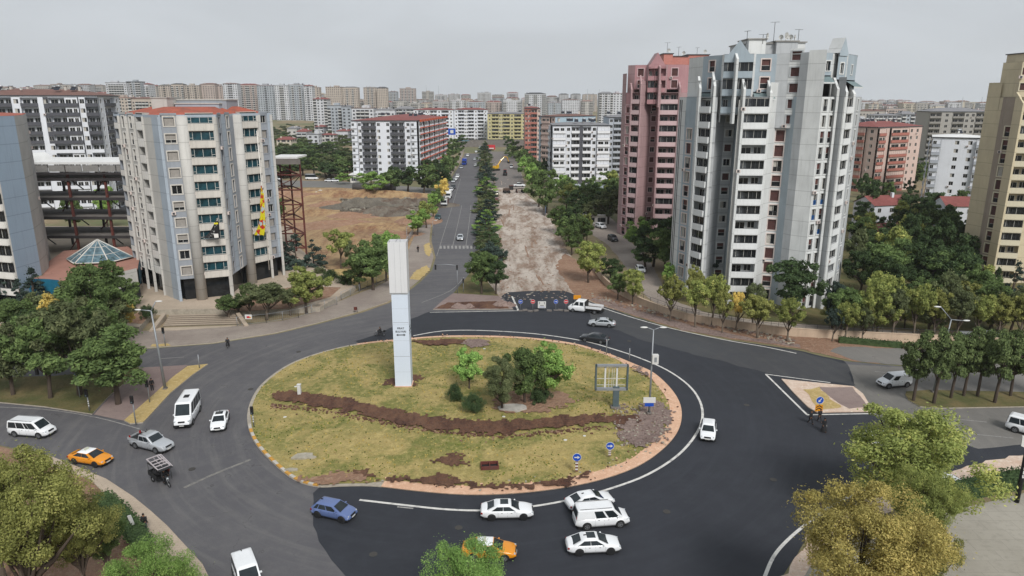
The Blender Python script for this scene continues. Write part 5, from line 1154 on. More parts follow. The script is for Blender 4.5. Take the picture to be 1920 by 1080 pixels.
marks = [(0, 'far left edge'), (60, 'dark balconied block'), (197, 'gap beside the left tower'), (296, 'left tower roof'), (500, 'park trees'), (655, 'orange trimmed block'), (835, 'avenue'), (985, 'white right block'), (1150, 'pink tower'), (1600, 'pink and red blocks'), (1740, 'concrete shell')]
groups = {}
for t in FARL:
    mk = [m for x, m in marks if x <= max(t[1], 0)][-1]; dz = 'distant' if t[2] > 1250 else ('middle' if t[2] > 800 else 'nearer')
    groups.setdefault((mk, dz, t[3], t[4]), []).append(t)
for (mk, dz, wn, rn), l in groups.items():
    l.sort(key=lambda t: t[1])
    for i, t in enumerate(l):
        pre = '' if len(l) == 1 else ', '+ordn(i)+' from left'
        tag(t[0], f'{wn} block, {rn}, {dz} rows over {mk}{pre}', 'apartment block', 'blocks of the city stretching to the horizon')
# masts on the skyline
for px, b_, t_, Y in ((799, 178, 160, 1800), (822, 180, 160, 1800), (1102, 178, 167, 1700), (1124, 178, 167, 1700), (1806, 196, 182, 1500), (1842, 196, 182, 1500)):
    x = RAT(px, t_)*Y; zt = TOPZ(Y, t_); mb = MB(); mb.tube([(0, 0, 0), (0, 0, zt-TZ(x, Y))], [1.2, .5], fw[5], 5); o = mb.build('mast', None, (x, Y, TZ(x, Y)))
    tag(o, f'thin mast on the skyline, {ORD[[799, 822, 1102, 1124, 1806, 1842].index(px)]} from the left of six', 'mast', 'thin masts on the skyline')
# ======================= TREES =======================
def leafmat(name, cols, trans=.36):
    t = NT(name); geo = t.n('ShaderNodeNewGeometry'); n1 = t.noise(5.5, 3); n2 = t.noise(1.6, 2); oi = t.n('ShaderNodeObjectInfo')
    ramp = t.n('ShaderNodeValToRGB'); e = ramp.color_ramp.elements
    while len(e) < len(cols): e.new(.5)
    for i, c in enumerate(cols): e[i].position = i/(len(cols)-1); e[i].color = (*lin(c), 1)
    v = t.math('ADD', t.math('MULTIPLY', geo.outputs['Random Per Island'], .42), t.math('MULTIPLY', t.mapr(n1, .3, .7), .33)); v = t.math('ADD', v, t.math('MULTIPLY', t.mapr(n2, .3, .7), .25))
    t.l(v, ramp.inputs[0]); hsv = t.n('ShaderNodeHueSaturation'); hsv.inputs['Saturation'].default_value = .78; t.l(ramp.outputs[0], hsv.inputs['Color']); t.l(t.mapr(oi.outputs['Random'], 0, 1, 1.4, 2.1), hsv.inputs['Value'])
    d = t.n('ShaderNodeBsdfDiffuse'); tr = t.n('ShaderNodeBsdfTranslucent'); ms = t.n('ShaderNodeMixShader'); ms.inputs[0].default_value = trans
    t.l(hsv.outputs[0], d.inputs[0]); t.l(hsv.outputs[0], tr.inputs[0]); t.l(d.outputs[0], ms.inputs[1]); t.l(tr.outputs[0], ms.inputs[2]); t.l(ms.outputs[0], t.out.inputs[0]); return t.m
LM = {'green': leafmat('green_leaves', ('2a3a1e', '4b602a', '6f8438')), 'bright': leafmat('bright_leaves', ('3c561a', '638624', '98ad44')), 'dark': leafmat('dark_leaves', ('202e19', '374b28', '526834')),
      'yg': leafmat('yellow_green_leaves', ('474f20', '727d2c', 'a39c40')), 'yellow': leafmat('yellow_leaves', ('80721e', 'b59e26', 'd0b436')), 'aut': leafmat('autumn_leaves', ('474a1c', '6c7028', '9c9640')), 'rust': leafmat('rusty_leaves', ('58501c', '857a28', 'b39a3e')),
      'olive': leafmat('olive_leaves', ('353d24', '505a34', '727648')), 'pine': leafmat('pine_needles', ('273319', '445327', '687638'), .15), 'bpine': leafmat('young_pine_needles', ('345014', '5a8020', '90ae3a'), .15), 'spruce': leafmat('blue_spruce_needles', ('1a241f', '2c3a33', '46544a'), .08)}
m_bark = M('bark', '4d4239', .95, .2, 2); m_barkp = M('pale_bark', '6b6054', .95, .2, 2)
def tree_data(shape, lod, seed):
    """unit tree: height 1, crown radius 1; returns (trunk mesh builder, leaf verts, leaf faces)"""
    rs = np.random.RandomState(seed); rd = random.Random(seed)
    nl, ls = {-1: (62000, .0165), 0: (42000, .024), 1: (10000, .055), 2: (4200, .088), 3: (1500, .15)}[lod]
    nc = {-1: 105, 0: 85, 1: 52, 2: 32, 3: 18}[lod]
    zc0, zc1 = {'round': (.14, 1), 'pine': (.2, 1), 'cone': (.06, 1), 'bush': (0.02, 1), 'tall': (.12, 1), 'open': (.34, 1), 'droop': (.3, 1)}[shape]
    cen = []; rad = []
    zr = (zc1-zc0)/2; zm = (zc1+zc0)/2
    while len(cen) < nc:
        u = rs.normal(size=3); u /= np.linalg.norm(u); q = rs.uniform(.15, 1)**.45*.86
        p = u*q
        x, y, z = p
        if shape == 'cone':
            h = rs.uniform(0, 1)**1.3; r = (1-h)*.88+.05; a = rs.uniform(0, 2*np.pi); k = rs.uniform(.3, 1)**.5; cen.append((r*k*np.cos(a), r*k*np.sin(a), zc0+.02+h*(zc1-zc0-.06))); rad.append(.24*(1-h*.7)); continue
        if shape == 'pine': z = z*.92+.04
        if shape == 'tall': x *= .75; y *= .75
        if shape == 'bush' and z < -.5: z = -.5
        w_ = 1+.26*math.sin(3*math.atan2(y, x)+seed)+.16*math.sin(5*math.atan2(y, x)+2*seed+3*z); z *= 1+.12*math.sin(4*math.atan2(y, x)+seed*3)
        cen.append((x*w_*.82, y*w_*.82, zm+z*zr*.93)); rad.append(rs.uniform(.10, .235)*(.85 if shape == 'open' else 1))
    cen = np.array(cen); rad = np.array(rad)
    ci = rs.randint(0, nc, nl); u = rs.normal(size=(nl, 3)); u /= np.linalg.norm(u, axis=1)[:, None]
    rr = rad[ci][:, None]*(rs.uniform(.35, 1.05, (nl, 1))**.6); asp = np.array([1, 1, (.30 if shape != 'bush' else .9)*1.1])
    if shape in ('cone',): asp = np.array([1, 1, .16])
    if shape == 'pine': asp = np.array([1.15, 1.15, .26])
    P = cen[ci]+u*rr*asp
    # a few stray sprigs
    k = nl//14; P[:k] += rs.normal(size=(k, 3))*np.array([.07, .07, .03])
    P[:, 2] = np.clip(P[:, 2], zc0*.5, 1.02)
    # leaf quads: mostly facing outward/up
    nrm_ = u*np.array([1, 1, 1])+rs.normal(size=(nl, 3))*.7+np.array([0, 0, .35]); nrm_ /= np.linalg.norm(nrm_, axis=1)[:, None]
    t = np.cross(nrm_, rs.normal(size=(nl, 3))); t /= np.linalg.norm(t, axis=1)[:, None]; b = np.cross(nrm_, t)
    s = ls*rs.uniform(.6, 1.25, (nl, 1)); zs = .42     # height scale is bigger than the radius in real trees
    def sq(v): return v*np.array([1, 1, zs])
    V = np.stack([P+sq(t*s*.95), P+sq(b*s*.42), P-sq(t*s*.95), P-sq(b*s*.42)], 1).reshape(-1, 3)
    return V, cen, zc0
_tm = {}
def tree_meshes(shape, kind, lod, var):
    k = (shape, kind, lod, var)
    if k in _tm: return _tm[k]
    k2 = (shape, lod, var)
    if k2 not in _tm:
        V, cen, zc0 = tree_data(shape, lod, 17*var+{'round': 1, 'pine': 2, 'cone': 3, 'bush': 4, 'tall': 5, 'open': 6, 'droop': 7}[shape]+(lod+1)*100)
        mb = MB(); rd = random.Random(var); seg = 8 if lod < 2 else 5
        top = .8 if shape in ('cone', 'pine', 'tall') else .5
        bend = (rd.uniform(-.08, .08), rd.uniform(-.08, .08)); tr = .055
        mb.tube([(0, 0, -.01), (bend[0]*.3, bend[1]*.3, top*.3), (bend[0], bend[1], top*.65), (bend[0]*1.2, bend[1]*1.2, top)], [tr*1.25, tr, tr*.7, tr*.25], m_bark if shape != 'open' else m_barkp, seg)
        if lod < 3:
            for i in rd.sample(range(len(cen)), min({-1: 40, 0: 22, 1: 12, 2: 6}[lod], len(cen))):
                c = cen[i]; f = rd.uniform(.35, .9)*top; f = min(f, c[2]*.9)
                s0 = (bend[0]*f/top, bend[1]*f/top, f); md = tuple((s0[j]+c[j])/2+(0 if j < 2 else -.02) for j in range(3)); mb.tube([s0, md, tuple(c)], [tr*.42, tr*.26, tr*.08], m_bark, 4, cap=False)
        _tm[k2] = (V, mb)
    V, mb = _tm[k2]; n = len(V)//4
    me = bpy.data.meshes.new('crown'); me.vertices.add(len(V)); me.vertices.foreach_set('co', V.astype(np.float32).ravel()); me.loops.add(n*4); me.loops.foreach_set('vertex_index', np.arange(n*4, dtype=np.int32))
    me.polygons.add(n); me.polygons.foreach_set('loop_start', np.arange(0, n*4, 4, dtype=np.int32)); me.polygons.foreach_set('loop_total', np.full(n, 4, dtype=np.int32)); me.materials.append(LM[kind]); me.update(calc_edges=True); me.validate()
    if ('t',)+k2 not in _tm: _tm[('t',)+k2] = mb.mesh('trunk')
    _tm[k] = (_tm[('t',)+k2], me); return _tm[k]
TREES = []
KN = {'green': 'green', 'bright': 'bright green', 'dark': 'dark green', 'yg': 'yellow green', 'yellow': 'bright yellow', 'aut': 'autumn brown green', 'rust': 'rusty yellow', 'olive': 'olive grey', 'pine': 'dark pine', 'bpine': 'bright green pine', 'spruce': 'blue grey conifer'}
_tv = [0]
SPECS = []
def tree(*a, **k): SPECS.append((a, k))
def tree_now(x, y, r, h, shape, kind, place, z=0, cat='tree', px=None, name=None):
    d = math.hypot(x, y); lod = -1 if d < 62 else 0 if d < 82 else 1 if d < 160 else 2 if d < 300 else 3
    _tv[0] += 1; tm, cm = tree_meshes(shape, kind, lod, _tv[0] % (3 if lod > 0 else 2)); rz = random.Random(_tv[0]).uniform(0, 6.28)
    nm = name or {'pine': 'pine_tree', 'cone': 'conifer', 'bush': 'bush'}.get(shape, 'tree'); sc_ = (r, r, h)
    root = empty(nm, (x, y, z), rz)
    a = put(cm, 'crown', root, scale=sc_)
    if shape != 'bush': put(tm, 'trunk', root, scale=(max(r*.9, h*.3), max(r*.9, h*.3), h))
    TREES.append((root, place, kind, cat if cat != 'tree' else ('bush' if shape == 'bush' else 'tree'), x/max(y, 1), y)); return root
def T(place, kind, shape, lst, z=0, cat='tree'):
    for t in lst:
        bx, by, top, hw = t[:4]; x, y = G(bx, by, z); h = TOPZ(y, top)-z; k = FPX/(y*cP+(CH-h*.6)*sP); r = hw/k*(1.14 if by < 900 else 1.04)
        tree(x, y, r, max(h, .6), (t[5] if len(t) > 5 else shape), (t[4] if len(t) > 4 and t[4] else kind), place, z, cat)
# near trees at the bottom border
T('filling the bottom left corner', 'aut', 'open', [(80, 1200, 812, 160)]); T('at the bottom border left of the white van', 'bright', 'round', [(300, 1215, 1008, 110)])
T('behind the corner tree, over the left kerb', 'yg', 'open', [(10, 1090, 850, 70), (165, 1130, 905, 85, 'aut'), (205, 1090, 960, 50, 'green')])
T('at the bottom border in front of the orange taxi', 'bpine', 'round', [(884, 1225, 1002, 94)])
T('beside the new road bend', 'yg', 'round', [(1688, 985, 738, 150)]); T('at the lower right behind the white line', 'rust', 'open', [(1592, 1235, 900, 172)]); T('between the two large lower right trees', 'yg', 'open', [(1712, 1080, 862, 80), (1700, 1200, 960, 80, 'aut')])
# island
T('on the roundabout lawn', 'green', 'round', [(985, 765, 640, 48), (1025, 755, 632, 48, 'bright'), (942, 778, 655, 42, 'olive')]); T('on the roundabout lawn, clipped low', 'bpine', 'round', [(880, 738, 648, 30)])
T('clipped round on the roundabout lawn', 'dark', 'bush', [(854, 753, 720, 18), (888, 774, 736, 24), (1012, 756, 728, 22)], z=.6)
# left cluster
T('on the left median strip', 'green', 'round', [(222, 758, 592, 84, 'green'), (150, 742, 545, 80, 'olive'), (95, 748, 565, 66, 'green'), (25, 742, 590, 60, 'olive'), (-40, 740, 600, 55, 'green'), (180, 700, 535, 60, 'green')])
T('beside the plaza left of the office tower', 'yellow', 'round', [(112, 640, 540, 36), (238, 625, 556, 22)], z=1)
T('in the beds left of the office tower', 'green', 'round', [(190, 645, 474, 62), (160, 640, 515, 60, 'green'), (215, 640, 545, 45, 'olive'), (32, 632, 552, 42, 'green'), (60, 655, 575, 40, 'dark'), (130, 625, 560, 40, 'green')], z=1)
T('before the far left tower', 'spruce', 'cone', [(18, 580, 495, 30), (72, 588, 500, 34), (45, 600, 520, 26)], z=1); T('on the plaza by the street lamp', 'dark', 'bush', [(277, 598, 572, 15)], z=1); T('on the plaza by the street lamp', 'olive', 'bush', [(245, 585, 560, 12)], z=1)
T('in front of the office tower entrance', 'olive', 'open', [(500, 600, 522, 46), (545, 592, 535, 26), (470, 598, 528, 25, 'green'), (430, 602, 548, 28, 'green'), (450, 594, 556, 22, 'dark')])
T('beside the lower lot fence', 'yg', 'round', [(575, 588, 490, 44)]); T('between tower and lot', 'spruce', 'cone', [(558, 510, 435, 30), (590, 505, 445, 26), (535, 505, 450, 24)]); T('at the edge of the excavated lot', 'olive', 'open', [(640, 503, 425, 32, 'yg'), (662, 510, 450, 22)])
T('at the edge of the excavated lot', 'dark', 'bush', [(620, 532, 505, 18), (650, 540, 512, 20), (600, 520, 500, 14, 'olive')]); T('behind the white pylon top', 'green', 'round', [(700, 545, 432, 45), (725, 528, 425, 32, 'bright'), (675, 545, 470, 34)])
# avenue, left side
T('along the left side of the avenue', 'yg', 'round', [(783, 442, 385, 24, 'bright'), (800, 428, 372, 24), (812, 410, 358, 18, 'bright'), (829, 378, 330, 15, 'yellow'), (818, 392, 350, 16, 'green')])
T('along the left side of the avenue', 'green', 'round', [(700, 366, 318, 30, 'bright'), (735, 362, 312, 28), (765, 362, 305, 30, 'dark'), (795, 362, 300, 28), (822, 358, 300, 24, 'dark'), (836, 340, 285, 22), (812, 340, 290, 26, 'dark'), (850, 322, 275, 20), (842, 305, 265, 20, 'dark'), (858, 300, 262, 16), (866, 284, 254, 13, 'dark'), (852, 286, 256, 15), (840, 290, 262, 16, 'dark'), (870, 272, 250, 10), (682, 345, 322, 16, 'bright'), (648, 346, 322, 17, 'bright')])
rgT = random.Random(9)
L_ = []
for i in range(95):
    by = rgT.uniform(262, 338); px = rgT.uniform(500, 655); L_.append((px, by, by-rgT.uniform(26, 36)*(by-187)/130, 19*(by-187)/120+4, rgT.choice(('green', 'dark', 'dark', 'olive'))))
T('in the park left of the orange block', 'dark', 'round', L_)
L_ = []
for i in range(190):
    by = 262-56*rgT.random()**1.3; px = rgT.uniform(500, 660); L_.append((px, by, by-rgT.uniform(9, 14), 11, rgT.choice(('olive', 'dark', 'green'))))
T('in the far park beyond the lattice end', 'dark', 'round', L_)
L_ = []
for i in range(16):
    px = 60+i*29; by = rgT.uniform(338, 362); L_.append((px, by, by-rgT.uniform(30, 45), 20, rgT.choice(('green', 'bright', 'dark'))))
T('seen through the steel frame', 'green', 'round', [q for q in L_ if q[0] < 235])
# median
L_ = []
for i in range(34):
    t = i/33; by = 262+(500-262)*t**1.75; px = 907+8*t; L_.append((px+rgT.uniform(-2, 2), by, by-(6+t*40), 7.5+t*22, rgT.choice(('spruce', 'spruce', 'olive', 'dark')) if i not in (20, 27) else 'bright'))
T('in the median row of the avenue', 'spruce', 'cone', L_)
T('at the head of the avenue median', 'pine', 'round', [(903, 552, 464, 32, 'green'), (930, 553, 480, 27, 'dark'), (925, 520, 445, 24, 'spruce')])
# avenue right side
T('along the right side of the works', 'green', 'round', [(952, 275, 252, 9), (958, 285, 256, 12, 'dark'), (968, 295, 260, 15), (962, 305, 268, 14, 'green'), (978, 318, 275, 18, 'green'), (985, 335, 285, 20, 'bright'), (1000, 345, 290, 20), (996, 365, 300, 22, 'bright'), (1010, 388, 312, 28, 'green'), (1025, 400, 330, 22), (1015, 345, 300, 14, 'dark'), (1035, 352, 310, 15), (1060, 372, 322, 18, 'bright'), (1088, 385, 340, 16, 'green')])
T('between the works and the service road', 'green', 'round', [(1050, 438, 380, 26), (1078, 445, 385, 26, 'dark'), (1062, 462, 400, 26, 'green'), (1072, 478, 418, 24, 'green'), (1140, 420, 350, 32, 'olive'), (1115, 405, 355, 24, 'dark'), (1100, 458, 395, 18, 'yg'), (1155, 395, 350, 20, 'dark')])
T('on the bare bank right of the works', 'yg', 'round', [(1103, 530, 445, 34), (1145, 528, 480, 26, 'dark'), (1158, 562, 500, 20, 'green'), (1186, 572, 498, 24, 'yg')])
T('in the dense clump between pink and grey towers', 'dark', 'round', [(1225, 500, 402, 42), (1195, 470, 405, 30, 'bright'), (1245, 515, 420, 32, 'green'), (1210, 505, 440, 36, 'dark'), (1190, 440, 400, 26, 'green'), (1250, 470, 400, 28), (1255, 540, 490, 18, 'bright')])
T('along the retaining wall', 'yg', 'open', [(1256, 603, 512, 27, 'aut'), (1303, 614, 515, 30, 'yg'), (1334, 610, 505, 26, 'yg'), (1354, 624, 540, 20, 'aut'), (1379, 622, 537, 16, 'yellow'), (1420, 634, 548, 34, 'aut'), (1476, 640, 556, 32, 'yg'), (1410, 618, 520, 26, 'olive'), (1583, 640, 560, 26, 'yg'), (1616, 642, 575, 18, 'olive')])
T('at the foot of the grey tower', 'dark', 'round', [(1482, 598, 476, 55), (1328, 545, 470, 28, 'spruce'), (1300, 570, 490, 24, 'aut'), (1560, 615, 520, 24, 'spruce')])
T('in the garden right of the grey tower', 'dark', 'round', [(1648, 560, 440, 52, 'green'), (1725, 560, 432, 55), (1790, 565, 450, 45, 'dark'), (1610, 560, 455, 36, 'dark'), (1830, 590, 485, 36, 'green'), (1755, 520, 400, 38), (1700, 500, 390, 34, 'dark'), (1640, 500, 420, 30), (1600, 520, 420, 24, 'olive'), (1800, 500, 410, 30, 'dark')])
T('in the mixed row behind the retaining wall', 'olive', 'open', [(1635, 632, 515, 36, 'yg'), (1672, 634, 530, 30), (1712, 636, 525, 34, 'yg'), (1750, 636, 540, 30, 'aut'), (1790, 640, 530, 34, 'olive'), (1830, 640, 545, 30, 'yg'), (1870, 640, 548, 32, 'aut'), (1910, 642, 540, 32, 'aut'), (1650, 610, 500, 34, 'yg'), (1770, 612, 505, 34, 'olive'), (1560, 640, 570, 18, 'spruce')])
T('in front of the tan tower', 'spruce', 'cone', [(1893, 590, 488, 28), (1860, 585, 500, 22, 'dark')])
T('behind the villas', 'dark', 'round', [(1625, 420, 330, 26), (1660, 400, 335, 22, 'green'), (1720, 440, 370, 32, 'dark'), (1698, 425, 360, 28), (1735, 455, 385, 28, 'green'), (1765, 440, 375, 22), (1685, 440, 372, 22, 'yg'), (1775, 470, 400, 30), (1815, 470, 402, 24, 'dark'), (1612, 470, 400, 24, 'green'), (1690, 470, 405, 26, 'dark'), (1745, 400, 355, 20, 'dark'), (1612, 380, 318, 16, 'dark'), (1800, 400, 352, 18, 'green'), (1710, 385, 352, 16, 'dark')])
T('on the east median', 'pine', 'pine', [(1712, 753, 612, 36), (1750, 758, 605, 38), (1782, 748, 610, 34), (1806, 744, 600, 36), (1832, 745, 608, 34), (1864, 757, 604, 38), (1894, 744, 606, 36), (1925, 752, 602, 38), (1965, 748, 606, 38)])
T('leafless beside the white line lower right', 'rust', 'open', [])
for pl_, n_, (x0_, x1_, y0_, y1_), hgt, kinds_ in (('in the grove left of the avenue', 26, (690, 862, 300, 362), 8.5, ('green', 'dark', 'bright', 'green')), ('in the grove beside the pink tower', 34, (1035, 1160, 355, 470), 9, ('green', 'dark', 'olive', 'yg')),
      ('in the far trees right of the avenue end', 18, (985, 1030, 268, 350), 9, ('green', 'dark')), ('in the woods right of the grey tower', 34, (1600, 1815, 395, 600), 10, ('dark', 'green', 'dark', 'olive', 'yg')), ('behind the wall between the towers', 16, (1560, 1900, 600, 632), 8, ('olive', 'yg', 'aut', 'green')), ('in the grounds around the far left tower', 10, (-40, 250, 560, 640), 8, ('green', 'dark', 'olive')), ('among the roofs right of the grey tower', 26, (1605, 1740, 300, 372), 9, ('dark', 'green'))):
    i = 0; tries = 0
    while i < n_ and tries < 900:
        tries += 1; px = rgT.uniform(x0_, x1_); by = rgT.uniform(y0_, y1_)
        if pl_.endswith('pink tower') and px < 1035+(by-355)*.35: continue
        if pl_.endswith('pink tower') and 1095 < px and 425 < by and px < 1180: continue
        if pl_.endswith('left of the avenue') and px > 862-(by-300)*.55: continue
        if 'woods' in pl_ and by > 480 and px < 1640-(by-480)*.3: continue
        x, y = G(px, by); h = hgt*rgT.uniform(.7, 1.2); tree(x, y, h*rgT.uniform(.36, .5), h, 'round', rgT.choice(kinds_), pl_); i += 1
for i in range(9):
    tree(-128+i*7.2+rgT.uniform(-2, 2), rgT.uniform(200, 222), rgT.uniform(3.2, 4.5), rgT.uniform(11, 17), 'round', rgT.choice(('bright', 'green', 'yg')), 'seen through the open steel frame')
big = [s for s in SPECS if s[0][4] in ('round', 'open', 'tall')]; big.sort(key=lambda s: -s[0][2]*s[0][3]/(s[0][0]**2+s[0][1]**2)); rest = big[278:]; rid = {id(s) for s in rest}
for s in SPECS:
    if id(s) not in rid: tree_now(*s[0], **s[1])
if rest:
    VV = []; mi = []; mk_ = []
    for s in rest:
        x, y, r, h, shape, kind = s[0][:6]; tree_meshes('round', kind, 3, 0); V = _tm[('round', 3, 0)][0]*np.array([r, r, h])+np.array([x, y, 0]); VV.append(V)
        if kind not in mk_: mk_.append(kind)
        mi += [mk_.index(kind)]*(len(V)//4)
    V = np.concatenate(VV); n = len(V)//4; me = bpy.data.meshes.new('distant_trees'); me.from_pydata(V.tolist(), [], np.arange(n*4).reshape(-1, 4).tolist()); [me.materials.append(LM[k]) for k in mk_]; me.polygons.foreach_set('material_index', mi); stuff(put(me, 'distant_trees'))
# labels
grp = {}
for t in TREES: grp.setdefault((t[1], t[2], t[3]), []).append(t)
for (pl, kd, ct), l in grp.items():
    far = len(l) > 20
    l.sort(key=lambda t: t[4])
    for i, t in enumerate(l):
        s = f'{KN[kd]} {ct} {pl}'+('' if len(l) == 1 else f', {ordn(i)} from left')
        tag(t[0], s, ct, f'trees {pl}')
# hedges
def hedge(label, pts, wd_, h, kind='dark', seed=1, z=0):
    p = smooth_poly(GP(pts), 4, False); rs = np.random.RandomState(seed); mb = MB(); m = LM[kind]
    for a, b in zip(p[:-1], p[1:]):
        n = int(math.dist(a, b)*wd_*h*45)
        for _ in range(n):
            t = rs.uniform(); u = rs.uniform(-1, 1); c = Vector((a[0]+(b[0]-a[0])*t, a[1]+(b[1]-a[1])*t, 0)); dn = Vector((b[1]-a[1], a[0]-b[0], 0)).normalized(); zz = h*rs.uniform(.1, 1)**.6
            c += dn*u*wd_/2*(1-.25*(zz/h)**3); c.z = z+zz+rs.uniform(-.1, .1); q = Vector(rs.normal(size=3)).normalized(); r_ = q.cross(Vector(rs.normal(size=3))).normalized(); s = rs.uniform(.07, .16)
            mb.face([c+q*s, c+r_*s*.6, c-q*s, c-r_*s*.6], m)
    core = MB()
    a = offset_line(p, -wd_*.32); b = offset_line(p, wd_*.32); mb.prism(a+b[::-1], z, z+h*.78, m)
    o = mb.build('hedge'); tag(o, label, 'hedge')
hedge('dense green hedge between pale verge and car park at lower right', [(1790, 935), (1830, 925), (1880, 915), (1930, 908), (2050, 900)], 2.6, 1.7)
hedge('low dark hedge on the bank below the retaining wall', [(1572, 642), (1610, 645), (1650, 649), (1690, 652)], 1.5, 1.1, seed=2)
hedge('dark clipped hedge beside the lower left pavement', [(190, 945), (225, 975), (255, 1010), (275, 1045)], 2.2, 1.5, seed=3, kind='dark')
# ======================= VEHICLES =======================
def paint(name, c, metal=0.): 
    if name in MATS: return MATS[name]
    t = NT(name); c = lin(c); n = t.noise(.9, 4); t.col(t.mix(t.mapr(n, .35, .7, 0, .5), c, tuple(x*.86 for x in c))); t.rough(.32); t.b.inputs['Metallic'].default_value = metal; t.b.inputs['Coat Weight'].default_value = .5; t.b.inputs['Coat Roughness'].default_value = .06; MATS[name] = t.m; return t.m
c_white = paint('white_car_paint', 'e2e4e6'); c_silver = paint('silver_car_paint', 'b9bdc1', .35); c_dark = paint('dark_car_paint', '24282e'); c_blue = paint('blue_car_paint', '5d6f9c', .1); c_org = paint('taxi_orange_paint', 'd88a12'); c_teal = paint('teal_car_paint', '2c4a50'); c_red = paint('red_car_paint', '8c2a24'); c_bluet = paint('deep_blue_paint', '20419a'); c_yelm = paint('machine_yellow', 'c79a1c'); c_cream = paint('cream_car_paint', 'bdb9a4')
m_tyre = M('tyre_rubber', '1b1b1c', .85, .1, 3); m_rim = M('alloy_rim', '8d8f92', .35, .1, 3, metal=.6); m_rimd = M('dark_rim', '2e2f31', .4, .1, 3, metal=.4); m_blk = M('black_plastic', '17181a', .6, .15, 3); m_head = M('headlight_glass', 'aeb4b8', .1, .1, 5); m_tail = M('tail_light', '8c1a16', .25, .1, 5); m_plate = M('number_plate', 'c2c2be', .6, .05); m_glass = glassm('car_glass', (.018, .024, .028), .05, .35)
_wh = {}
def wheelmesh(r, w, rimm):
    k = (r, w, rimm.name)
    if k in _wh: return _wh[k]
    mb = MB(); rows = []
    for y, q in ((-w/2, .66*r), (-w/2, .93*r), (-w*.38, r), (w*.38, r), (w/2, .93*r), (w/2, .66*r)): rows.append([(q*math.cos(a*math.pi/10), y, q*math.sin(a*math.pi/10)) for a in range(20)])
    mb.grid(rows, m_tyre, closed=True); mb.face([p for p in rows[0]], m_blk); mb.face([p for p in rows[-1]][::-1], m_blk)
    rb = MB()
    for y in (-w/2-.012, w/2+.012):
        s = 1 if y > 0 else -1
        for i in range(5):
            a = i*2*math.pi/5; ca, sa = math.cos(a), math.sin(a)
            rb.face([(ca*.12*r-sa*.1*r, y, sa*.12*r+ca*.1*r), (ca*.12*r+sa*.1*r, y, sa*.12*r-ca*.1*r), (ca*.62*r+sa*.14*r, y, sa*.62*r-ca*.14*r), (ca*.62*r-sa*.14*r, y, sa*.62*r+ca*.14*r)], rimm)
        ring = [(math.cos(a*math.pi/10), math.sin(a*math.pi/10)) for a in range(20)]
        for i in range(20):
            a, b = ring[i], ring[(i+1) % 20]; rb.face([(a[0]*.58*r, y, a[1]*.58*r), (a[0]*.68*r, y, a[1]*.68*r), (b[0]*.68*r, y, b[1]*.68*r), (b[0]*.58*r, y, b[1]*.58*r)], rimm)
        rb.face([(a[0]*.18*r, y, a[1]*.18*r) for a in ring], rimm)
    _wh[k] = (mb.mesh('tyre'), rb.mesh('rim')); return _wh[k]
SPEC = {
 'sedan': dict(L=4.7, W=1.82, H=1.46, belt=.92, top=[(-2.35, .62), (-2.28, .88), (-1.9, .98), (-1.35, 1.0), (1.0, .98), (1.6, .90), (2.1, .78), (2.3, .62), (2.35, .48)], gh=(-1.98, -1.0, .28, 1.28), wb=2.7, sr=True),
 'bmw': dict(L=4.95, W=1.88, H=1.47, belt=.93, top=[(-2.47, .66), (-2.4, .92), (-2.0, 1.02), (-1.4, 1.02), (.95, 1.0), (1.7, .92), (2.25, .80), (2.43, .62), (2.47, .48)], gh=(-2.05, -1.05, .3, 1.25), wb=2.97, sr=True),
 'hatch': dict(L=4.2, W=1.8, H=1.5, belt=.95, top=[(-2.1, .6), (-2.06, .9), (-1.95, 1.0), (-1.3, 1.0), (.95, .98), (1.5, .9), (1.95, .76), (2.07, .6), (2.1, .46)], gh=(-2.02, -1.5, .3, 1.22), wb=2.6),
 'suv': dict(L=4.4, W=1.85, H=1.65, belt=1.05, top=[(-2.2, .7), (-2.15, 1.0), (-2.05, 1.1), (-1.3, 1.1), (.95, 1.08), (1.6, 1.02), (2.05, .9), (2.17, .7), (2.2, .5)], gh=(-2.1, -1.7, .35, 1.2), wb=2.65),
 'van': dict(L=5.1, W=1.92, H=1.98, belt=1.08, top=[(-2.55, .8), (-2.52, 1.05), (-2.4, 1.1), (-1, 1.1), (1.6, 1.1), (1.95, 1.04), (2.35, .92), (2.5, .74), (2.55, .5)], gh=(-2.50, -2.34, 1.0, 1.85), wb=3.1),
 'minibus': dict(L=6.2, W=2.08, H=2.75, belt=1.3, top=[(-3.1, .9), (-3.08, 1.2), (-3.0, 1.3), (-1, 1.3), (2.1, 1.3), (2.5, 1.22), (2.9, 1.05), (3.05, .85), (3.1, .5)], gh=(-3.05, -2.95, 1.5, 2.35), wb=3.8),
 'smallvan': dict(L=4.5, W=1.83, H=1.85, belt=1.08, top=[(-2.25, .8), (-2.22, 1.05), (-2.1, 1.1), (-1, 1.1), (1.15, 1.1), (1.6, 1.0), (2.05, .85), (2.2, .7), (2.25, .5)], gh=(-2.2, -2.08, .55, 1.35), wb=2.8),
 'pickup': dict(L=5.3, W=1.88, H=1.8, belt=1.12, top=[(-2.65, .8), (-2.63, .94), (-2.5, .95), (-1.25, .95), (-1.12, 1.14), (1.1, 1.12), (1.7, 1.06), (2.35, .96), (2.58, .8), (2.65, .55)], gh=(-1.15, -.95, .35, 1.12), wb=3.1),
}
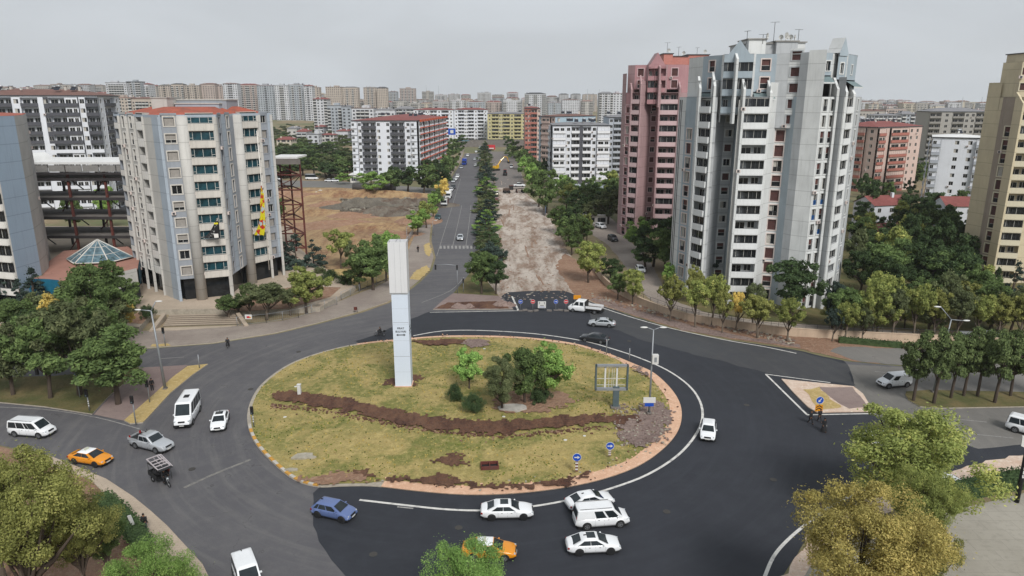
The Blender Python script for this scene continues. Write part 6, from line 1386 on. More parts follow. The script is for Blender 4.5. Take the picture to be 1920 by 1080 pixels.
def loft_body(S, mat):
    L_, W_ = S['L'], S['W']; xs = sorted(set([t[0] for t in S['top']]+list(np.linspace(-L_/2+.15, L_/2-.15, 13)))); tx = [t[0] for t in S['top']]; tz = [t[1] for t in S['top']]; mb = MB(); rows = []
    for x in xs:
        e = abs(2*x/L_); zt = float(np.interp(x, tx, tz)); w_ = W_/2*(1-.17*e**7-.03*e**2); zb = .24+.16*max(0, e-.86)/.14; zb = min(zb, zt-.1); zm = zb+(zt-zb)*.5
        half = [(0, zb), (w_*.8, zb), (w_*.95, zb+.06), (w_*.99, zb+(zm-zb)*.6), (w_, zm+.05), (w_*.985, zt-(zt-zm)*.35), (w_*.93, zt-.035), (w_*.8, zt), (w_*.45, zt+.03), (0, zt+.035)]
        rows.append([(x, y, z) for y, z in half]+[(x, -y, z) for y, z in half[::-1][1:-1]])
    mb.grid(rows, mat, closed=True); mb.face(rows[0], mat); mb.face(rows[-1][::-1], mat); return mb
def gh_pts(S):
    b0, t0, t1, b1 = S['gh']; zb = S['belt']+.04; H_ = S['H']; wb_ = S['W']/2*.93; wt = S['W']/2*(.74 if H_ < 1.6 else .86); return b0, t0, t1, b1, zb, H_, wb_, wt
def lerp3(a, b, t): return tuple(a[i]+(b[i]-a[i])*t for i in range(3))
def quadpatch(c, u0, u1, v0, v1, off):
    """c: bl, br, tr, tl; a patch in (u,v), lifted along the normal"""
    bl, br, tr, tl = c; n = (Vector(br)-Vector(bl)).cross(Vector(tl)-Vector(bl)).normalized()*off
    f = lambda u, v: tuple(Vector(lerp3(lerp3(bl, br, u), lerp3(tl, tr, u), v))+n)
    return [f(u0, v0), f(u1, v0), f(u1, v1), f(u0, v1)]
def car(label, kind, mat, pxr=None, pxf=None, pos=None, hd=None, name='parked_car', cat='car', roofmat=None, rim=None, panelvan=0, extra=(), grp=None, sunroof=None, z=0.045):
    S = SPEC[kind]; 
    if pxr: a, b = G(*pxr), G(*pxf); pos = ((a[0]+b[0])/2, (a[1]+b[1])/2); hd = math.atan2(b[1]-a[1], b[0]-a[0])
    root = empty(name, (pos[0], pos[1], z), hd); tag(root, label, cat, grp); L_, W_ = S['L'], S['W']; roofmat = roofmat or mat
    b0, t0, t1, b1, zb, H_, wb_, wt = gh_pts(S); mb = loft_body(S, mat)
    # greenhouse shell with rounded roof
    rows = []; 
    def ring(f, z, x0, x1, w_, r): return [(x0+r, -w_, z), (x1-r, -w_, z), (x1-r*.25, -w_+r*.7, z), (x1, 0, z), (x1-r*.25, w_-r*.7, z), (x1-r, w_, z), (x0+r, w_, z), (x0+r*.25, w_-r*.7, z), (x0, 0, z), (x0+r*.25, -w_+r*.7, z)]
    zt = H_-.05
    rows.append(ring(0, zb-.06, b0, b1, wb_, .08)); rows.append(ring(0, zt-.06, t0+(b0-t0)*.06, t1+(b1-t1)*.06, wt+.012, .08))
    g = MB(); g.grid(rows, mat, closed=True, smooth=False)
    r2 = [ring(0, zt-.06, t0+(b0-t0)*.06, t1+(b1-t1)*.06, wt+.012, .08), ring(0, zt-.01, t0+.04, t1-.02, wt-.05, .1), ring(0, H_, t0+.25, t1-.2, wt-.25, .1)]
    g.grid(r2, roofmat, closed=True); g.face(r2[-1], roofmat)
    body = MB(); body.v, body.f, body.mi, body.ms, body.sm = mb.v, mb.f, mb.mi, mb.ms, mb.sm; bo = body.build('body', root); roof = g.build('roof', root)
    # glass
    Z0, Z1 = zb-.06, zt-.06; tr0, tr1 = t0+(b0-t0)*.06, t1+(b1-t1)*.06
    def side(s): # bl, br, tr, tl seen from outside
        q = [(b0+.08, s*wb_, Z0), (b1-.08, s*wb_, Z0), (tr1-.08, s*(wt+.012), Z1), (tr0+.08, s*(wt+.012), Z1)]
        return q if s < 0 else [q[1], q[0], q[3], q[2]]
    ws = MB(); q = [(b1, -wb_+.06, Z0), (b1, wb_-.06, Z0), (tr1, wt-.05, Z1), (tr1, -wt+.05, Z1)]; ws.face(quadpatch(q, .05, .95, .1, .95, .035), m_glass); ws.build('windshield', root)
    if not (panelvan and kind == 'minibus'):
        rw = MB(); q = [(b0, wb_-.06, Z0), (b0, -wb_+.06, Z0), (tr0, -wt+.05, Z1), (tr0, wt-.05, Z1)]; rw.face(quadpatch(q, .08, .92, .15, .9, .035), m_glass); rw.build('rear_window', root)
    ln = b1-b0
    for s in (-1, 1):
        c = side(s); fr = 1 if s < 0 else -1
        cuts = {'sedan': [(.12, .50), (.515, .90)], 'bmw': [(.12, .50), (.515, .90)], 'hatch': [(.07, .2), (.23, .53), (.56, .92)], 'suv': [(.06, .2), (.23, .53), (.56, .92)], 'pickup': [(.08, .45), (.49, .88)], 'van': [(.04, .3), (.32, .57), (.60, .70), (.71, .95)], 'minibus': [(.03, .25), (.27, .5), (.52, .72), (.76, .95)], 'smallvan': [(.04, .3), (.33, .6), (.66, .94)]}[kind]
        if panelvan == 1: cuts = cuts[-1:]
        if panelvan == 2: cuts = [(.43, .66), (.71, .95)]
        for u0, u1 in cuts:
            if s > 0: u0, u1 = 1-u1, 1-u0
            gm = MB(); gm.face(quadpatch(c, u0, u1, .08, .92, .012), m_glass); gm.build('side_window', root)
    if sunroof: sm_ = MB(); sm_.box(((t0+t1)/2+.12, 0, H_+.004), (.75, .85, .03), m_glass); sm_.build('sunroof', root)
    # wheels
    r = .33 if H_ < 1.7 else .36; tm, rm = wheelmesh(r, .22, rim or m_rim)
    for sx in (-1, 1):
        for sy in (-1, 1):
            x = sx*S['wb']/2+.03*L_/4; y = sy*(W_/2-.12)
            ar = MB(); ar.tube([(x, sy*(W_/2-.25), r+.03), (x, sy*(W_/2+.004), r+.03)], r+.065, m_blk, 18); ar.build('wheel_arch', root)
            w_ = put(tm, 'wheel', root, (x, y+sy*.035, r)); put(rm, 'rim', w_)
    # lights, grille, bumpers, plates, mirrors
    zf = float(np.interp(L_/2-.25, [t[0] for t in S['top']], [t[1] for t in S['top']])); 
    for s in (-1, 1):
        h_ = MB(); h_.box((L_/2-.27, s*(W_/2-.31), zf-.13), (.34, .36, .13), m_head, -s*.42); h_.build('headlight', root)
        tzz = S['top'][1][1]-.16 if H_ < 1.7 else S['belt']-.05; h_ = MB(); h_.box((-L_/2+.15, s*(W_/2-.25), tzz), (.16, .36 if H_ < 1.7 else .14, .14 if H_ < 1.7 else .5), m_tail, s*.35); h_.build('tail_light', root)
        mr_ = MB(); mr_.box((b1-.5, s*(W_/2+.03), zb+.05), (.12, .18, .11), mat); mr_.build('mirror', root)
        dl = MB(); [dl.box((x_, s*(W_/2-.006), zb-.18), (.16, .03, .03), m_blk if mat is c_white else mat) for x_ in ((b0+b1)/2-.1, (b0+b1)/2+.8)]; dl.build('door_handle', root)
        dk = MB(); [dk.box((x_, s*(W_/2-.014), (zb+.3)/2), (.010, .02, zb-.5), m_blk) for x_ in ((b0+b1)/2-.45, (b0+b1)/2+.42, b1-.35)]; dk.build('door_seam', root)
    gr = MB(); gr.box((L_/2-.05, 0, zf-.17), (.12, .75, .16), m_blk); gr.box((L_/2-.04, 0, .36), (.12, 1.2, .14), m_blk); gr.build('grille', root)
    pl_ = MB(); pl_.box((L_/2+.02, 0, .44), (.03, .52, .11), m_plate); pl_.build('number_plate', root); pl_ = MB(); pl_.box((-L_/2-.0, 0, .62), (.05, .52, .11), m_plate); pl_.build('number_plate', root)
    sk_ = MB(); sk_.box((0, 0, .26), (L_*.92, W_*.93, .16), m_blk); sk_.build('underbody', root)
    for e in extra:
        if e == 'taxi': q = MB(); q.box(((t0+t1)/2, 0, H_+.09), (.18, .5, .16), M('taxi_lamp', 'b8b9a6', .4, .05)); q.build('roof_sign', root)
        if e == 'fin': q = MB(); q.box((t0+.25, 0, H_+.02), (.22, .06, .1), m_blk); q.build('antenna', root)
        if e == 'rails':
            for s in (-1, 1): q = MB(); q.tube([(t0+.2, s*(wt-.12), H_+.03), (t1-.2, s*(wt-.12), H_+.03)], .03, m_rim, 6); q.build('roof_rail', root)
        if e == 'hatchroof': q = MB(); q.box((-.4, 0, H_+.03), (.8, .6, .08), m_blk); q.build('roof_hatch', root)
        if e == 'bed': q = MB(); q.box((-1.9, 0, 1.01), (1.4, W_-.2, .05), m_blk); [q.box((-1.9, s*(W_/2-.06), 1.06), (1.42, .07, .28), mat) for s in (-1, 1)]; q.box((-2.6, 0, 1.06), (.07, W_-.2, .28), mat); q.build('cargo_bed', root)
        if e == 'bar':
            for s in (-1, 1): q = MB(); q.tube([(-1.25, s*.75, 1.15), (-1.3, s*.62, 1.8)], .04, m_blk, 6); q.build('roll_bar', root)
        if e == 'black': q = MB(); q.box((L_/2-.07, 0, .42), (.18, W_*.9, .28), m_blk); q.build('bumper', root)
    remember(root); return root
NM = 'car'
car('white minibus style van on the left road beside the autumn tree', 'van', c_white, (22, 812), (102, 818), name='van', cat='van', extra=('rails',))
car('orange taxi with white roof on the left road behind the silver pickup', 'sedan', c_org, (141, 862), (202, 872), name='taxi', cat='taxi', roofmat=c_white, extra=('taxi',), rim=m_rimd)
car('silver double cab pickup with dark load bed', 'pickup', c_silver, (254, 832), (318, 848), name='pickup', cat='pickup', extra=('bed', 'bar', 'rails', 'fin'))
car('tall white high roof minibus driving toward the viewer', 'minibus', c_white, (363, 768), (343, 803), name='minibus', cat='minibus', extra=('hatchroof', 'black'))
car('white sedan with glass roof beside the tall minibus', 'sedan', c_white, (417, 784), (409, 810), name=NM, sunroof=1, extra=('fin',))
car('blue hatchback entering the roundabout beside the painted kerb', 'hatch', c_blue, (594, 960), (661, 975), name=NM, rim=m_rimd, extra=('fin',))
car('white sedan with sunroof and dark wheels alone on the white line', 'bmw', c_white, (903, 968), (998, 966), name=NM, sunroof=1, rim=m_rimd)
car('white sedan half hidden behind the white van on the roundabout', 'sedan', c_white, (1066, 956), (1144, 942), name=NM, extra=('fin',))
car('white panel van with black side window driving right', 'van', c_white, (1074, 986), (1178, 978), name='van', cat='van', panelvan=2, extra=('rails',))
car('white sedan with sunroof in front of the white van', 'sedan', c_white, (1063, 1033), (1160, 1029), name=NM, sunroof=1, rim=m_rimd, extra=('fin',))
car('orange taxi with white roof partly hidden by the bright pine', 'sedan', c_org, (868, 1040), (967, 1043), name='taxi', cat='taxi', roofmat=c_white, extra=('taxi',))
car('white small van at the bottom border driving toward the viewer', 'smallvan', c_white, (456, 1068), (474, 1118), name='van', cat='van', extra=('fin',))
car('white hatchback on the right side of the roundabout line', 'hatch', c_white, (1328, 803), (1326, 829), name=NM, rim=m_rimd)
car('dark sedan with chromed wheels behind the island trees', 'sedan', c_dark, (1139, 644), (1091, 637), name=NM)
car('silver sedan on fresh asphalt below the white pickup truck', 'sedan', c_silver, (1153, 613), (1104, 610), name=NM, extra=('fin',))
car('white delivery van between east road and east median', 'smallvan', c_white, (1693, 722), (1657, 725), name='van', cat='van', panelvan=1)
car('white van cut off by the right border on the east road', 'van', c_white, (1908, 808), (1960, 822), name='van', cat='van')
car('white car hidden behind the large tree, upper spot', 'suv', c_white, (1625, 838), (1680, 832), name=NM)
car('white car hidden behind the large tree, lower spot', 'sedan', c_white, (1722, 918), (1790, 905), name=NM)
car('white car glimpsed between the two lower right crowns', 'hatch', c_white, (1668, 915), (1715, 903), name=NM)
car('white hatchback parked on the service road beside the dark clump', 'hatch', c_white, (1194, 503), (1207, 517), name=NM)
car('white car parked by the guard booth', 'suv', c_white, (1117, 425), (1136, 431), name=NM)
car('black car parked right of the guard booth roof', 'suv', c_dark, (1142, 448), (1156, 455), name=NM)
car('dark teal car parked at the avenue kerb', 'suv', c_teal, (824, 407), (818, 417), name=NM)
car('silver car on the avenue above the zebra crossing', 'sedan', c_silver, (864, 443), (862, 456), name=NM)
car('white car parked behind the lot tree beside the plaza', 'sedan', c_white, (535, 697-195), (560, 499), name=NM)
# crew cab flatbed
def flatbed():
    a, b = G(1124, 588), G(1069, 582); pos = ((a[0]+b[0])/2, (a[1]+b[1])/2); hd = math.atan2(b[1]-a[1], b[0]-a[0]); root = empty('flatbed_truck', (*pos, .045), hd); tag(root, 'white crew cab truck with open flat bed beside the road signs', 'truck')
    S = dict(SPEC['smallvan']); S.update(L=3.3, W=2.0, H=2.25, belt=1.25, top=[(-1.65, 1.2), (-1.6, 1.25), (-1, 1.26), (.7, 1.24), (1.2, 1.15), (1.55, .95), (1.65, .55)], gh=(-1.62, -1.55, .1, .95))
    cab = loft_body(S, c_white); cab.v = [(x+1.4, y, z) for x, y, z in cab.v]; cab.build('cab', root); g = MB(); g.grid([[(-.2, -.92, 1.2), (2.3, -.92, 1.2), (2.3, .92, 1.2), (-.2, .92, 1.2)], [(-.15, -.85, 2.15), (1.5, -.85, 2.15), (1.5, .85, 2.15), (-.15, .85, 2.15)], [(0, -.7, 2.25), (1.35, -.7, 2.25), (1.35, .7, 2.25), (0, .7, 2.25)]], c_white, closed=True, smooth=False)
    g.face([(0, -.7, 2.25), (1.35, -.7, 2.25), (1.35, .7, 2.25), (0, .7, 2.25)], c_white); g.build('roof', root)
    q = MB(); q.face([(2.27, -.75, 1.32), (2.27, .75, 1.32), (1.58, .72, 2.1), (1.58, -.72, 2.1)], m_glass); q.build('windshield', root)
    for s in (-1, 1):
        for x0, x1, x2 in ((.05, .75, .72), (.95, 1.9, 1.45)): q = MB(); p = [(x0, s*.945, 1.36), (x1, s*.945, 1.36), (x2, s*.885, 2.0), (x0+.03, s*.885, 2.0)]; q.face(p if s < 0 else p[::-1], m_glass); q.build('side_window', root)
        q = MB(); q.box((2.85, s*.7, .85), (.3, .35, .2), m_head); q.build('headlight', root); q = MB(); q.box((2.0, s*1.1, 1.5), (.12, .16, .26), m_blk); q.build('mirror', root)
    q = MB(); q.box((-1.85, 0, .95), (2.9, 2.1, .12), m_slab)
    for s in (-1, 1): q.box((-1.85, s*1.04, 1.2), (2.9, .06, .42), c_white)
    q.box((-3.3, 0, 1.2), (.06, 2.1, .42), c_white); q.build('flat_bed', root); q = MB(); q.box((-.38, 0, 1.6), (.1, 2.0, 1.3), m_blk); q.build('headboard', root)
    q = MB(); q.box((-.5, 0, .6), (6.2, 1.0, .3), m_blk); q.box((3.0, 0, .5), (.2, 1.8, .3), m_blk); q.build('chassis', root); tm, rm = wheelmesh(.36, .24, m_rim)
    for x in (-2.1, 2.0):
        for s in (-1, 1): w_ = put(tm, 'wheel', root, (x, s*.9, .36)); put(rm, 'rim', w_)
flatbed()
# small far vehicles on the avenue: one mesh each
def mini(label, kind, mat, px, py, back=True, cat='car', dx=0, z=.03):
    S = SPEC[kind]; x, y = G(px, py); vx = -.035; mb = loft_body(S, mat); b0, t0, t1, b1, zb, H_, wb_, wt = gh_pts(S)
    mb.grid([[(b0, -wb_, zb-.06), (b1, -wb_, zb-.06), (b1, wb_, zb-.06), (b0, wb_, zb-.06)], [(t0, -wt, H_-.08), (t1, -wt, H_-.08), (t1, wt, H_-.08), (t0, wt, H_-.08)]], m_glass, closed=True, smooth=False)
    mb.prism([(t0-.03, -wt-.02), (t1+.03, -wt-.02), (t1+.03, wt+.02), (t0-.03, wt+.02)], H_-.09, H_, mat)
    for sx in (-1, 1):
        for s in (-1, 1): mb.tube([(sx*S['wb']/2, s*(S['W']/2-.2), .32), (sx*S['wb']/2, s*(S['W']/2+.01), .32)], .32, m_tyre, 10)
    for s in (-1, 1): mb.box((S['L']/2-.2, s*.6, .68), (.3, .3, .14), m_head); mb.box((-S['L']/2+.1, s*.65, .8), (.16, .3, .14), m_tail)
    o = mb.build('car' if cat == 'car' else cat, None, (x, y, z), (-math.pi/2 if back else math.pi/2)+vx+dx); tag(o, label, cat, 'vehicles on and beside the avenue')
AV = [(892, 312, 'sedan', c_white), (899, 301, 'suv', c_white), (890, 300, 'sedan', c_silver), (893, 286, 'hatch', c_white), (900, 278, 'suv', c_white), (886, 272, 'sedan', c_white), (878, 269, 'smallvan', c_white), (886, 267, 'sedan', c_silver)]
for i, (px, py, k, m) in enumerate(sorted(AV, key=lambda t: -t[1])): mini(f'{"silver" if m is c_silver else "white"} car driving down the avenue, {ORD[i]} from the zebra crossing among distant ones', k, m, px, py)
PKL = [(854, 338, 'sedan', c_white), (850, 342, 'hatch', c_silver), (858, 333, 'suv', c_white), (865, 316, 'hatch', c_silver), (846, 358, 'sedan', c_white), (850, 354, 'suv', c_dark), (877, 293, 'suv', c_white)]
for i, (px, py, k, m) in enumerate(sorted(PKL, key=lambda t: -t[1])): mini(f'{ {"silver_car_paint":"silver","white_car_paint":"white","dark_car_paint":"dark"}[m.name] } car parked at the left kerb of the avenue, {ORD[i]} beyond the truck', k, m, px, py)
mini('small white van parked on the works carriageway near its far end', 'smallvan', c_white, 959, 315, True, 'van'); mini('white truck parked under the right avenue trees', 'van', c_white, 954, 291, True, 'van'); mini('white car at the far end of the works', 'hatch', c_white, 950, 281, False)
mini('white pickup standing beside the road grader', 'pickup', c_white, 974, 350, True, dx=1.4); mini('cream car parked behind the bright median tree', 'suv', c_cream, 931, 366, False); mini('red car parked at the edge of the works', 'hatch', c_red, 932, 378, False)
for i, (px, py, k, m) in enumerate([(585, 337, 'minibus', c_white), (618, 341, 'sedan', c_white), (629, 341, 'hatch', c_white), (520, 338, 'sedan', c_white)]): mini(f'white {"minibus" if k == "minibus" else "car"} parked along the street behind the lot, {["second","third","fourth","first"][i]} from left', k, m, px, py, True, 'car' if k != 'minibus' else 'minibus', dx=1.5)
for i, (px, py, k, m) in enumerate([(1838, 640, 'sedan', c_white), (1856, 641, 'suv', c_white), (1880, 642, 'sedan', c_silver), (1818, 640, 'hatch', c_silver)]): mini(f'{"white" if m is c_white else "silver"} car parked behind the pines of the east median, {["second","third","fourth","first"][i]} from left', k, m, px, py, True, dx=1.5)
for i, (px, py, m) in enumerate([(852, 258, c_white), (862, 259, c_silver), (870, 260, c_white)]): mini(f'{"silver" if m is c_silver else "white"} car before the far filling station, {ORD[i]} from left', 'sedan', m, px, py, True, dx=1.5)
# trucks and machines on the avenue
def machine(kind, label, px, py, cat, rot=0):
    x, y = G(px, py); root = empty(kind, (x, y, .05), rot); tag(root, label, cat)
    def P(n, *b):
        q = MB()
        for c, s_, m in b: q.box(c, s_, m)
        q.build(n, root)
    def wh(lst, r=.5):
        tm, rm = wheelmesh(r, .35, m_rimd)
        for x_, y_ in lst: w_ = put(tm, 'wheel', root, (x_, y_, r)); put(rm, 'rim', w_)
    return root, P, wh
r_, P, wh = machine('tipper_truck', 'white fronted truck with brown load bed parked at the avenue kerb', 834, 386, 'truck', -math.pi/2)
P('cab', ((2.6, 0, 1.7), (1.9, 2.3, 2.2), c_white)); P('windshield', ((3.58, 0, 2.1), (.05, 2.0, .9), m_glass)); P('load_bed', ((-.9, 0, 1.7), (4.6, 2.4, 1.3), m_rust), ((-.9, 0, 2.42), (4.4, 2.2, .1), m_slab)); P('chassis', ((0, 0, .8), (7, 1.2, .3), m_blk), ((3.6, 0, .8), (.2, 2.2, .5), m_blk)); wh([(2.4, -1.05), (2.4, 1.05), (-1.8, -1.05), (-1.8, 1.05)])
r_, P, wh = machine('box_truck', 'white box truck parked behind the brown load truck', 841, 372, 'truck', -math.pi/2)
P('cab', ((2.4, 0, 1.5), (1.8, 2.2, 2), c_white)); P('windshield', ((3.33, 0, 1.9), (.05, 1.9, .8), m_glass)); P('cargo_box', ((-.9, 0, 2), (4.6, 2.3, 2.2), m_wroof)); P('chassis', ((0, 0, .7), (6.6, 1.1, .3), m_blk)); wh([(2.2, -1), (2.2, 1), (-1.8, -1), (-1.8, 1)], .45)
r_, P, wh = machine('tanker_truck', 'deep blue covered truck parked beside the avenue', 871, 309, 'truck', -math.pi/2)
P('cab', ((3, 0, 1.6), (2, 2.4, 2.4), c_bluet)); P('windshield', ((4.02, 0, 2), (.05, 2.1, .9), m_glass)); P('cargo_cover', ((-1, 0, 2.4), (6, 2.6, 2.9), c_bluet)); P('chassis', ((0, 0, .8), (8, 1.2, .3), m_blk)); wh([(2.8, -1.1), (2.8, 1.1), (-2.4, -1.1), (-2.4, 1.1)])
r_, P, wh = machine('road_grader', 'dark motor grader with long frame on the dirt carriageway', 962, 362, 'grader', .2)
P('cab', ((-.8, 0, 2.2), (1.5, 1.6, 1.7), m_blk), ((-.8, 0, 3.1), (1.7, 1.8, .1), m_rust)); P('engine', ((-2.8, 0, 1.5), (2.5, 1.6, 1.1), M('grader_brown', '4b3a30', .7))); P('frame', ((2.2, 0, 1.7), (5, .35, .35), m_blk)); P('blade', ((1.5, 0, .5), (.25, 3.7, .6), m_rust)); P('arm', ((1.5, 0, 1.1), (.4, .8, 1), m_blk)); wh([(4.2, -1), (4.2, 1), (-2, -1.1), (-2, 1.1), (-3.6, -1.1), (-3.6, 1.1)], .65)
r_, P, wh = machine('road_roller', 'red brown road roller on the stripped carriageway', 947, 329, 'roller', -1.6)
P('body', ((-1, 0, 1.2), (2.4, 1.8, 1.2), c_red)); P('cab', ((.1, 0, 2.3), (1.3, 1.6, 1.4), m_glass), ((.1, 0, 3.05), (1.7, 1.9, .12), c_red))
q = MB(); q.tube([(1.9, -1, .75), (1.9, 1, .75)], .75, m_blk, 18); q.build('drum', r_); wh([(-1.5, -.9), (-1.5, .9)], .7)
r_, P, wh = machine('asphalt_paver', 'orange asphalt paver at the far end of the works', 936, 268, 'paver', -1.6)
P('body', ((0, 0, 1.4), (5.5, 2.6, 1.6), M('machine_orange', 'c4661c', .5))); P('canopy', ((-.6, 0, 3.6), (3.5, 2.8, .15), c_white)); P('hopper', ((3.4, 0, 1.3), (2, 3.2, 1.2), M('machine_orange', 'c4661c', .5))); P('screed', ((-3.4, 0, .6), (1, 5, .8), m_blk)); P('post', ((-2, 1.2, 2.8), (.1, .1, 1.6), m_blk), ((-2, -1.2, 2.8), (.1, .1, 1.6), m_blk), ((.9, 1.2, 2.8), (.1, .1, 1.6), m_blk)); P('track', ((0, 1.1, .45), (4, .5, .9), m_blk), ((0, -1.1, .45), (4, .5, .9), m_blk))
r_, P, wh = machine('excavator', 'yellow excavator with raised bent arm beside the median trees', 929, 320, 'excavator', .55)
P('house', ((-.6, 0, 1.9), (3.2, 2.5, 1.4), c_yelm)); P('cab', ((1, -.7, 2.3), (1.3, 1, 1.7), c_yelm), ((1.66, -.7, 2.5), (.04, .9, 1.1), m_glass)); P('track', ((0, 1.2, .5), (4.2, .6, 1), m_blk)); P('track', ((0, -1.2, .5), (4.2, .6, 1), m_blk))
q = MB(); q.tube([(1, .2, 2), (3.6, .2, 5.4), (5.8, .2, 7.2)], [.4, .42, .3], c_yelm, 6, smooth=False); q.build('boom', r_); q = MB(); q.tube([(5.6, .2, 7.4), (7.6, .2, 7.0), (8.6, .2, 4.6)], [.3, .3, .2], c_yelm, 6, smooth=False); q.build('stick', r_); q = MB(); q.box((8.7, .2, 4.1), (1, 1.2, 1), m_blk); q.build('bucket', r_)
# ======================= PEOPLE =======================
m_skin = M('skin', '8c6248', .6, .05); m_hair = M('dark_hair', '15110f', .6); m_blackc = M('black_cloth', '1b1b1e', .9, .2, 4); m_jean = M('blue_grey_jeans', '3b4656', .9, .15, 4); m_darkc = M('dark_grey_cloth', '2b2c30', .9, .2, 4); m_bag = M('white_bag', 'b9b9b5', .7)
def skin(name, verts, edges, rad, mat, parent, sub=1):
    me = bpy.data.meshes.new(name); me.from_pydata(verts, edges, []); o = bpy.data.objects.new(name, me); C.objects.link(o); o.parent = parent
    md = o.modifiers.new('skin', 'SKIN'); md.use_smooth_shade = True
    for i, r in enumerate(rad): me.skin_vertices[0].data[i].radius = (r, r) if isinstance(r, (int, float)) else r
    me.skin_vertices[0].data[0].use_root = True
    s = o.modifiers.new('sub', 'SUBSURF'); s.levels = sub; s.render_levels = sub; me.materials.append(mat); return o
POSES = {  # joints: hip, chest..., (x forward, y left, z)
 'stand': dict(hip=(0, 0, .93), ch=(.0, 0, 1.30), nk=(0, 0, 1.48), kn=((.03, .11, .50), (.03, -.11, .50)), an=((0, .12, .08), (0, -.12, .08)), el=((-.03, .27, 1.12), (-.03, -.27, 1.12)), wr=((.06, .29, .87), (.06, -.29, .87))),
 'walk': dict(hip=(0, 0, .92), ch=(.02, 0, 1.30), nk=(.03, 0, 1.48), kn=((.16, .10, .52), (-.05, -.10, .50)), an=((.24, .10, .10), (-.32, -.10, .14)), el=((-.12, .27, 1.13), (.08, -.27, 1.12)), wr=((-.16, .28, .88), (.22, -.27, .92))),
 'ride': dict(hip=(-.12, 0, .86), ch=(-.02, 0, 1.20), nk=(.04, 0, 1.38), kn=((.30, .2, .78), (.30, -.2, .78)), an=((.18, .2, .34), (.18, -.2, .34)), el=((.16, .28, 1.06), (.16, -.28, 1.06)), wr=((.42, .26, 1.06), (.42, -.26, 1.06)))}
def person(label, pos, rz, pose='stand', top=None, legs=None, skirt=False, bag=False, z=0.05, name='person', scarf=False):
    p = POSES[pose]; top = top or m_blackc; legs = legs or m_jean; root = empty(name, (*pos, z), rz); tag(root, label, 'person')
    hip, ch, nk = p['hip'], p['ch'], p['nk']; V = [hip, tuple((hip[i]+ch[i])/2 for i in range(3)), ch, nk, (nk[0]+.02, 0, nk[2]+.08), (nk[0]+.03, 0, nk[2]+.2)]; E = [(0, 1), (1, 2), (2, 3), (3, 4), (4, 5)]; Rr = [(.15, .12), (.13, .11), (.16, .12), .06, .1, .115]
    for s in (0, 1):
        sg = 1 if s == 0 else -1; b = len(V); V += [(ch[0], sg*.18, ch[2]+.1), p['el'][s], p['wr'][s]]; E += [(2, b), (b, b+1), (b+1, b+2)]; Rr += [.055, .042, .028]
        w = p['wr'][s]; e = p['el'][s]; d = (Vector(w)-Vector(e)).normalized(); pm = tuple(Vector(w)+d*.07); V.append(pm); E.append((b+2, b+3)); Rr.append((.034, .02))
        for f in range(4): V.append(tuple(Vector(pm)+d*(.075-.008*abs(f-1.4))+Vector((.022*(f-1.5), 0, 0)))); E.append((b+3, len(V)-1)); Rr.append(.009)
        V.append(tuple(Vector(w)+d*.06+Vector((.05, 0, 0)))); E.append((b+2, len(V)-1)); Rr.append(.01)
        b = len(V); V += [(hip[0], sg*.09, hip[2]-.06), p['kn'][s], p['an'][s], (p['an'][s][0]+.16, p['an'][s][1], p['an'][s][2]-.03)]; E += [(0, b), (b, b+1), (b+1, b+2), (b+2, b+3)]; Rr += [.09, .062, .04, .035]
    skin('body', V, E, Rr, m_skin, root)
    # face: nose, ears and eyes on the head
    q = MB(); hx, hz = nk[0]+.03, nk[2]+.17; q.ball((hx+.098, 0, hz), (.018, .014, .022), m_skin, 6, 4); [q.ball((hx, s*.088, hz), (.02, .012, .03), m_skin, 6, 4) for s in (-1, 1)]; [q.ball((hx+.082, s*.032, hz+.03), .011, m_blackc, 6, 4) for s in (-1, 1)]; q.box((hx+.088, 0, hz-.045), (.01, .045, .01), m_rust); q.build('face', root)
    # shirt / jacket
    V = [(hip[0], hip[1], hip[2]-.1), tuple((hip[i]+ch[i])/2 for i in range(3)), ch, (nk[0], nk[1], nk[2]-.03)]; E = [(0, 1), (1, 2), (2, 3)]; Rr = [(.215, .175), (.19, .165), (.215, .17), .1]
    for s in (0, 1): sg = 1-2*s; b = len(V); V += [(ch[0], sg*.18, ch[2]+.1), p['el'][s], tuple(Vector(p['wr'][s]))]; E += [(2, b), (b, b+1), (b+1, b+2)]; Rr += [.11, .075, .055]
    skin('jacket', V, E, Rr, top, root)
    if skirt:
        q = MB(); rows = [[(hip[0]+r*math.cos(a*math.pi/8)*.85, r*math.sin(a*math.pi/8)*(1+.08*math.cos(a*2)), z_) for a in range(16)] for r, z_ in ((.19, 1.2), (.22, .95), (.29, .6), (.35, .25), (.38, .05))]; q.grid(rows, top, closed=True); q.build('skirt', root)
    else:
        V = [(hip[0], hip[1], hip[2]+.06)]; E = []; Rr = [(.19, .16)]
        for s in (0, 1): sg = 1-2*s; b = len(V); V += [(hip[0], sg*.095, hip[2]-.08), p['kn'][s], (p['an'][s][0], p['an'][s][1], p['an'][s][2]-.05)]; E += [(0, b), (b, b+1), (b+1, b+2)]; Rr += [.13, .09, .075]
        skin('trousers', V, E, Rr, legs, root)
    for s in (0, 1): q = MB(); a = p['an'][s]; q.ball((a[0]+.07, a[1], max(.035, a[2]-.045)), (.15, .06, .055), m_blk, 10, 5); q.build('shoe', root)
    q = MB(); hx, hz = nk[0]+.03, nk[2]+.17; q.ball((hx-.035, 0, hz+.045), (.1, .1, .11) if not scarf else (.12, .12, .15), m_hair if not scarf else m_blackc, 12, 8); q.build('hair' if not scarf else 'headscarf', root)
    if bag: q = MB(); w = p['wr'][0]; q.box((w[0], w[1]+.02, w[2]-.25), (.28, .1, .34), m_bag); q.tube([(w[0]-.1, w[1], w[2]-.08), w, (w[0]+.1, w[1], w[2]-.08)], .012, m_bag, 5); q.build('bag', root)
    return root
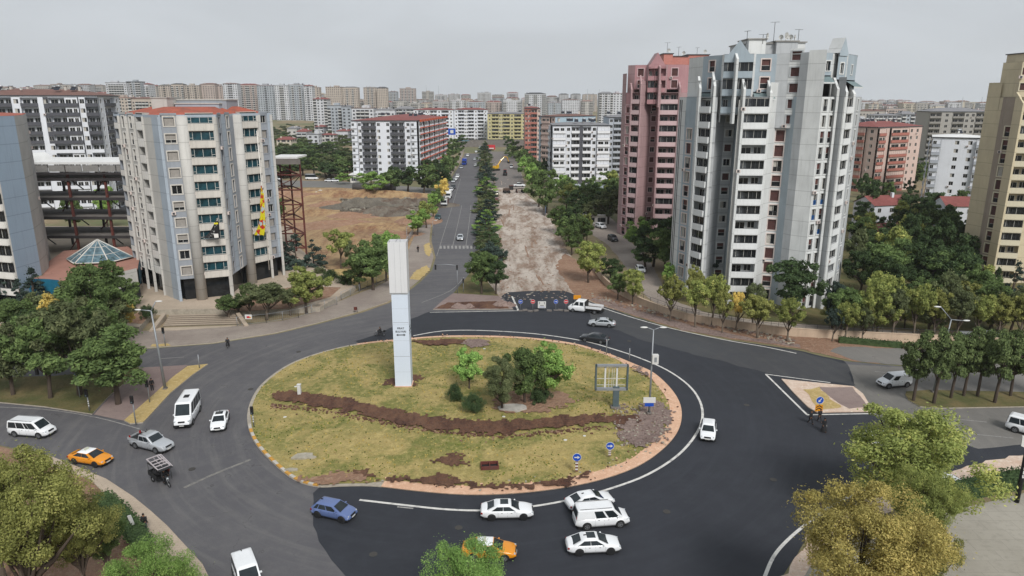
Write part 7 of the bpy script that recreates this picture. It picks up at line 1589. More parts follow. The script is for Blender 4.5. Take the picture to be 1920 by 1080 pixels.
person('man in black top and dark jeans standing on the lower left pavement', G(273, 998), 1.4, 'stand', m_blackc, m_jean, z=.16)
person('person in dark clothes standing on the paved crossing at the straw island', G(286, 733), 2.0, 'stand', m_blackc, m_darkc, z=.08)
person('person in black walking with a small bag, leftmost of three by the triangle island', G(1519, 795), -1.2, 'walk', m_blackc, m_blackc, bag=True)
person('person in black walking below the chevron sign, upper of three', G(1536, 792), -1.4, 'walk', m_blackc, m_darkc)
person('woman in long black dress and headscarf carrying a white bag', G(1544, 810), -1.5, 'walk', m_blackc, skirt=True, bag=True, scarf=True)
person('person in dark clothes walking on the pavement beyond the pylon top', G(784, 474), 1.6, 'walk', m_blackc, m_blackc, z=.16)
# ---- two wheelers ----
def spokewheel(parent, x, r, name='wheel', y=0, w=.05):
    q = MB(); rows = []
    for yy, rr in ((-w, r*.93), (0, r), (w, r*.93), (0, r*.84)): rows.append([(math.cos(a*math.pi/9)*rr, yy, math.sin(a*math.pi/9)*rr) for a in range(18)])
    rows.append(rows[0]); q.grid(rows, m_tyre, closed=True); o = q.build(name, parent, (x, y, r)); q = MB()
    for i in range(8): a = i*math.pi/4; q.tube([(0, 0, 0), (math.cos(a)*r*.86, 0, math.sin(a)*r*.86)], .01, m_rim, 4)
    q.tube([(0, -.06, 0), (0, .06, 0)], .05, m_rim, 8); q.build('spokes', o)
def motorbike(label, pos, rz, mat=m_blk):
    root = empty('motorcycle', (*pos, .05), rz); tag(root, label, 'motorcycle'); spokewheel(root, .65, .31); spokewheel(root, -.62, .31)
    q = MB(); q.tube([(-.62, 0, .31), (-.2, 0, .55), (.35, 0, .75), (.5, 0, .85)], [.04, .07, .06, .04], mat, 8); q.box((-.02, 0, .42), (.4, .26, .3), M('engine_metal', '5a5a5c', .4, metal=.6)); q.build('frame', root)
    q = MB(); q.ball((.16, 0, .82), (.26, .14, .13), mat); q.build('fuel_tank', root); q = MB(); q.ball((-.3, 0, .8), (.34, .13, .07), m_blackc); q.build('saddle', root)
    q = MB(); q.tube([(.65, .06, .31), (.45, .06, .95)], .025, m_rim, 6); q.tube([(.65, -.06, .31), (.45, -.06, .95)], .025, m_rim, 6); q.build('fork', root); q = MB(); q.tube([(.4, .34, 1.02), (.46, 0, 1.0), (.4, -.34, 1.02)], .018, m_blk, 6); q.build('handlebar', root)
    q = MB(); q.ball((.58, 0, .88), .09, m_head); q.build('headlight', root); q = MB(); q.tube([(.1, -.15, .3), (-.7, -.17, .35)], .045, m_rim, 8); q.build('exhaust', root); q = MB(); q.box((-.75, 0, .95), (.3, .35, .28), m_blk); q.build('top_box', root)
p0 = G(713, 631); motorbike('dark motorcycle with top box on the fresh asphalt tip left of the pylon', p0, math.pi-.15); person('rider in dark clothes sitting on the motorcycle left of the pylon', (p0[0]+.05, p0[1]), math.pi-.15, 'ride', m_blackc, m_darkc)
def bicycle(label, pos, rz):
    root = empty('bicycle', (*pos, .05), rz); tag(root, label, 'bicycle'); spokewheel(root, .52, .34, w=.02); spokewheel(root, -.52, .34, w=.02); m = m_blk; q = MB()
    A, Bq, Cq, D_, F2 = (-.52, 0, .34), (-.1, 0, .30), (-.2, 0, .82), (.38, 0, .82), (.52, 0, .34)
    for a, b in ((A, Bq), (A, Cq), (Bq, Cq), (Cq, D_), (Bq, D_), (D_, F2)): q.tube([a, b], .02, m, 6)
    q.build('frame', root); q = MB(); q.ball((-.22, 0, .88), (.14, .07, .04), m); q.build('saddle', root); q = MB(); q.tube([(.36, .28, 1.0), (.4, 0, 1.0), (.36, -.28, 1.0)], .014, m, 6); q.tube([(.38, 0, .82), (.4, 0, 1)], .014, m, 5); q.build('handlebar', root)
    q = MB(); q.box((-.1, .12, .2), (.1, .1, .02), m); q.box((-.1, -.12, .4), (.1, .1, .02), m); q.build('pedal', root)
p0 = G(428, 652); bicycle('dark bicycle on the left road in front of the plaza steps', p0, -1.3); person('cyclist in dark clothes riding before the plaza steps', (p0[0], p0[1]), -1.3, 'ride', m_darkc, m_blackc)
# cargo trike
def trike():
    a, b = G(283, 890), G(328, 922); hd = math.atan2(b[1]-a[1], b[0]-a[0]); pos = ((a[0]+b[0])/2, (a[1]+b[1])/2); root = empty('cargo_trike', (*pos, .05), hd); tag(root, 'dark motor tricycle with canopy loaded with bags on the left road', 'tricycle')
    spokewheel(root, 1.45, .32); spokewheel(root, -.9, .32, y=.55, w=.07); spokewheel(root, -.9, .32, y=-.55, w=.07)
    def P(n, *bx):
        q = MB()
        for c, s_, m in bx: q.box(c, s_, m)
        q.build(n, root)
    P('cargo_bed', ((-.7, 0, .62), (1.9, 1.25, .08), m_blk), ((-.7, .62, .85), (1.9, .05, .45), m_blk), ((-.7, -.62, .85), (1.9, .05, .45), m_blk), ((-1.63, 0, .85), (.05, 1.25, .45), m_blk)); P('engine', ((.75, 0, .45), (.5, .35, .4), m_blk)); P('saddle', ((.55, 0, .85), (.5, .35, .12), m_blackc))
    q = MB(); q.tube([(-.4, 0, .5), (.7, 0, .55), (1.2, 0, .95)], .05, m_blk, 6); q.tube([(1.45, .07, .32), (1.2, .07, 1.05)], .03, m_rim, 6); q.tube([(1.45, -.07, .32), (1.2, -.07, 1.05)], .03, m_rim, 6); q.build('frame', root); q = MB(); q.tube([(1.05, .38, 1.15), (1.18, 0, 1.08), (1.05, -.38, 1.15)], .02, m_blk, 6); q.build('handlebar', root); q = MB(); q.ball((1.35, 0, .95), .1, m_head); q.build('headlight', root)
    for x, y in ((1.25, .45), (1.25, -.45), (.2, .6), (.2, -.6), (-1.5, .6), (-1.5, -.6)): q = MB(); q.tube([(x, y, .7), (x, y, 1.95)], .022, m_blk, 5); q.build('canopy_post', root)
    P('canopy', ((-.1, 0, 1.97), (2.9, 1.35, .05), m_blk))
    def thing(name, label, cat, z, mk):
        o = empty(name, (*pos, z), hd); tag(o, label, cat); q = MB(); mk(q); q.build('frame', o)
    mfr = M('pale_lacquered_frame', 'a9a2a4', .5, .1, 3)
    def rack(tilt, yo, w_=.62):
        def mk(q):
            M4 = Matrix.Translation((-.35, yo, .1)) @ Matrix.Rotation(tilt, 4, 'Y')
            for y in (-w_, w_): q.box((0, y, 0), (2.5, .09, .1), mfr, 0, M4)
            for x in (-1.2, -.5, .05, .55, 1.2): q.box((x, 0, 0), (.1, w_*2, .09), mfr, 0, M4)
            for i in range(9): q.box((-1.0+i*.26, 0, -.02), (.05, w_*1.9, .04), m_rail, 0, M4)
            q.box((0, 0, -.05), (2.3, .07, .05), mfr, 0, M4)
        return mk
    thing('bedstead', 'pale slatted bed frame lying on top of the trike canopy', 'bedstead', 2.1, rack(.16, 0)); thing('bedstead', 'second pale frame leaning under the first on the trike canopy', 'bedstead', 2.02, rack(.2, .62, .2))
    rg = random.Random(3)
    for nm, lb, c, s_, m in (('sack', 'white sack hanging at the rear corner of the trike', (-1.75, .45, 1.0), (.35, .35, .5), m_bag), ('sack', 'grey white sack strapped to the trike side behind the red cloth', (-1.1, .8, 1.1), (.35, .22, .5), M('grey_sack', '8c8c8a', .9)), ('cloth_bundle', 'red brown cloth bundle hanging on the trike side', (-.3, .78, 1.2), (.3, .2, .5), M('red_cloth', '6c2a1e', .9, .3, 5)), ('sack', 'dark sack filling the trike load bed', (-.7, 0, 1.1), (.75, .5, .4), m_blackc)):
        q = MB(); q.ball((0, 0, 0), s_, m, 10, 7); q.v = [(x*(1+rg.uniform(-.12, .12)), y*(1+rg.uniform(-.12, .12)), z) for x, y, z in q.v]; ca, sa = math.cos(hd), math.sin(hd)
        o = q.build(nm, None, (pos[0]+c[0]*ca-c[1]*sa, pos[1]+c[0]*sa+c[1]*ca, c[2]), hd); tag(o, lb, 'sack' if nm == 'sack' else 'bundle')
    person('driver in dark clothes on the loaded trike', (pos[0]+.55*math.cos(hd), pos[1]+.55*math.sin(hd)), hd, 'ride', m_blackc, m_darkc, z=.1)
trike()
# ======================= STREET FURNITURE =======================
m_pyl = M('pylon_white', 'c9d3e0', .55, .03, .3); m_pylt = M('pylon_warm_white', 'cfd0d2', .6, .04, .3, streak=.12); m_ink = M('sign_ink', '16181c', .7); m_galv = M('galvanised_steel', '8c9094', .5, .1, 2, metal=.3); m_sgnb = M('sign_blue', '1648a8', .4, .03); m_sgnr = M('sign_red', 'b82a34', .4, .03); m_sgnw = M('sign_white', 'c9c9c6', .5, .03); m_sgny = M('sign_amber', 'd08a14', .5, .05); m_grd = M('dark_green_grey_steel', '4c5a5e', .6, .1)
def textm(s, size, mat, name):
    cu = bpy.data.curves.new(name, 'FONT'); cu.body = s; cu.size = size; cu.align_x = 'CENTER'; cu.align_y = 'CENTER'; cu.extrude = .004; cu.offset = size*.02
    o = bpy.data.objects.new(name, cu); C.objects.link(o); dg = bpy.context.evaluated_depsgraph_get(); me = bpy.data.meshes.new_from_object(o.evaluated_get(dg)); bpy.data.objects.remove(o); bpy.data.curves.remove(cu); me.materials.clear(); me.materials.append(mat); return me
def wall_text(parent, s, size, mat, loc, rz, name='lettering'):
    me = textm(s, size, mat, name); o = put(me, name, parent, loc); o.rotation_euler = (math.pi/2, 0, rz); return o
def pylon():
    p = G(741, 727, .6); rz = .02; root = empty('pylon', (p[0]+1.08, p[1]+.95, GZ(*p)-.05), rz); tag(root, 'tall white square pylon with black lettering and double arrow on the roundabout lawn', 'pylon')
    w_, d_ = 2.12, 1.9; q = MB(); q.box((0, 0, 6.6), (w_, d_, 13.2), m_pyl); q.box((-.05, 0, 9.1), (w_+.012, d_+.012, .04), m_galv); q.box((0, 0, 4.4), (w_+.012, d_+.012, .04), m_galv)
    for z in (2.2, 6.6, 8.8, 11): q.box((0, 0, z), (w_+.006, d_+.006, .015), m_galv)
    q.build('lower_shaft', root); H_ = TOPZ(p[1], 455)-.6; q = MB(); wx, wy = w_/2+.1, d_/2+.08; z0 = 13.0
    q.box((-.08, -wy+.02, (z0+H_)/2), (wx*2, .06, H_-z0), m_pylt); q.box((-.08, wy-.02, (z0+H_)/2), (wx*2, .06, H_-z0), m_pylt); q.box((-.08-wx+.03, 0, (z0+H_)/2), (.06, wy*2-.1, H_-z0), m_pylt); q.box((-.08+wx-.03, 0, (z0+H_)/2), (.06, wy*2-.1, H_-z0), m_pylt)
    q.box((-.08, 0, H_-.6), (wx*2-.1, wy*2-.1, .08), m_blk); [q.box((-.08+x, -wy-.005, (z0+H_)/2), (.02, .02, H_-z0-.2), m_galv) for x in (-.36, .36)]; q.box((-.08, -wy-.01, z0+.1), (wx*2+.01, .03, .1), m_galv); q.build('upper_shaft', root)
    q = MB(); q.tube([(-.4, 0, H_-.5), (-.2, -.5, H_+.1), (.1, -.2, H_+.4)], .03, m_galv, 5); q.tube([(.2, 0, H_-.5), (.25, 0, H_+.3)], .03, m_galv, 5); q.build('cable', root)
    wall_text(root, 'FIRAT', .36, m_ink, (-.03, -d_/2-.012, 8.3), 0); wall_text(root, 'BULVARI', .36, m_ink, (-.03, -d_/2-.012, 7.85), 0); wall_text(root, 'FIRAT', .36, m_ink, (w_/2+.012, 0, 8.3), math.pi/2); wall_text(root, 'BULVARI', .36, m_ink, (w_/2+.012, 0, 7.85), math.pi/2)
    q = MB(); y = -d_/2-.015; z = 7.4; pts = [(-.62, 0), (-.36, .17), (-.36, .06), (.36, .06), (.36, .17), (.62, 0), (.36, -.17), (.36, -.06), (-.36, -.06), (-.36, -.17)]; q.face([(-.03+a, y, z+b) for a, b in pts][::-1], m_ink); X = w_/2+.015; q.face([(X, a, z+b) for a, b in pts][::-1], m_ink); q.build('arrow', root)
    q = MB(); q.box((0, 0, .1), (w_+.25, d_+.25, .12), m_salmon); q.build('base', root)
pylon()
def billboard():
    x, y = G(1154, 764, .6); root = empty('billboard', (x, y, .6)); tag(root, 'empty steel billboard frame on a single post on the roundabout lawn', 'billboard'); k = FPX/(y*cP+(CH-4)*sP); W_ = 59/k; zb = TOPZ(y, 729)-.6; zt = TOPZ(y, 685)-.6; cx_ = (1144.5-1154)/k
    q = MB(); q.box((0, 0, (zb+.3)/2), (.75, .4, zb+.3), m_grd); q.box((0, 0, .1), (1.2, .8, .2), m_slab); q.build('post', root); q = MB(); H_ = zt-zb
    for x_ in (-W_/2, W_/2): q.box((cx_+x_, 0, (zb+zt)/2), (.2, .5, H_+.2), m_grd)
    q.box((cx_, 0, zt), (W_, .5, .2), m_galv); q.box((cx_, 0, zb), (W_, .5, .28), m_galv); q.build('frame', root)
    for x_ in (-W_*.2, W_*.17): q = MB(); q.box((cx_+x_, .1, (zb+zt)/2), (.2, .12, H_-.3), m_sgnw); q.build('mullion', root)
    q = MB(); [q.box((cx_+x_*W_, .15, (zb+zt)/2), (.04, .04, H_-.3), m_sgnw) for x_ in (-.08, .02, .08)]; [q.box((cx_, .15, zb+H_*f), (W_-.3, .05, .04), m_sgnw) for f in (.15, .42, .88)]; q.build('lattice', root)
billboard()
def lamp(label, bx, by, h, arms, z=.17, r=.11, box=False, sign=False, lean=(0, 0)):
    x, y = G(bx, by, z); root = empty('street_lamp', (x, y, z)); tag(root, label, 'street lamp'); q = MB(); q.tube([(0, 0, 0), (lean[0], lean[1], h)], [r*1.3, r*.6], m_galv, 10); q.box((0, 0, .1), (.5, .5, .2), m_slab); q.build('pole', root)
    for (dx, dy, dz) in arms:
        q = MB(); e = (lean[0]+dx, lean[1]+dy, h+dz); q.tube([(lean[0], lean[1], h-.05), e], [r*.55, r*.4], m_galv, 8); q.build('arm', root); d = Vector((dx, dy, 0)).normalized(); q = MB(); q.ball((0, 0, 0), (.48, .2, .1), m_sgnw, 12, 6); q.build('lamp_head', root, (e[0]+d.x*.4, e[1]+d.y*.4, e[2]+.02), math.atan2(d.y, d.x))
    if box: q = MB(); q.box((.35, -.15, h*.66), (.75, .55, 1.15), m_sgnw); q.box((.35, -.44, h*.66), (.3, .02, .6), m_galv); q.build('control_box', root)
    if sign: q = MB(); q.box((-.1, -.3, 1.9), (1.5, .12, .7), m_sgnw); q.box((-.1, -.28, 1.3), (1.1, .1, .45), m_sgnb); q.tube([(0, -.2, 0), (0, -.2, 2)], .05, m_galv, 6); q.build('sign_box', root)
lamp('grey double headed street lamp with control box on the right lawn edge', 1217, 775, 10.9, [(.75, 0, .25), (-.75, 0, .25)], z=.5, box=True, sign=True)
lamp('leaning grey street lamp with two raised arms beside the crossing pavers', 310, 729, 11.0, [(.7, .1, 1.2), (-1.4, .1, .05)], r=.15, lean=(-.6, .2))
lamp('tall street lamp with two splayed arms rising behind the median pines', 1750, 735, 10.2, [(-1.5, .2, 1.6), (1.6, 0, -.2)], lean=(.8, 0))
for i, (bx, by, t_) in enumerate(((735+29, 470, 425), (812, 440, 414), (668, 356, 330), (664, 352, 325))):
    x, y = G(bx, by); h = TOPZ(y, t_); lamp(['slim street lamp leaning beside the pavement beyond the pylon', 'short street lamp on the avenue kerb near the teal car', 'low globe street lamp before the trees of the lot street', 'tall lamp behind the pipe'][i], bx, by, h, [(.5, 0, .1)], r=.07)
# short posts with signals
def signal(label, bx, by, ty, z=.17, head=True, striped=False, arm=None, box=True):
    x, y = G(bx, by, z); h = TOPZ(y, ty)-z; root = empty('traffic_light' if head else 'post', (x, y, z)); tag(root, label, 'traffic light' if head else 'post'); q = MB(); q.tube([(0, 0, 0), (0, 0, h)], .07, m_galv, 8)
    if striped: [q.tube([(0, 0, .6+i*.3), (0, 0, .75+i*.3)], .08, m_sgnw, 8) for i in range(3)]
    q.build('pole', root)
    if head:
        q = MB(); q.box((0, -.15, h-.45), (.32, .26, .95), m_blk); q.build('signal_head', root); l_ = MB(); [l_.tube([(0, -.29, h-.15-i*.3), (0, -.31, h-.15-i*.3)], .09, (M('unlit_lens', '2a1512', .3), m_blk, m_grd)[i], 10) for i in range(3)]; l_.build('lens', root)
    if arm:
        q = MB(); q.tube([(0, 0, h-.1), (arm*.5, 0, h+.15), (arm, 0, h+.1)], [.07, .06, .05], m_galv, 8); q.build('arm', root); q = MB(); q.box((arm, -.1, h-.4), (.34, .28, 1.0), m_blk); q.build('signal_head', root)
signal('traffic light on the pavement left of the plaza steps', 310, 648, 614); signal('traffic light on a pale striped post at the left lawn edge', 476, 800, 762, striped=True, z=.3); signal('small signal post at the near end of the straw island', 255, 796, 742); signal('signal post on the crossing beside the standing person', 281, 755, 712, z=.1); signal('signal post with white bands on the left median', 168, 770, 730, striped=True); signal('overhanging traffic light reaching left from the green tree', 150, 745, 690, arm=-5.0)
signal('thin dark post at the far tip of the straw island', 374, 690, 665, head=False); signal('overhanging traffic light arching over the avenue mouth', 858, 550, 497, arm=-4.3, z=.15); signal('small traffic light post beside the arched one', 869, 548, 522, z=.15)
signal('thin grey post in front of the dark sedan', 1137, 664, 636, head=False, z=.3); signal('thin grey post right of the dark sedan on the lawn edge', 1180, 675, 653, head=False, z=.3)
def marker():
    x, y = G(562, 741, .4); o = empty('marker_post', (x, y, .4)); tag(o, 'short white stone marker post at the left end of the trench', 'marker post'); q = MB(); q.box((0, 0, .75), (.42, .42, 1.5), m_sgnw); q.build('shaft', o); q = MB(); q.box((0, 0, 1.52), (.5, .5, .06), m_sgnw); q.build('cap', o)
marker()
def disc(parent, c, r, mat, name, arrow=None, bar=False):
    q = MB(); q.tube([(c[0], c[1], c[2]), (c[0], c[1]-.03, c[2])], r, m_sgnw, 24, smooth=False); q.tube([(c[0], c[1]-.031, c[2]), (c[0], c[1]-.036, c[2])], r*.92, mat, 24, smooth=False); o = q.build(name, parent)
    q = MB(); y = c[1]-.045
    if arrow is not None:
        pts = [(-.62, -.12), (.1, -.12), (.1, -.38), (.68, 0), (.1, .38), (.1, .12), (-.62, .12)]; ca, sa = math.cos(arrow), math.sin(arrow); q.face([(c[0]+(a*ca-b*sa)*r, y, c[2]+(a*sa+b*ca)*r) for a, b in pts], m_sgnw); q.build('arrow', o)
    if bar: q.box((c[0], y, c[2]), (r*1.3, .01, r*.32), m_sgnw); q.build('white_bar', o)
def keepright(label, bx, by, ty, z=.5):
    x, y = G(bx, by, z); h = TOPZ(y, ty)-z; root = empty('traffic_sign', (x, y, z)); tag(root, label, 'traffic sign', None); q = MB(); n = 7; hh = h-.85
    for i in range(n): q.box((0, 0, hh*(i+.5)/n), (.28, .06, hh/n), m_sgnw if i % 2 else m_rust)
    q.build('striped_board', root); disc(root, (0, -.05, h-.42), .46, m_sgnb, 'blue_disc', 0)
keepright('blue arrow disc on a red and white board, left one on the lawn', 1081, 884, 850); keepright('blue arrow disc on a red and white board, right one beside the rubble', 1143, 855, 829)
def tri_sign():
    x, y = G(1534, 776, .17); root = empty('traffic_sign', (x, y, .17)); tag(root, 'blue disc above amber chevron board at the corner of the triangle island', 'traffic sign'); h = TOPZ(y, 743)-.17; q = MB(); q.tube([(0, 0, 0), (0, 0, h)], .04, m_galv, 6); q.build('pole', root); disc(root, (0, -.06, h-.5), .48, m_sgnb, 'blue_disc', -2.2)
    q = MB(); q.box((0, -.06, h-1.55), (.95, .03, .85), m_sgny)
    for i in range(2): zz = h-1.75+i*.32; q.face([(-.38, -.085, zz-.1), (0, -.085, zz+.14), (.38, -.085, zz-.1), (.38, -.085, zz+.04), (0, -.085, zz+.28), (-.38, -.085, zz+.04)], m_blk)
    q.build('chevron_board', root)
tri_sign()
def small_sign(label, bx, by, kind, z=.05, ty=566):
    x, y = G(bx, by, z); h = TOPZ(y, ty)-z; root = empty('road_sign', (x, y, z)); tag(root, label, 'road sign'); q = MB(); q.tube([(0, 0, 0), (0, 0, h)], .035, m_galv, 6); q.box((0, 0, .06), (.8, .5, .12), m_slab); q.build('stand', root)
    if kind == 'b': disc(root, (0, -.05, h-.45), .42, m_sgnb, 'blue_disc', math.pi if bx < 1020 else 0)
    elif kind == 'r': disc(root, (0, -.05, h-.45), .42, m_sgnr, 'red_disc', bar=True)
small_sign('blue arrow disc on low stand nearest the white painted line', 976, 583, 'b', ty=561); small_sign('red no entry disc left of the white information board', 999, 583, 'r', ty=561); small_sign('blue arrow disc right of the white information board', 1042, 582, 'b', ty=561); small_sign('red no entry disc directly left of the white truck', 1061, 582, 'r', ty=561)
def infoboard():
    x, y = G(1016, 583); k = FPX/(y*cP+CH*sP); root = empty('information_board', (x, y, .05)); tag(root, 'white board with two arrows and dark writing between the closing signs', 'information board'); w_ = 15/k; h0, h1 = TOPZ(y, 578), TOPZ(y, 565.5); q = MB(); q.box((0, 0, (h0+h1)/2), (w_, .05, h1-h0), m_sgnw); q.build('panel', root); q = MB()
    for s in (-1, 1): q.tube([(s*w_*.35, .04, 0), (s*w_*.35, .04, h1)], .03, m_galv, 5)
    q.build('stand', root); q = MB(); H_ = h1-h0
    for s in (-1, 1): cx_ = s*w_*.3; q.face([(cx_-.1, -.04, h1-H_*.26), (cx_+.1, -.04, h1-H_*.26), (cx_, -.04, h1-H_*.08)], m_ink); q.box((cx_, -.04, h1-H_*.34), (.06, .01, H_*.16), m_ink)
    for i in range(2): q.box((0, -.04, h0+H_*(.16+.22*i)), (w_*(.7-.25*i), .01, H_*.06), m_sgnb if i == 0 else m_ink)
    q.build('arrow', root)
infoboard()
q = empty('barrier_board', (*G(1082, 568), .05)); tag(q, 'amber warning board at the kerb behind the white truck', 'warning board'); b_ = MB(); b_.box((0, 0, 1.1), (1.4, .06, .8), m_sgny); b_.build('panel', q); b_ = MB(); [b_.tube([(s*.5, 0, 0), (s*.5, 0, 1.5)], .03, m_galv, 5) for s in (-1, 1)]; b_.build('stand', q)
for i, (px, py) in enumerate(((984, 583), (994, 585), (1005, 584), (1030, 584), (1051, 583), (1062, 584))):
    x, y = G(px, py); q = MB(); q.box((0, 0, .14), (.9, .4, .28), m_slab); o = q.build('concrete_weight', None, (x, y, .05), random.Random(i).uniform(-.5, .5)); tag(o, f'small concrete weight among the closing signs, {ORD[i]} from left', 'concrete weight', 'concrete weights holding the closing signs')
# retaining wall with railing
def retaining():
    root = empty('retaining_wall', (*G(1400, 622), 0)); tag(root, 'long pale pink retaining wall with thin railing behind the road trees', 'wall'); o = root.location; pts = smooth_poly(GP([(1110, 502), (1122, 520), (1143, 542), (1191, 568), (1256, 593), (1308, 606), (1412, 622), (1490, 631), (1600, 637), (1720, 643), (2100, 660)]), 5, False)
    pts = [(a-o.x, b-o.y) for a, b in pts]; a = offset_line(pts, 0); b = offset_line(pts, .35); mw = M('pink_concrete_wall', 'bda892', .9, .12, .4, streak=.35); q = MB(); q.prism(a+b[::-1], 0, 1.35, mw); q.build('wall', root); q = MB()
    a2 = offset_line(pts, -.05); b2 = offset_line(pts, .4); q.prism(a2+b2[::-1], 1.35, 1.43, mw); q.build('coping', root); q = MB(); 
    for i in range(0, len(pts)-1):
        p, r_ = b[i], b[i+1]; n = max(1, int(math.dist(p, r_)/2.5)); q.tube([(*p, 2.2), (*r_, 2.2)], .03, m_rail, 4); q.tube([(*p, 1.8), (*r_, 1.8)], .02, m_rail, 4)
        for j in range(n): t = j/n; x, y = p[0]+(r_[0]-p[0])*t, p[1]+(r_[1]-p[1])*t; q.tube([(x, y, 1.4), (x, y, 2.25)], .03, m_rail, 4)
    q.build('railing', root)
retaining()
def fence(label, pts, h, z=0, step=2.5, mesh=True):
    p = GP(pts, z); root = empty('fence', (*p[0], z)); tag(root, label, 'fence'); p = [(a-p[0][0], b-p[0][1]) for a, b in p][:]; 
    for a, b in zip(p[:-1], p[1:]):
        n = max(1, int(math.dist(a, b)/step))
        for j in range(n+1): t = j/n; q = MB(); x, y = a[0]+(b[0]-a[0])*t, a[1]+(b[1]-a[1])*t; q.tube([(x, y, 0), (x, y, h)], .045, m_galv, 5); q.build('post', root)
        q = MB(); q.tube([(*a, h-.03), (*b, h-.03)], .03, m_galv, 4); q.tube([(*a, .25), (*b, .25)], .03, m_galv, 4)
        m_ = max(2, int(math.dist(a, b)/.35))
        for j in range(m_): t = j/m_; x, y = a[0]+(b[0]-a[0])*t, a[1]+(b[1]-a[1])*t; q.tube([(x, y, .25), (x, y, h)], .012, m_galv, 3, cap=False)
        q.build('wire_panel', root)
    return root
fence('grey mesh fence right of the plaza steps below the olive trees', [(445, 612), (500, 606), (560, 596), (632, 572)], 1.7, .1)
fence('pale fence rail along the edge of the excavated lot', [(640, 562), (690, 541), (722, 528)], 1.6, .1); fence('wire fence at the upper pavement beside the lot corner', [(757, 466), (775, 440)], 1.8, .1)
b0_ = G(468, 600, 1); o = empty('notice_board', (b0_[0], b0_[1]-.4, .8)); tag(o, 'small white notice with coloured picture hanging on the mesh fence', 'notice'); q = MB(); q.box((0, 0, .9), (1.2, .05, .8), m_sgnw); q.box((-.05, -.03, .85), (.5, .02, .35), m_sgnr); q.box((.3, -.03, .8), (.3, .02, .2), m_sgny); q.build('panel', o)
# small things
def rock(label, px, py, s_, mat, seed, z=.6, name='stone_slab', cat='stone'):
    rg = random.Random(seed); x, y = G(px, py, z); q = MB(); n = 9; r_ = [(s_[0]*rg.uniform(.75, 1.1)*math.cos(i*2*math.pi/n), s_[1]*rg.uniform(.75, 1.1)*math.sin(i*2*math.pi/n)) for i in range(n)]; q.prism(r_, 0, s_[2], mat); o = q.build(name, None, (x, y, GZ(x, y)-.03 if z == .6 else z), rg.uniform(-.3, .3)); tag(o, label, cat); return o
m_stone = M('pale_stone', '9a9486', .9, .2, 2)
rock('large pale flat stone slab on the lower left lawn', 568, 851, (1.3, .7, .22), m_stone, 1); rock('small pale stone piece right of the large slab', 582, 853, (.6, .3, .2), m_stone, 2); rock('pale stone piece below the large slab', 547, 875, (.75, .3, .2), m_stone, 3)
rock('broken concrete slab with iron bars under the island trees', 962, 768, (2.0, 1.1, .3), M('broken_concrete', 'a39f98', .9, .25, 1.5), 4, cat='concrete slab', name='concrete_slab')
for i, (px, py) in enumerate(((1060, 824), (1096, 816), (1185, 793), (944, 783), (908, 653), (554, 722), (534, 778), (905, 595))): rock(f'bit of white litter on the ground, {ORD[i]} of eight', px, py, (.22, .16, .08), m_sgnw, 20+i, name='litter_scrap', cat='litter') if i < 7 else None
x, y = G(918, 871, .6); o = empty('pit_frame', (x, y, GZ(x, y)), .1); tag(o, 'rusty open pit frame in the lower lawn', 'pit frame'); q = MB(); [q.box((0, s*.55, .2), (1.9, .1, .4), m_rust) for s in (-1, 1)]; [q.box((s*.9, 0, .2), (.1, 1.1, .4), m_rust) for s in (-1, 0, 1)]; q.build('frame', o); q = MB(); q.box((0, 0, .05), (1.8, 1.0, .06), m_blk); q.build('pit_floor', o)
x, y = G(667, 586, .15); o = empty('litter_bin', (x, y, .15)); tag(o, 'small dark litter bin on two posts on the upper pavement', 'litter bin'); q = MB(); q.prism([(-.25, -.2), (.25, -.2), (.25, .2), (-.25, .2)], .5, 1.05, m_rust, bottom=True); q.build('bucket', o); q = MB(); [q.tube([(s*.3, 0, 0), (s*.3, 0, 1.15)], .03, m_blk, 5) for s in (-1, 1)]; q.build('post', o)
# leaning plank beside the lower left man
a = G(258, 1005); o = empty('leaning_board', (*a, .15)); tag(o, 'narrow white board leaning by the hedge next to the standing man', 'board'); q = MB(); M4 = Matrix.Rotation(-.25, 4, 'Y'); q.box((0, 0, 1.0), (.3, .12, 2.0), m_sgnw, 0, M4); q.box((-.17, 0, 1.0), (.05, .13, 2.0), m_blk, 0, M4); q.build('plank', o)
# dark lettered mast and white sign at the right border
def edge_sign():
    b = G(1906, 942); Y = b[1]; root = empty('advertising_mast', (b[0], Y, 0)); tag(root, 'black lattice mast with white shield sign cut by the right border', 'sign mast'); zt = TOPZ(Y, 880)
    zb = 0; q = MB(); zr = PY(1914, 935, Y)[2]
    x0 = 0
    top = TOPZ(Y, 815); q.tube([(0, 0, 0), (0, 0, top)], .22, m_blk, 8); q.build('mast', root)
    q = MB(); z = TOPZ(Y, 893); i = 0
    while z < TOPZ(Y, 848): q.box((.1, -.24, z), (.5, .03, .12), m_sgnw); q.box((-.1, -.24, z+.16), (.12, .03, .2), m_sgnw); z += .42
    q.build('lettering', root); q = MB(); zc = TOPZ(Y, 826); c_ = PY(1922, 826, Y)[0]-root.location.x; p = [(-.55, .75), (.55, .75), (.6, -.2), (.1, -.8), (-.5, -.5)]
    q.face([(c_+a_, -.3, zc+b_*.85) for a_, b_ in p][::-1], m_sgnw); q.face([(c_+a_, -.22, zc+b_*.85) for a_, b_ in p], m_sgnw); q.build('shield_sign', root); me = wall_text(root, 'YY', .45, m_ink, (c_-.1, -.32, zc+.25), 0)
edge_sign()
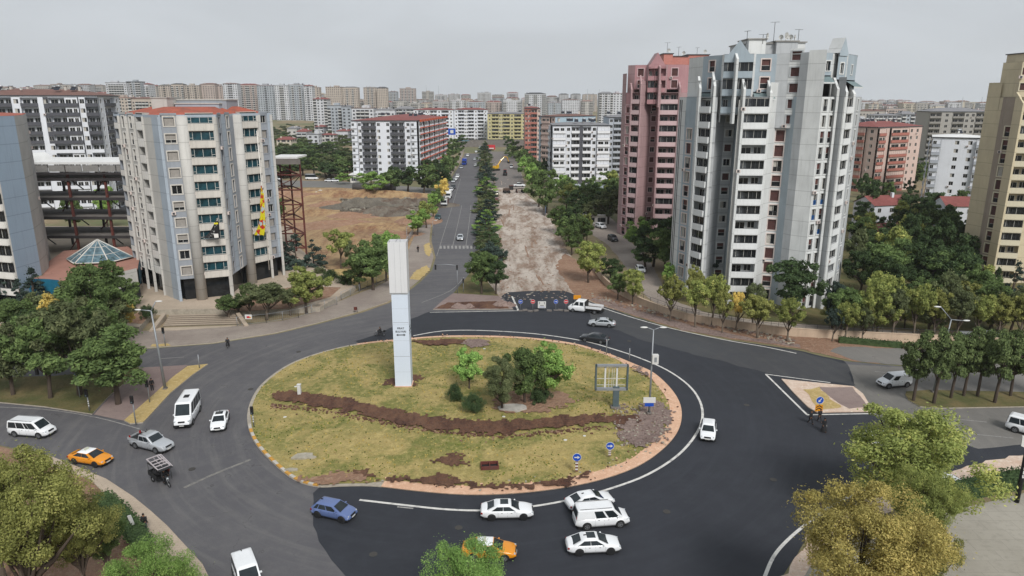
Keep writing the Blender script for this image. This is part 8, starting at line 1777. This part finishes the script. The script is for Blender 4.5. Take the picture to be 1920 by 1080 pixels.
# avenue end pylon and far signs
x, y = G(862, 266); r_ = empty('petrol_sign', (x, 590, 2)); tag(r_, 'tall blue and white petrol station sign at the avenue end', 'sign'); q = MB(); q.tube([(0, 0, 0), (0, 0, 9)], .5, m_sgnw, 8); q.build('post', r_); q = MB(); q.box((0, -.3, 11), (6, .6, 5), m_sgnb); q.box((0, -.65, 11), (2.5, .1, 2.5), m_sgnw); q.build('panel', r_)
x = RAT(921, 258)*560; r_ = empty('shop_banner', (x, 560, 0)); tag(r_, 'red and white banner stand beyond the works at the avenue end', 'banner'); q = MB(); q.box((0, 0, 2.5), (6, .5, 3.5), m_sgnr); q.box((0, -.3, 1.6), (4, .1, .8), m_sgnw); q.build('panel', r_); q = MB(); [q.tube([(s*2.5, 0, 0), (s*2.5, 0, 3)], .1, m_galv, 5) for s in (-1, 1)]; q.build('post', r_)
P_ = boxpts(850, 1000, 600, 2, 260, 0); r_ = empty('boundary_wall', ((P_[0][0]+P_[1][0])/2, 600, 0)); tag(r_, 'long grey wall closing the far end of the avenue', 'wall'); q = MB(); q.box((0, 0, 3), (P_[1][0]-P_[0][0], 1, 6), m_slab); q.build('wall', r_); q = MB(); q.box((0, 0, 6.1), (P_[1][0]-P_[0][0]+.4, 1.4, .3), m_rail); q.build('coping', r_)
# excavation hoarding in blue right of the works
P0, P1 = G(1022, 405), G(1012, 368); r_ = empty('site_hoarding', (*P0, 0)); tag(r_, 'blue sheet hoarding standing at the right edge of the works', 'hoarding'); q = MB(); q.face([(0, 0, 0), (P1[0]-P0[0]+4, P1[1]-P0[1], 0), (P1[0]-P0[0]+4, P1[1]-P0[1], 3), (0, 0, 3)], M('hoarding_blue', '3a669c', .6, .15)); q.build('panel', r_); q = MB(); q.tube([(0, 0, 0), (0, 0, 3.1)], .06, m_galv, 5); q.build('post', r_)
# scattered stones on the bare bank
rg = random.Random(5)
q = MB()
for i in range(500):
    t = rg.random(); px = 1110+380*t; py = 566+84*t-rg.uniform(2, 12)-(0 if t > .1 else 3); x, y = G(px, py); s_ = rg.uniform(.08, .35); q.box((x, y, s_*.3), (s_*1.5, s_, s_*.8), rg.choice((m_stone, m_rubs, m_bank)), rg.uniform(0, 3))
for i in range(420): x, y = G(rg.uniform(640, 810), rg.uniform(375, 400)); s_ = rg.uniform(.2, .9); q.box((x, y, s_*.8), (s_*1.5, s_, s_), rg.choice((m_stone, m_heapd, m_heapg)), rg.uniform(0, 3))
for i in range(220): x, y = G(rg.uniform(1150, 1255), rg.uniform(765, 840)); s_ = rg.uniform(.06, .2); q.box((x, y, GZ(x, y)+.1), (s_*1.5, s_, s_), rg.choice((m_stone, m_rubs)), rg.uniform(0, 3))
stuff(q.build('rubble_stones'))
# grass tufts on the island lawn
rs_ = random.Random(8); q = MB(); tm_ = [M('tuft_green', '6f7a2e', .9, .25, 3), M('tuft_straw', 'b7a25c', .9, .25, 3), M('tuft_dark', '4d5a22', .9, .25, 3)]
xs_ = [p[0] for p in inn]; ys_ = [p[1] for p in inn]
def in_lawn(x, y):
    c = False; j = len(inn)-1
    for i in range(len(inn)):
        if (inn[i][1] > y) != (inn[j][1] > y) and x < (inn[j][0]-inn[i][0])*(y-inn[i][1])/(inn[j][1]-inn[i][1])+inn[i][0]: c = not c
        j = i
    return c
from mathutils import noise as mno
for _ in range(9000):
    x, y = rs_.uniform(min(xs_), max(xs_)), rs_.uniform(min(ys_), max(ys_)); nv = mno.noise(Vector((x*.16, y*.16, 3)))
    if nv < rs_.uniform(-.5, .35) or not in_lawn(x, y): continue
    z = GZ(x, y)-.02; mt_ = tm_[0 if nv > .1 and rs_.random() < .6 else rs_.choice((1, 1, 2))]; s_ = rs_.uniform(.1, .26)
    for k in range(3):
        a_ = rs_.uniform(0, 6.28); q.face([(x-math.cos(a_)*s_*.5, y-math.sin(a_)*s_*.5, z), (x+math.cos(a_)*s_*.5, y+math.sin(a_)*s_*.5, z), (x+rs_.uniform(-.08, .08), y+rs_.uniform(-.08, .08), z+s_*.75)], mt_)
o = q.build('grass_tufts'); stuff(o)
# stones, ruts and clods on the stripped carriageway
q = MB(); rs_ = random.Random(12)
for _ in range(900):
    py = 262+300*rs_.random()**.8; px = rs_.uniform(915, 985+max(0, py-350)*.42); x, y = G(px, py); s_ = rs_.uniform(.08, .3)*(1.8 if rs_.random() < .05 else 1); q.box((x, y, s_*.1+.03), (s_*1.6, s_, s_*.5), rs_.choice((m_stone, m_dirt, m_dirt, m_bank)), rs_.uniform(0, 3))
for _ in range(26):
    py = 300+235*rs_.random(); px = rs_.uniform(925, 970+max(0, py-350)*.35); x, y = G(px, py); l_ = rs_.uniform(5, 16); w_ = rs_.uniform(-.1, .1); q.box((x, y, .04), (.3, l_, .07), rs_.choice((m_dirt, m_bank)), w_+.04)
stuff(q.build('loose_stones'))
q = MB(); rs_ = random.Random(31); tl = smooth_poly(GP([(512, 750), (560, 757), (640, 771), (740, 792), (840, 806), (930, 812), (1020, 806), (1100, 797), (1200, 790)], .5), 6, False)
for _ in range(1500):
    i_ = rs_.randrange(len(tl)-1); t_ = rs_.random(); x = tl[i_][0]+(tl[i_+1][0]-tl[i_][0])*t_; y = tl[i_][1]+(tl[i_+1][1]-tl[i_][1])*t_+rs_.choice((-1, 1))*(.7+abs(rs_.gauss(0, .55))); s_ = rs_.uniform(.05, .22); q.box((x, y, GZ(x, y)+s_*.2), (s_*1.5, s_, s_*.7), rs_.choice((m_trench, m_trench, m_bank)), rs_.uniform(0, 3))
for _ in range(320):
    a_ = rs_.uniform(0, 6.28); i_ = rs_.choice(right_arc); x, y = inn[i_]; x += rs_.gauss(0, .5); y += rs_.gauss(0, .7); s_ = rs_.uniform(.04, .18); q.box((x, y, GZ(x, y)+s_*.2), (s_*1.5, s_, s_*.7), rs_.choice((m_trench, m_stone, m_salmon)), a_)
stuff(q.build('soil_clods'))
# haze
hz_ = MB(); hz_.box((0, 1850, 150-.0), (7600, 3900, 304), m_white); o = hz_.build('haze'); o.data.materials.clear(); t = bpy.data.materials.new('haze'); t.use_nodes = True; t.node_tree.nodes.clear(); a_ = t.node_tree.nodes.new('ShaderNodeOutputMaterial'); b_ = t.node_tree.nodes.new('ShaderNodeVolumePrincipled'); b_.inputs['Density'].default_value = HAZE_D; b_.inputs['Color'].default_value = (.95, .97, 1, 1); b_.inputs['Anisotropy'].default_value = .2; t.node_tree.links.new(b_.outputs[0], a_.inputs['Volume']); o.data.materials.append(t); stuff(o)
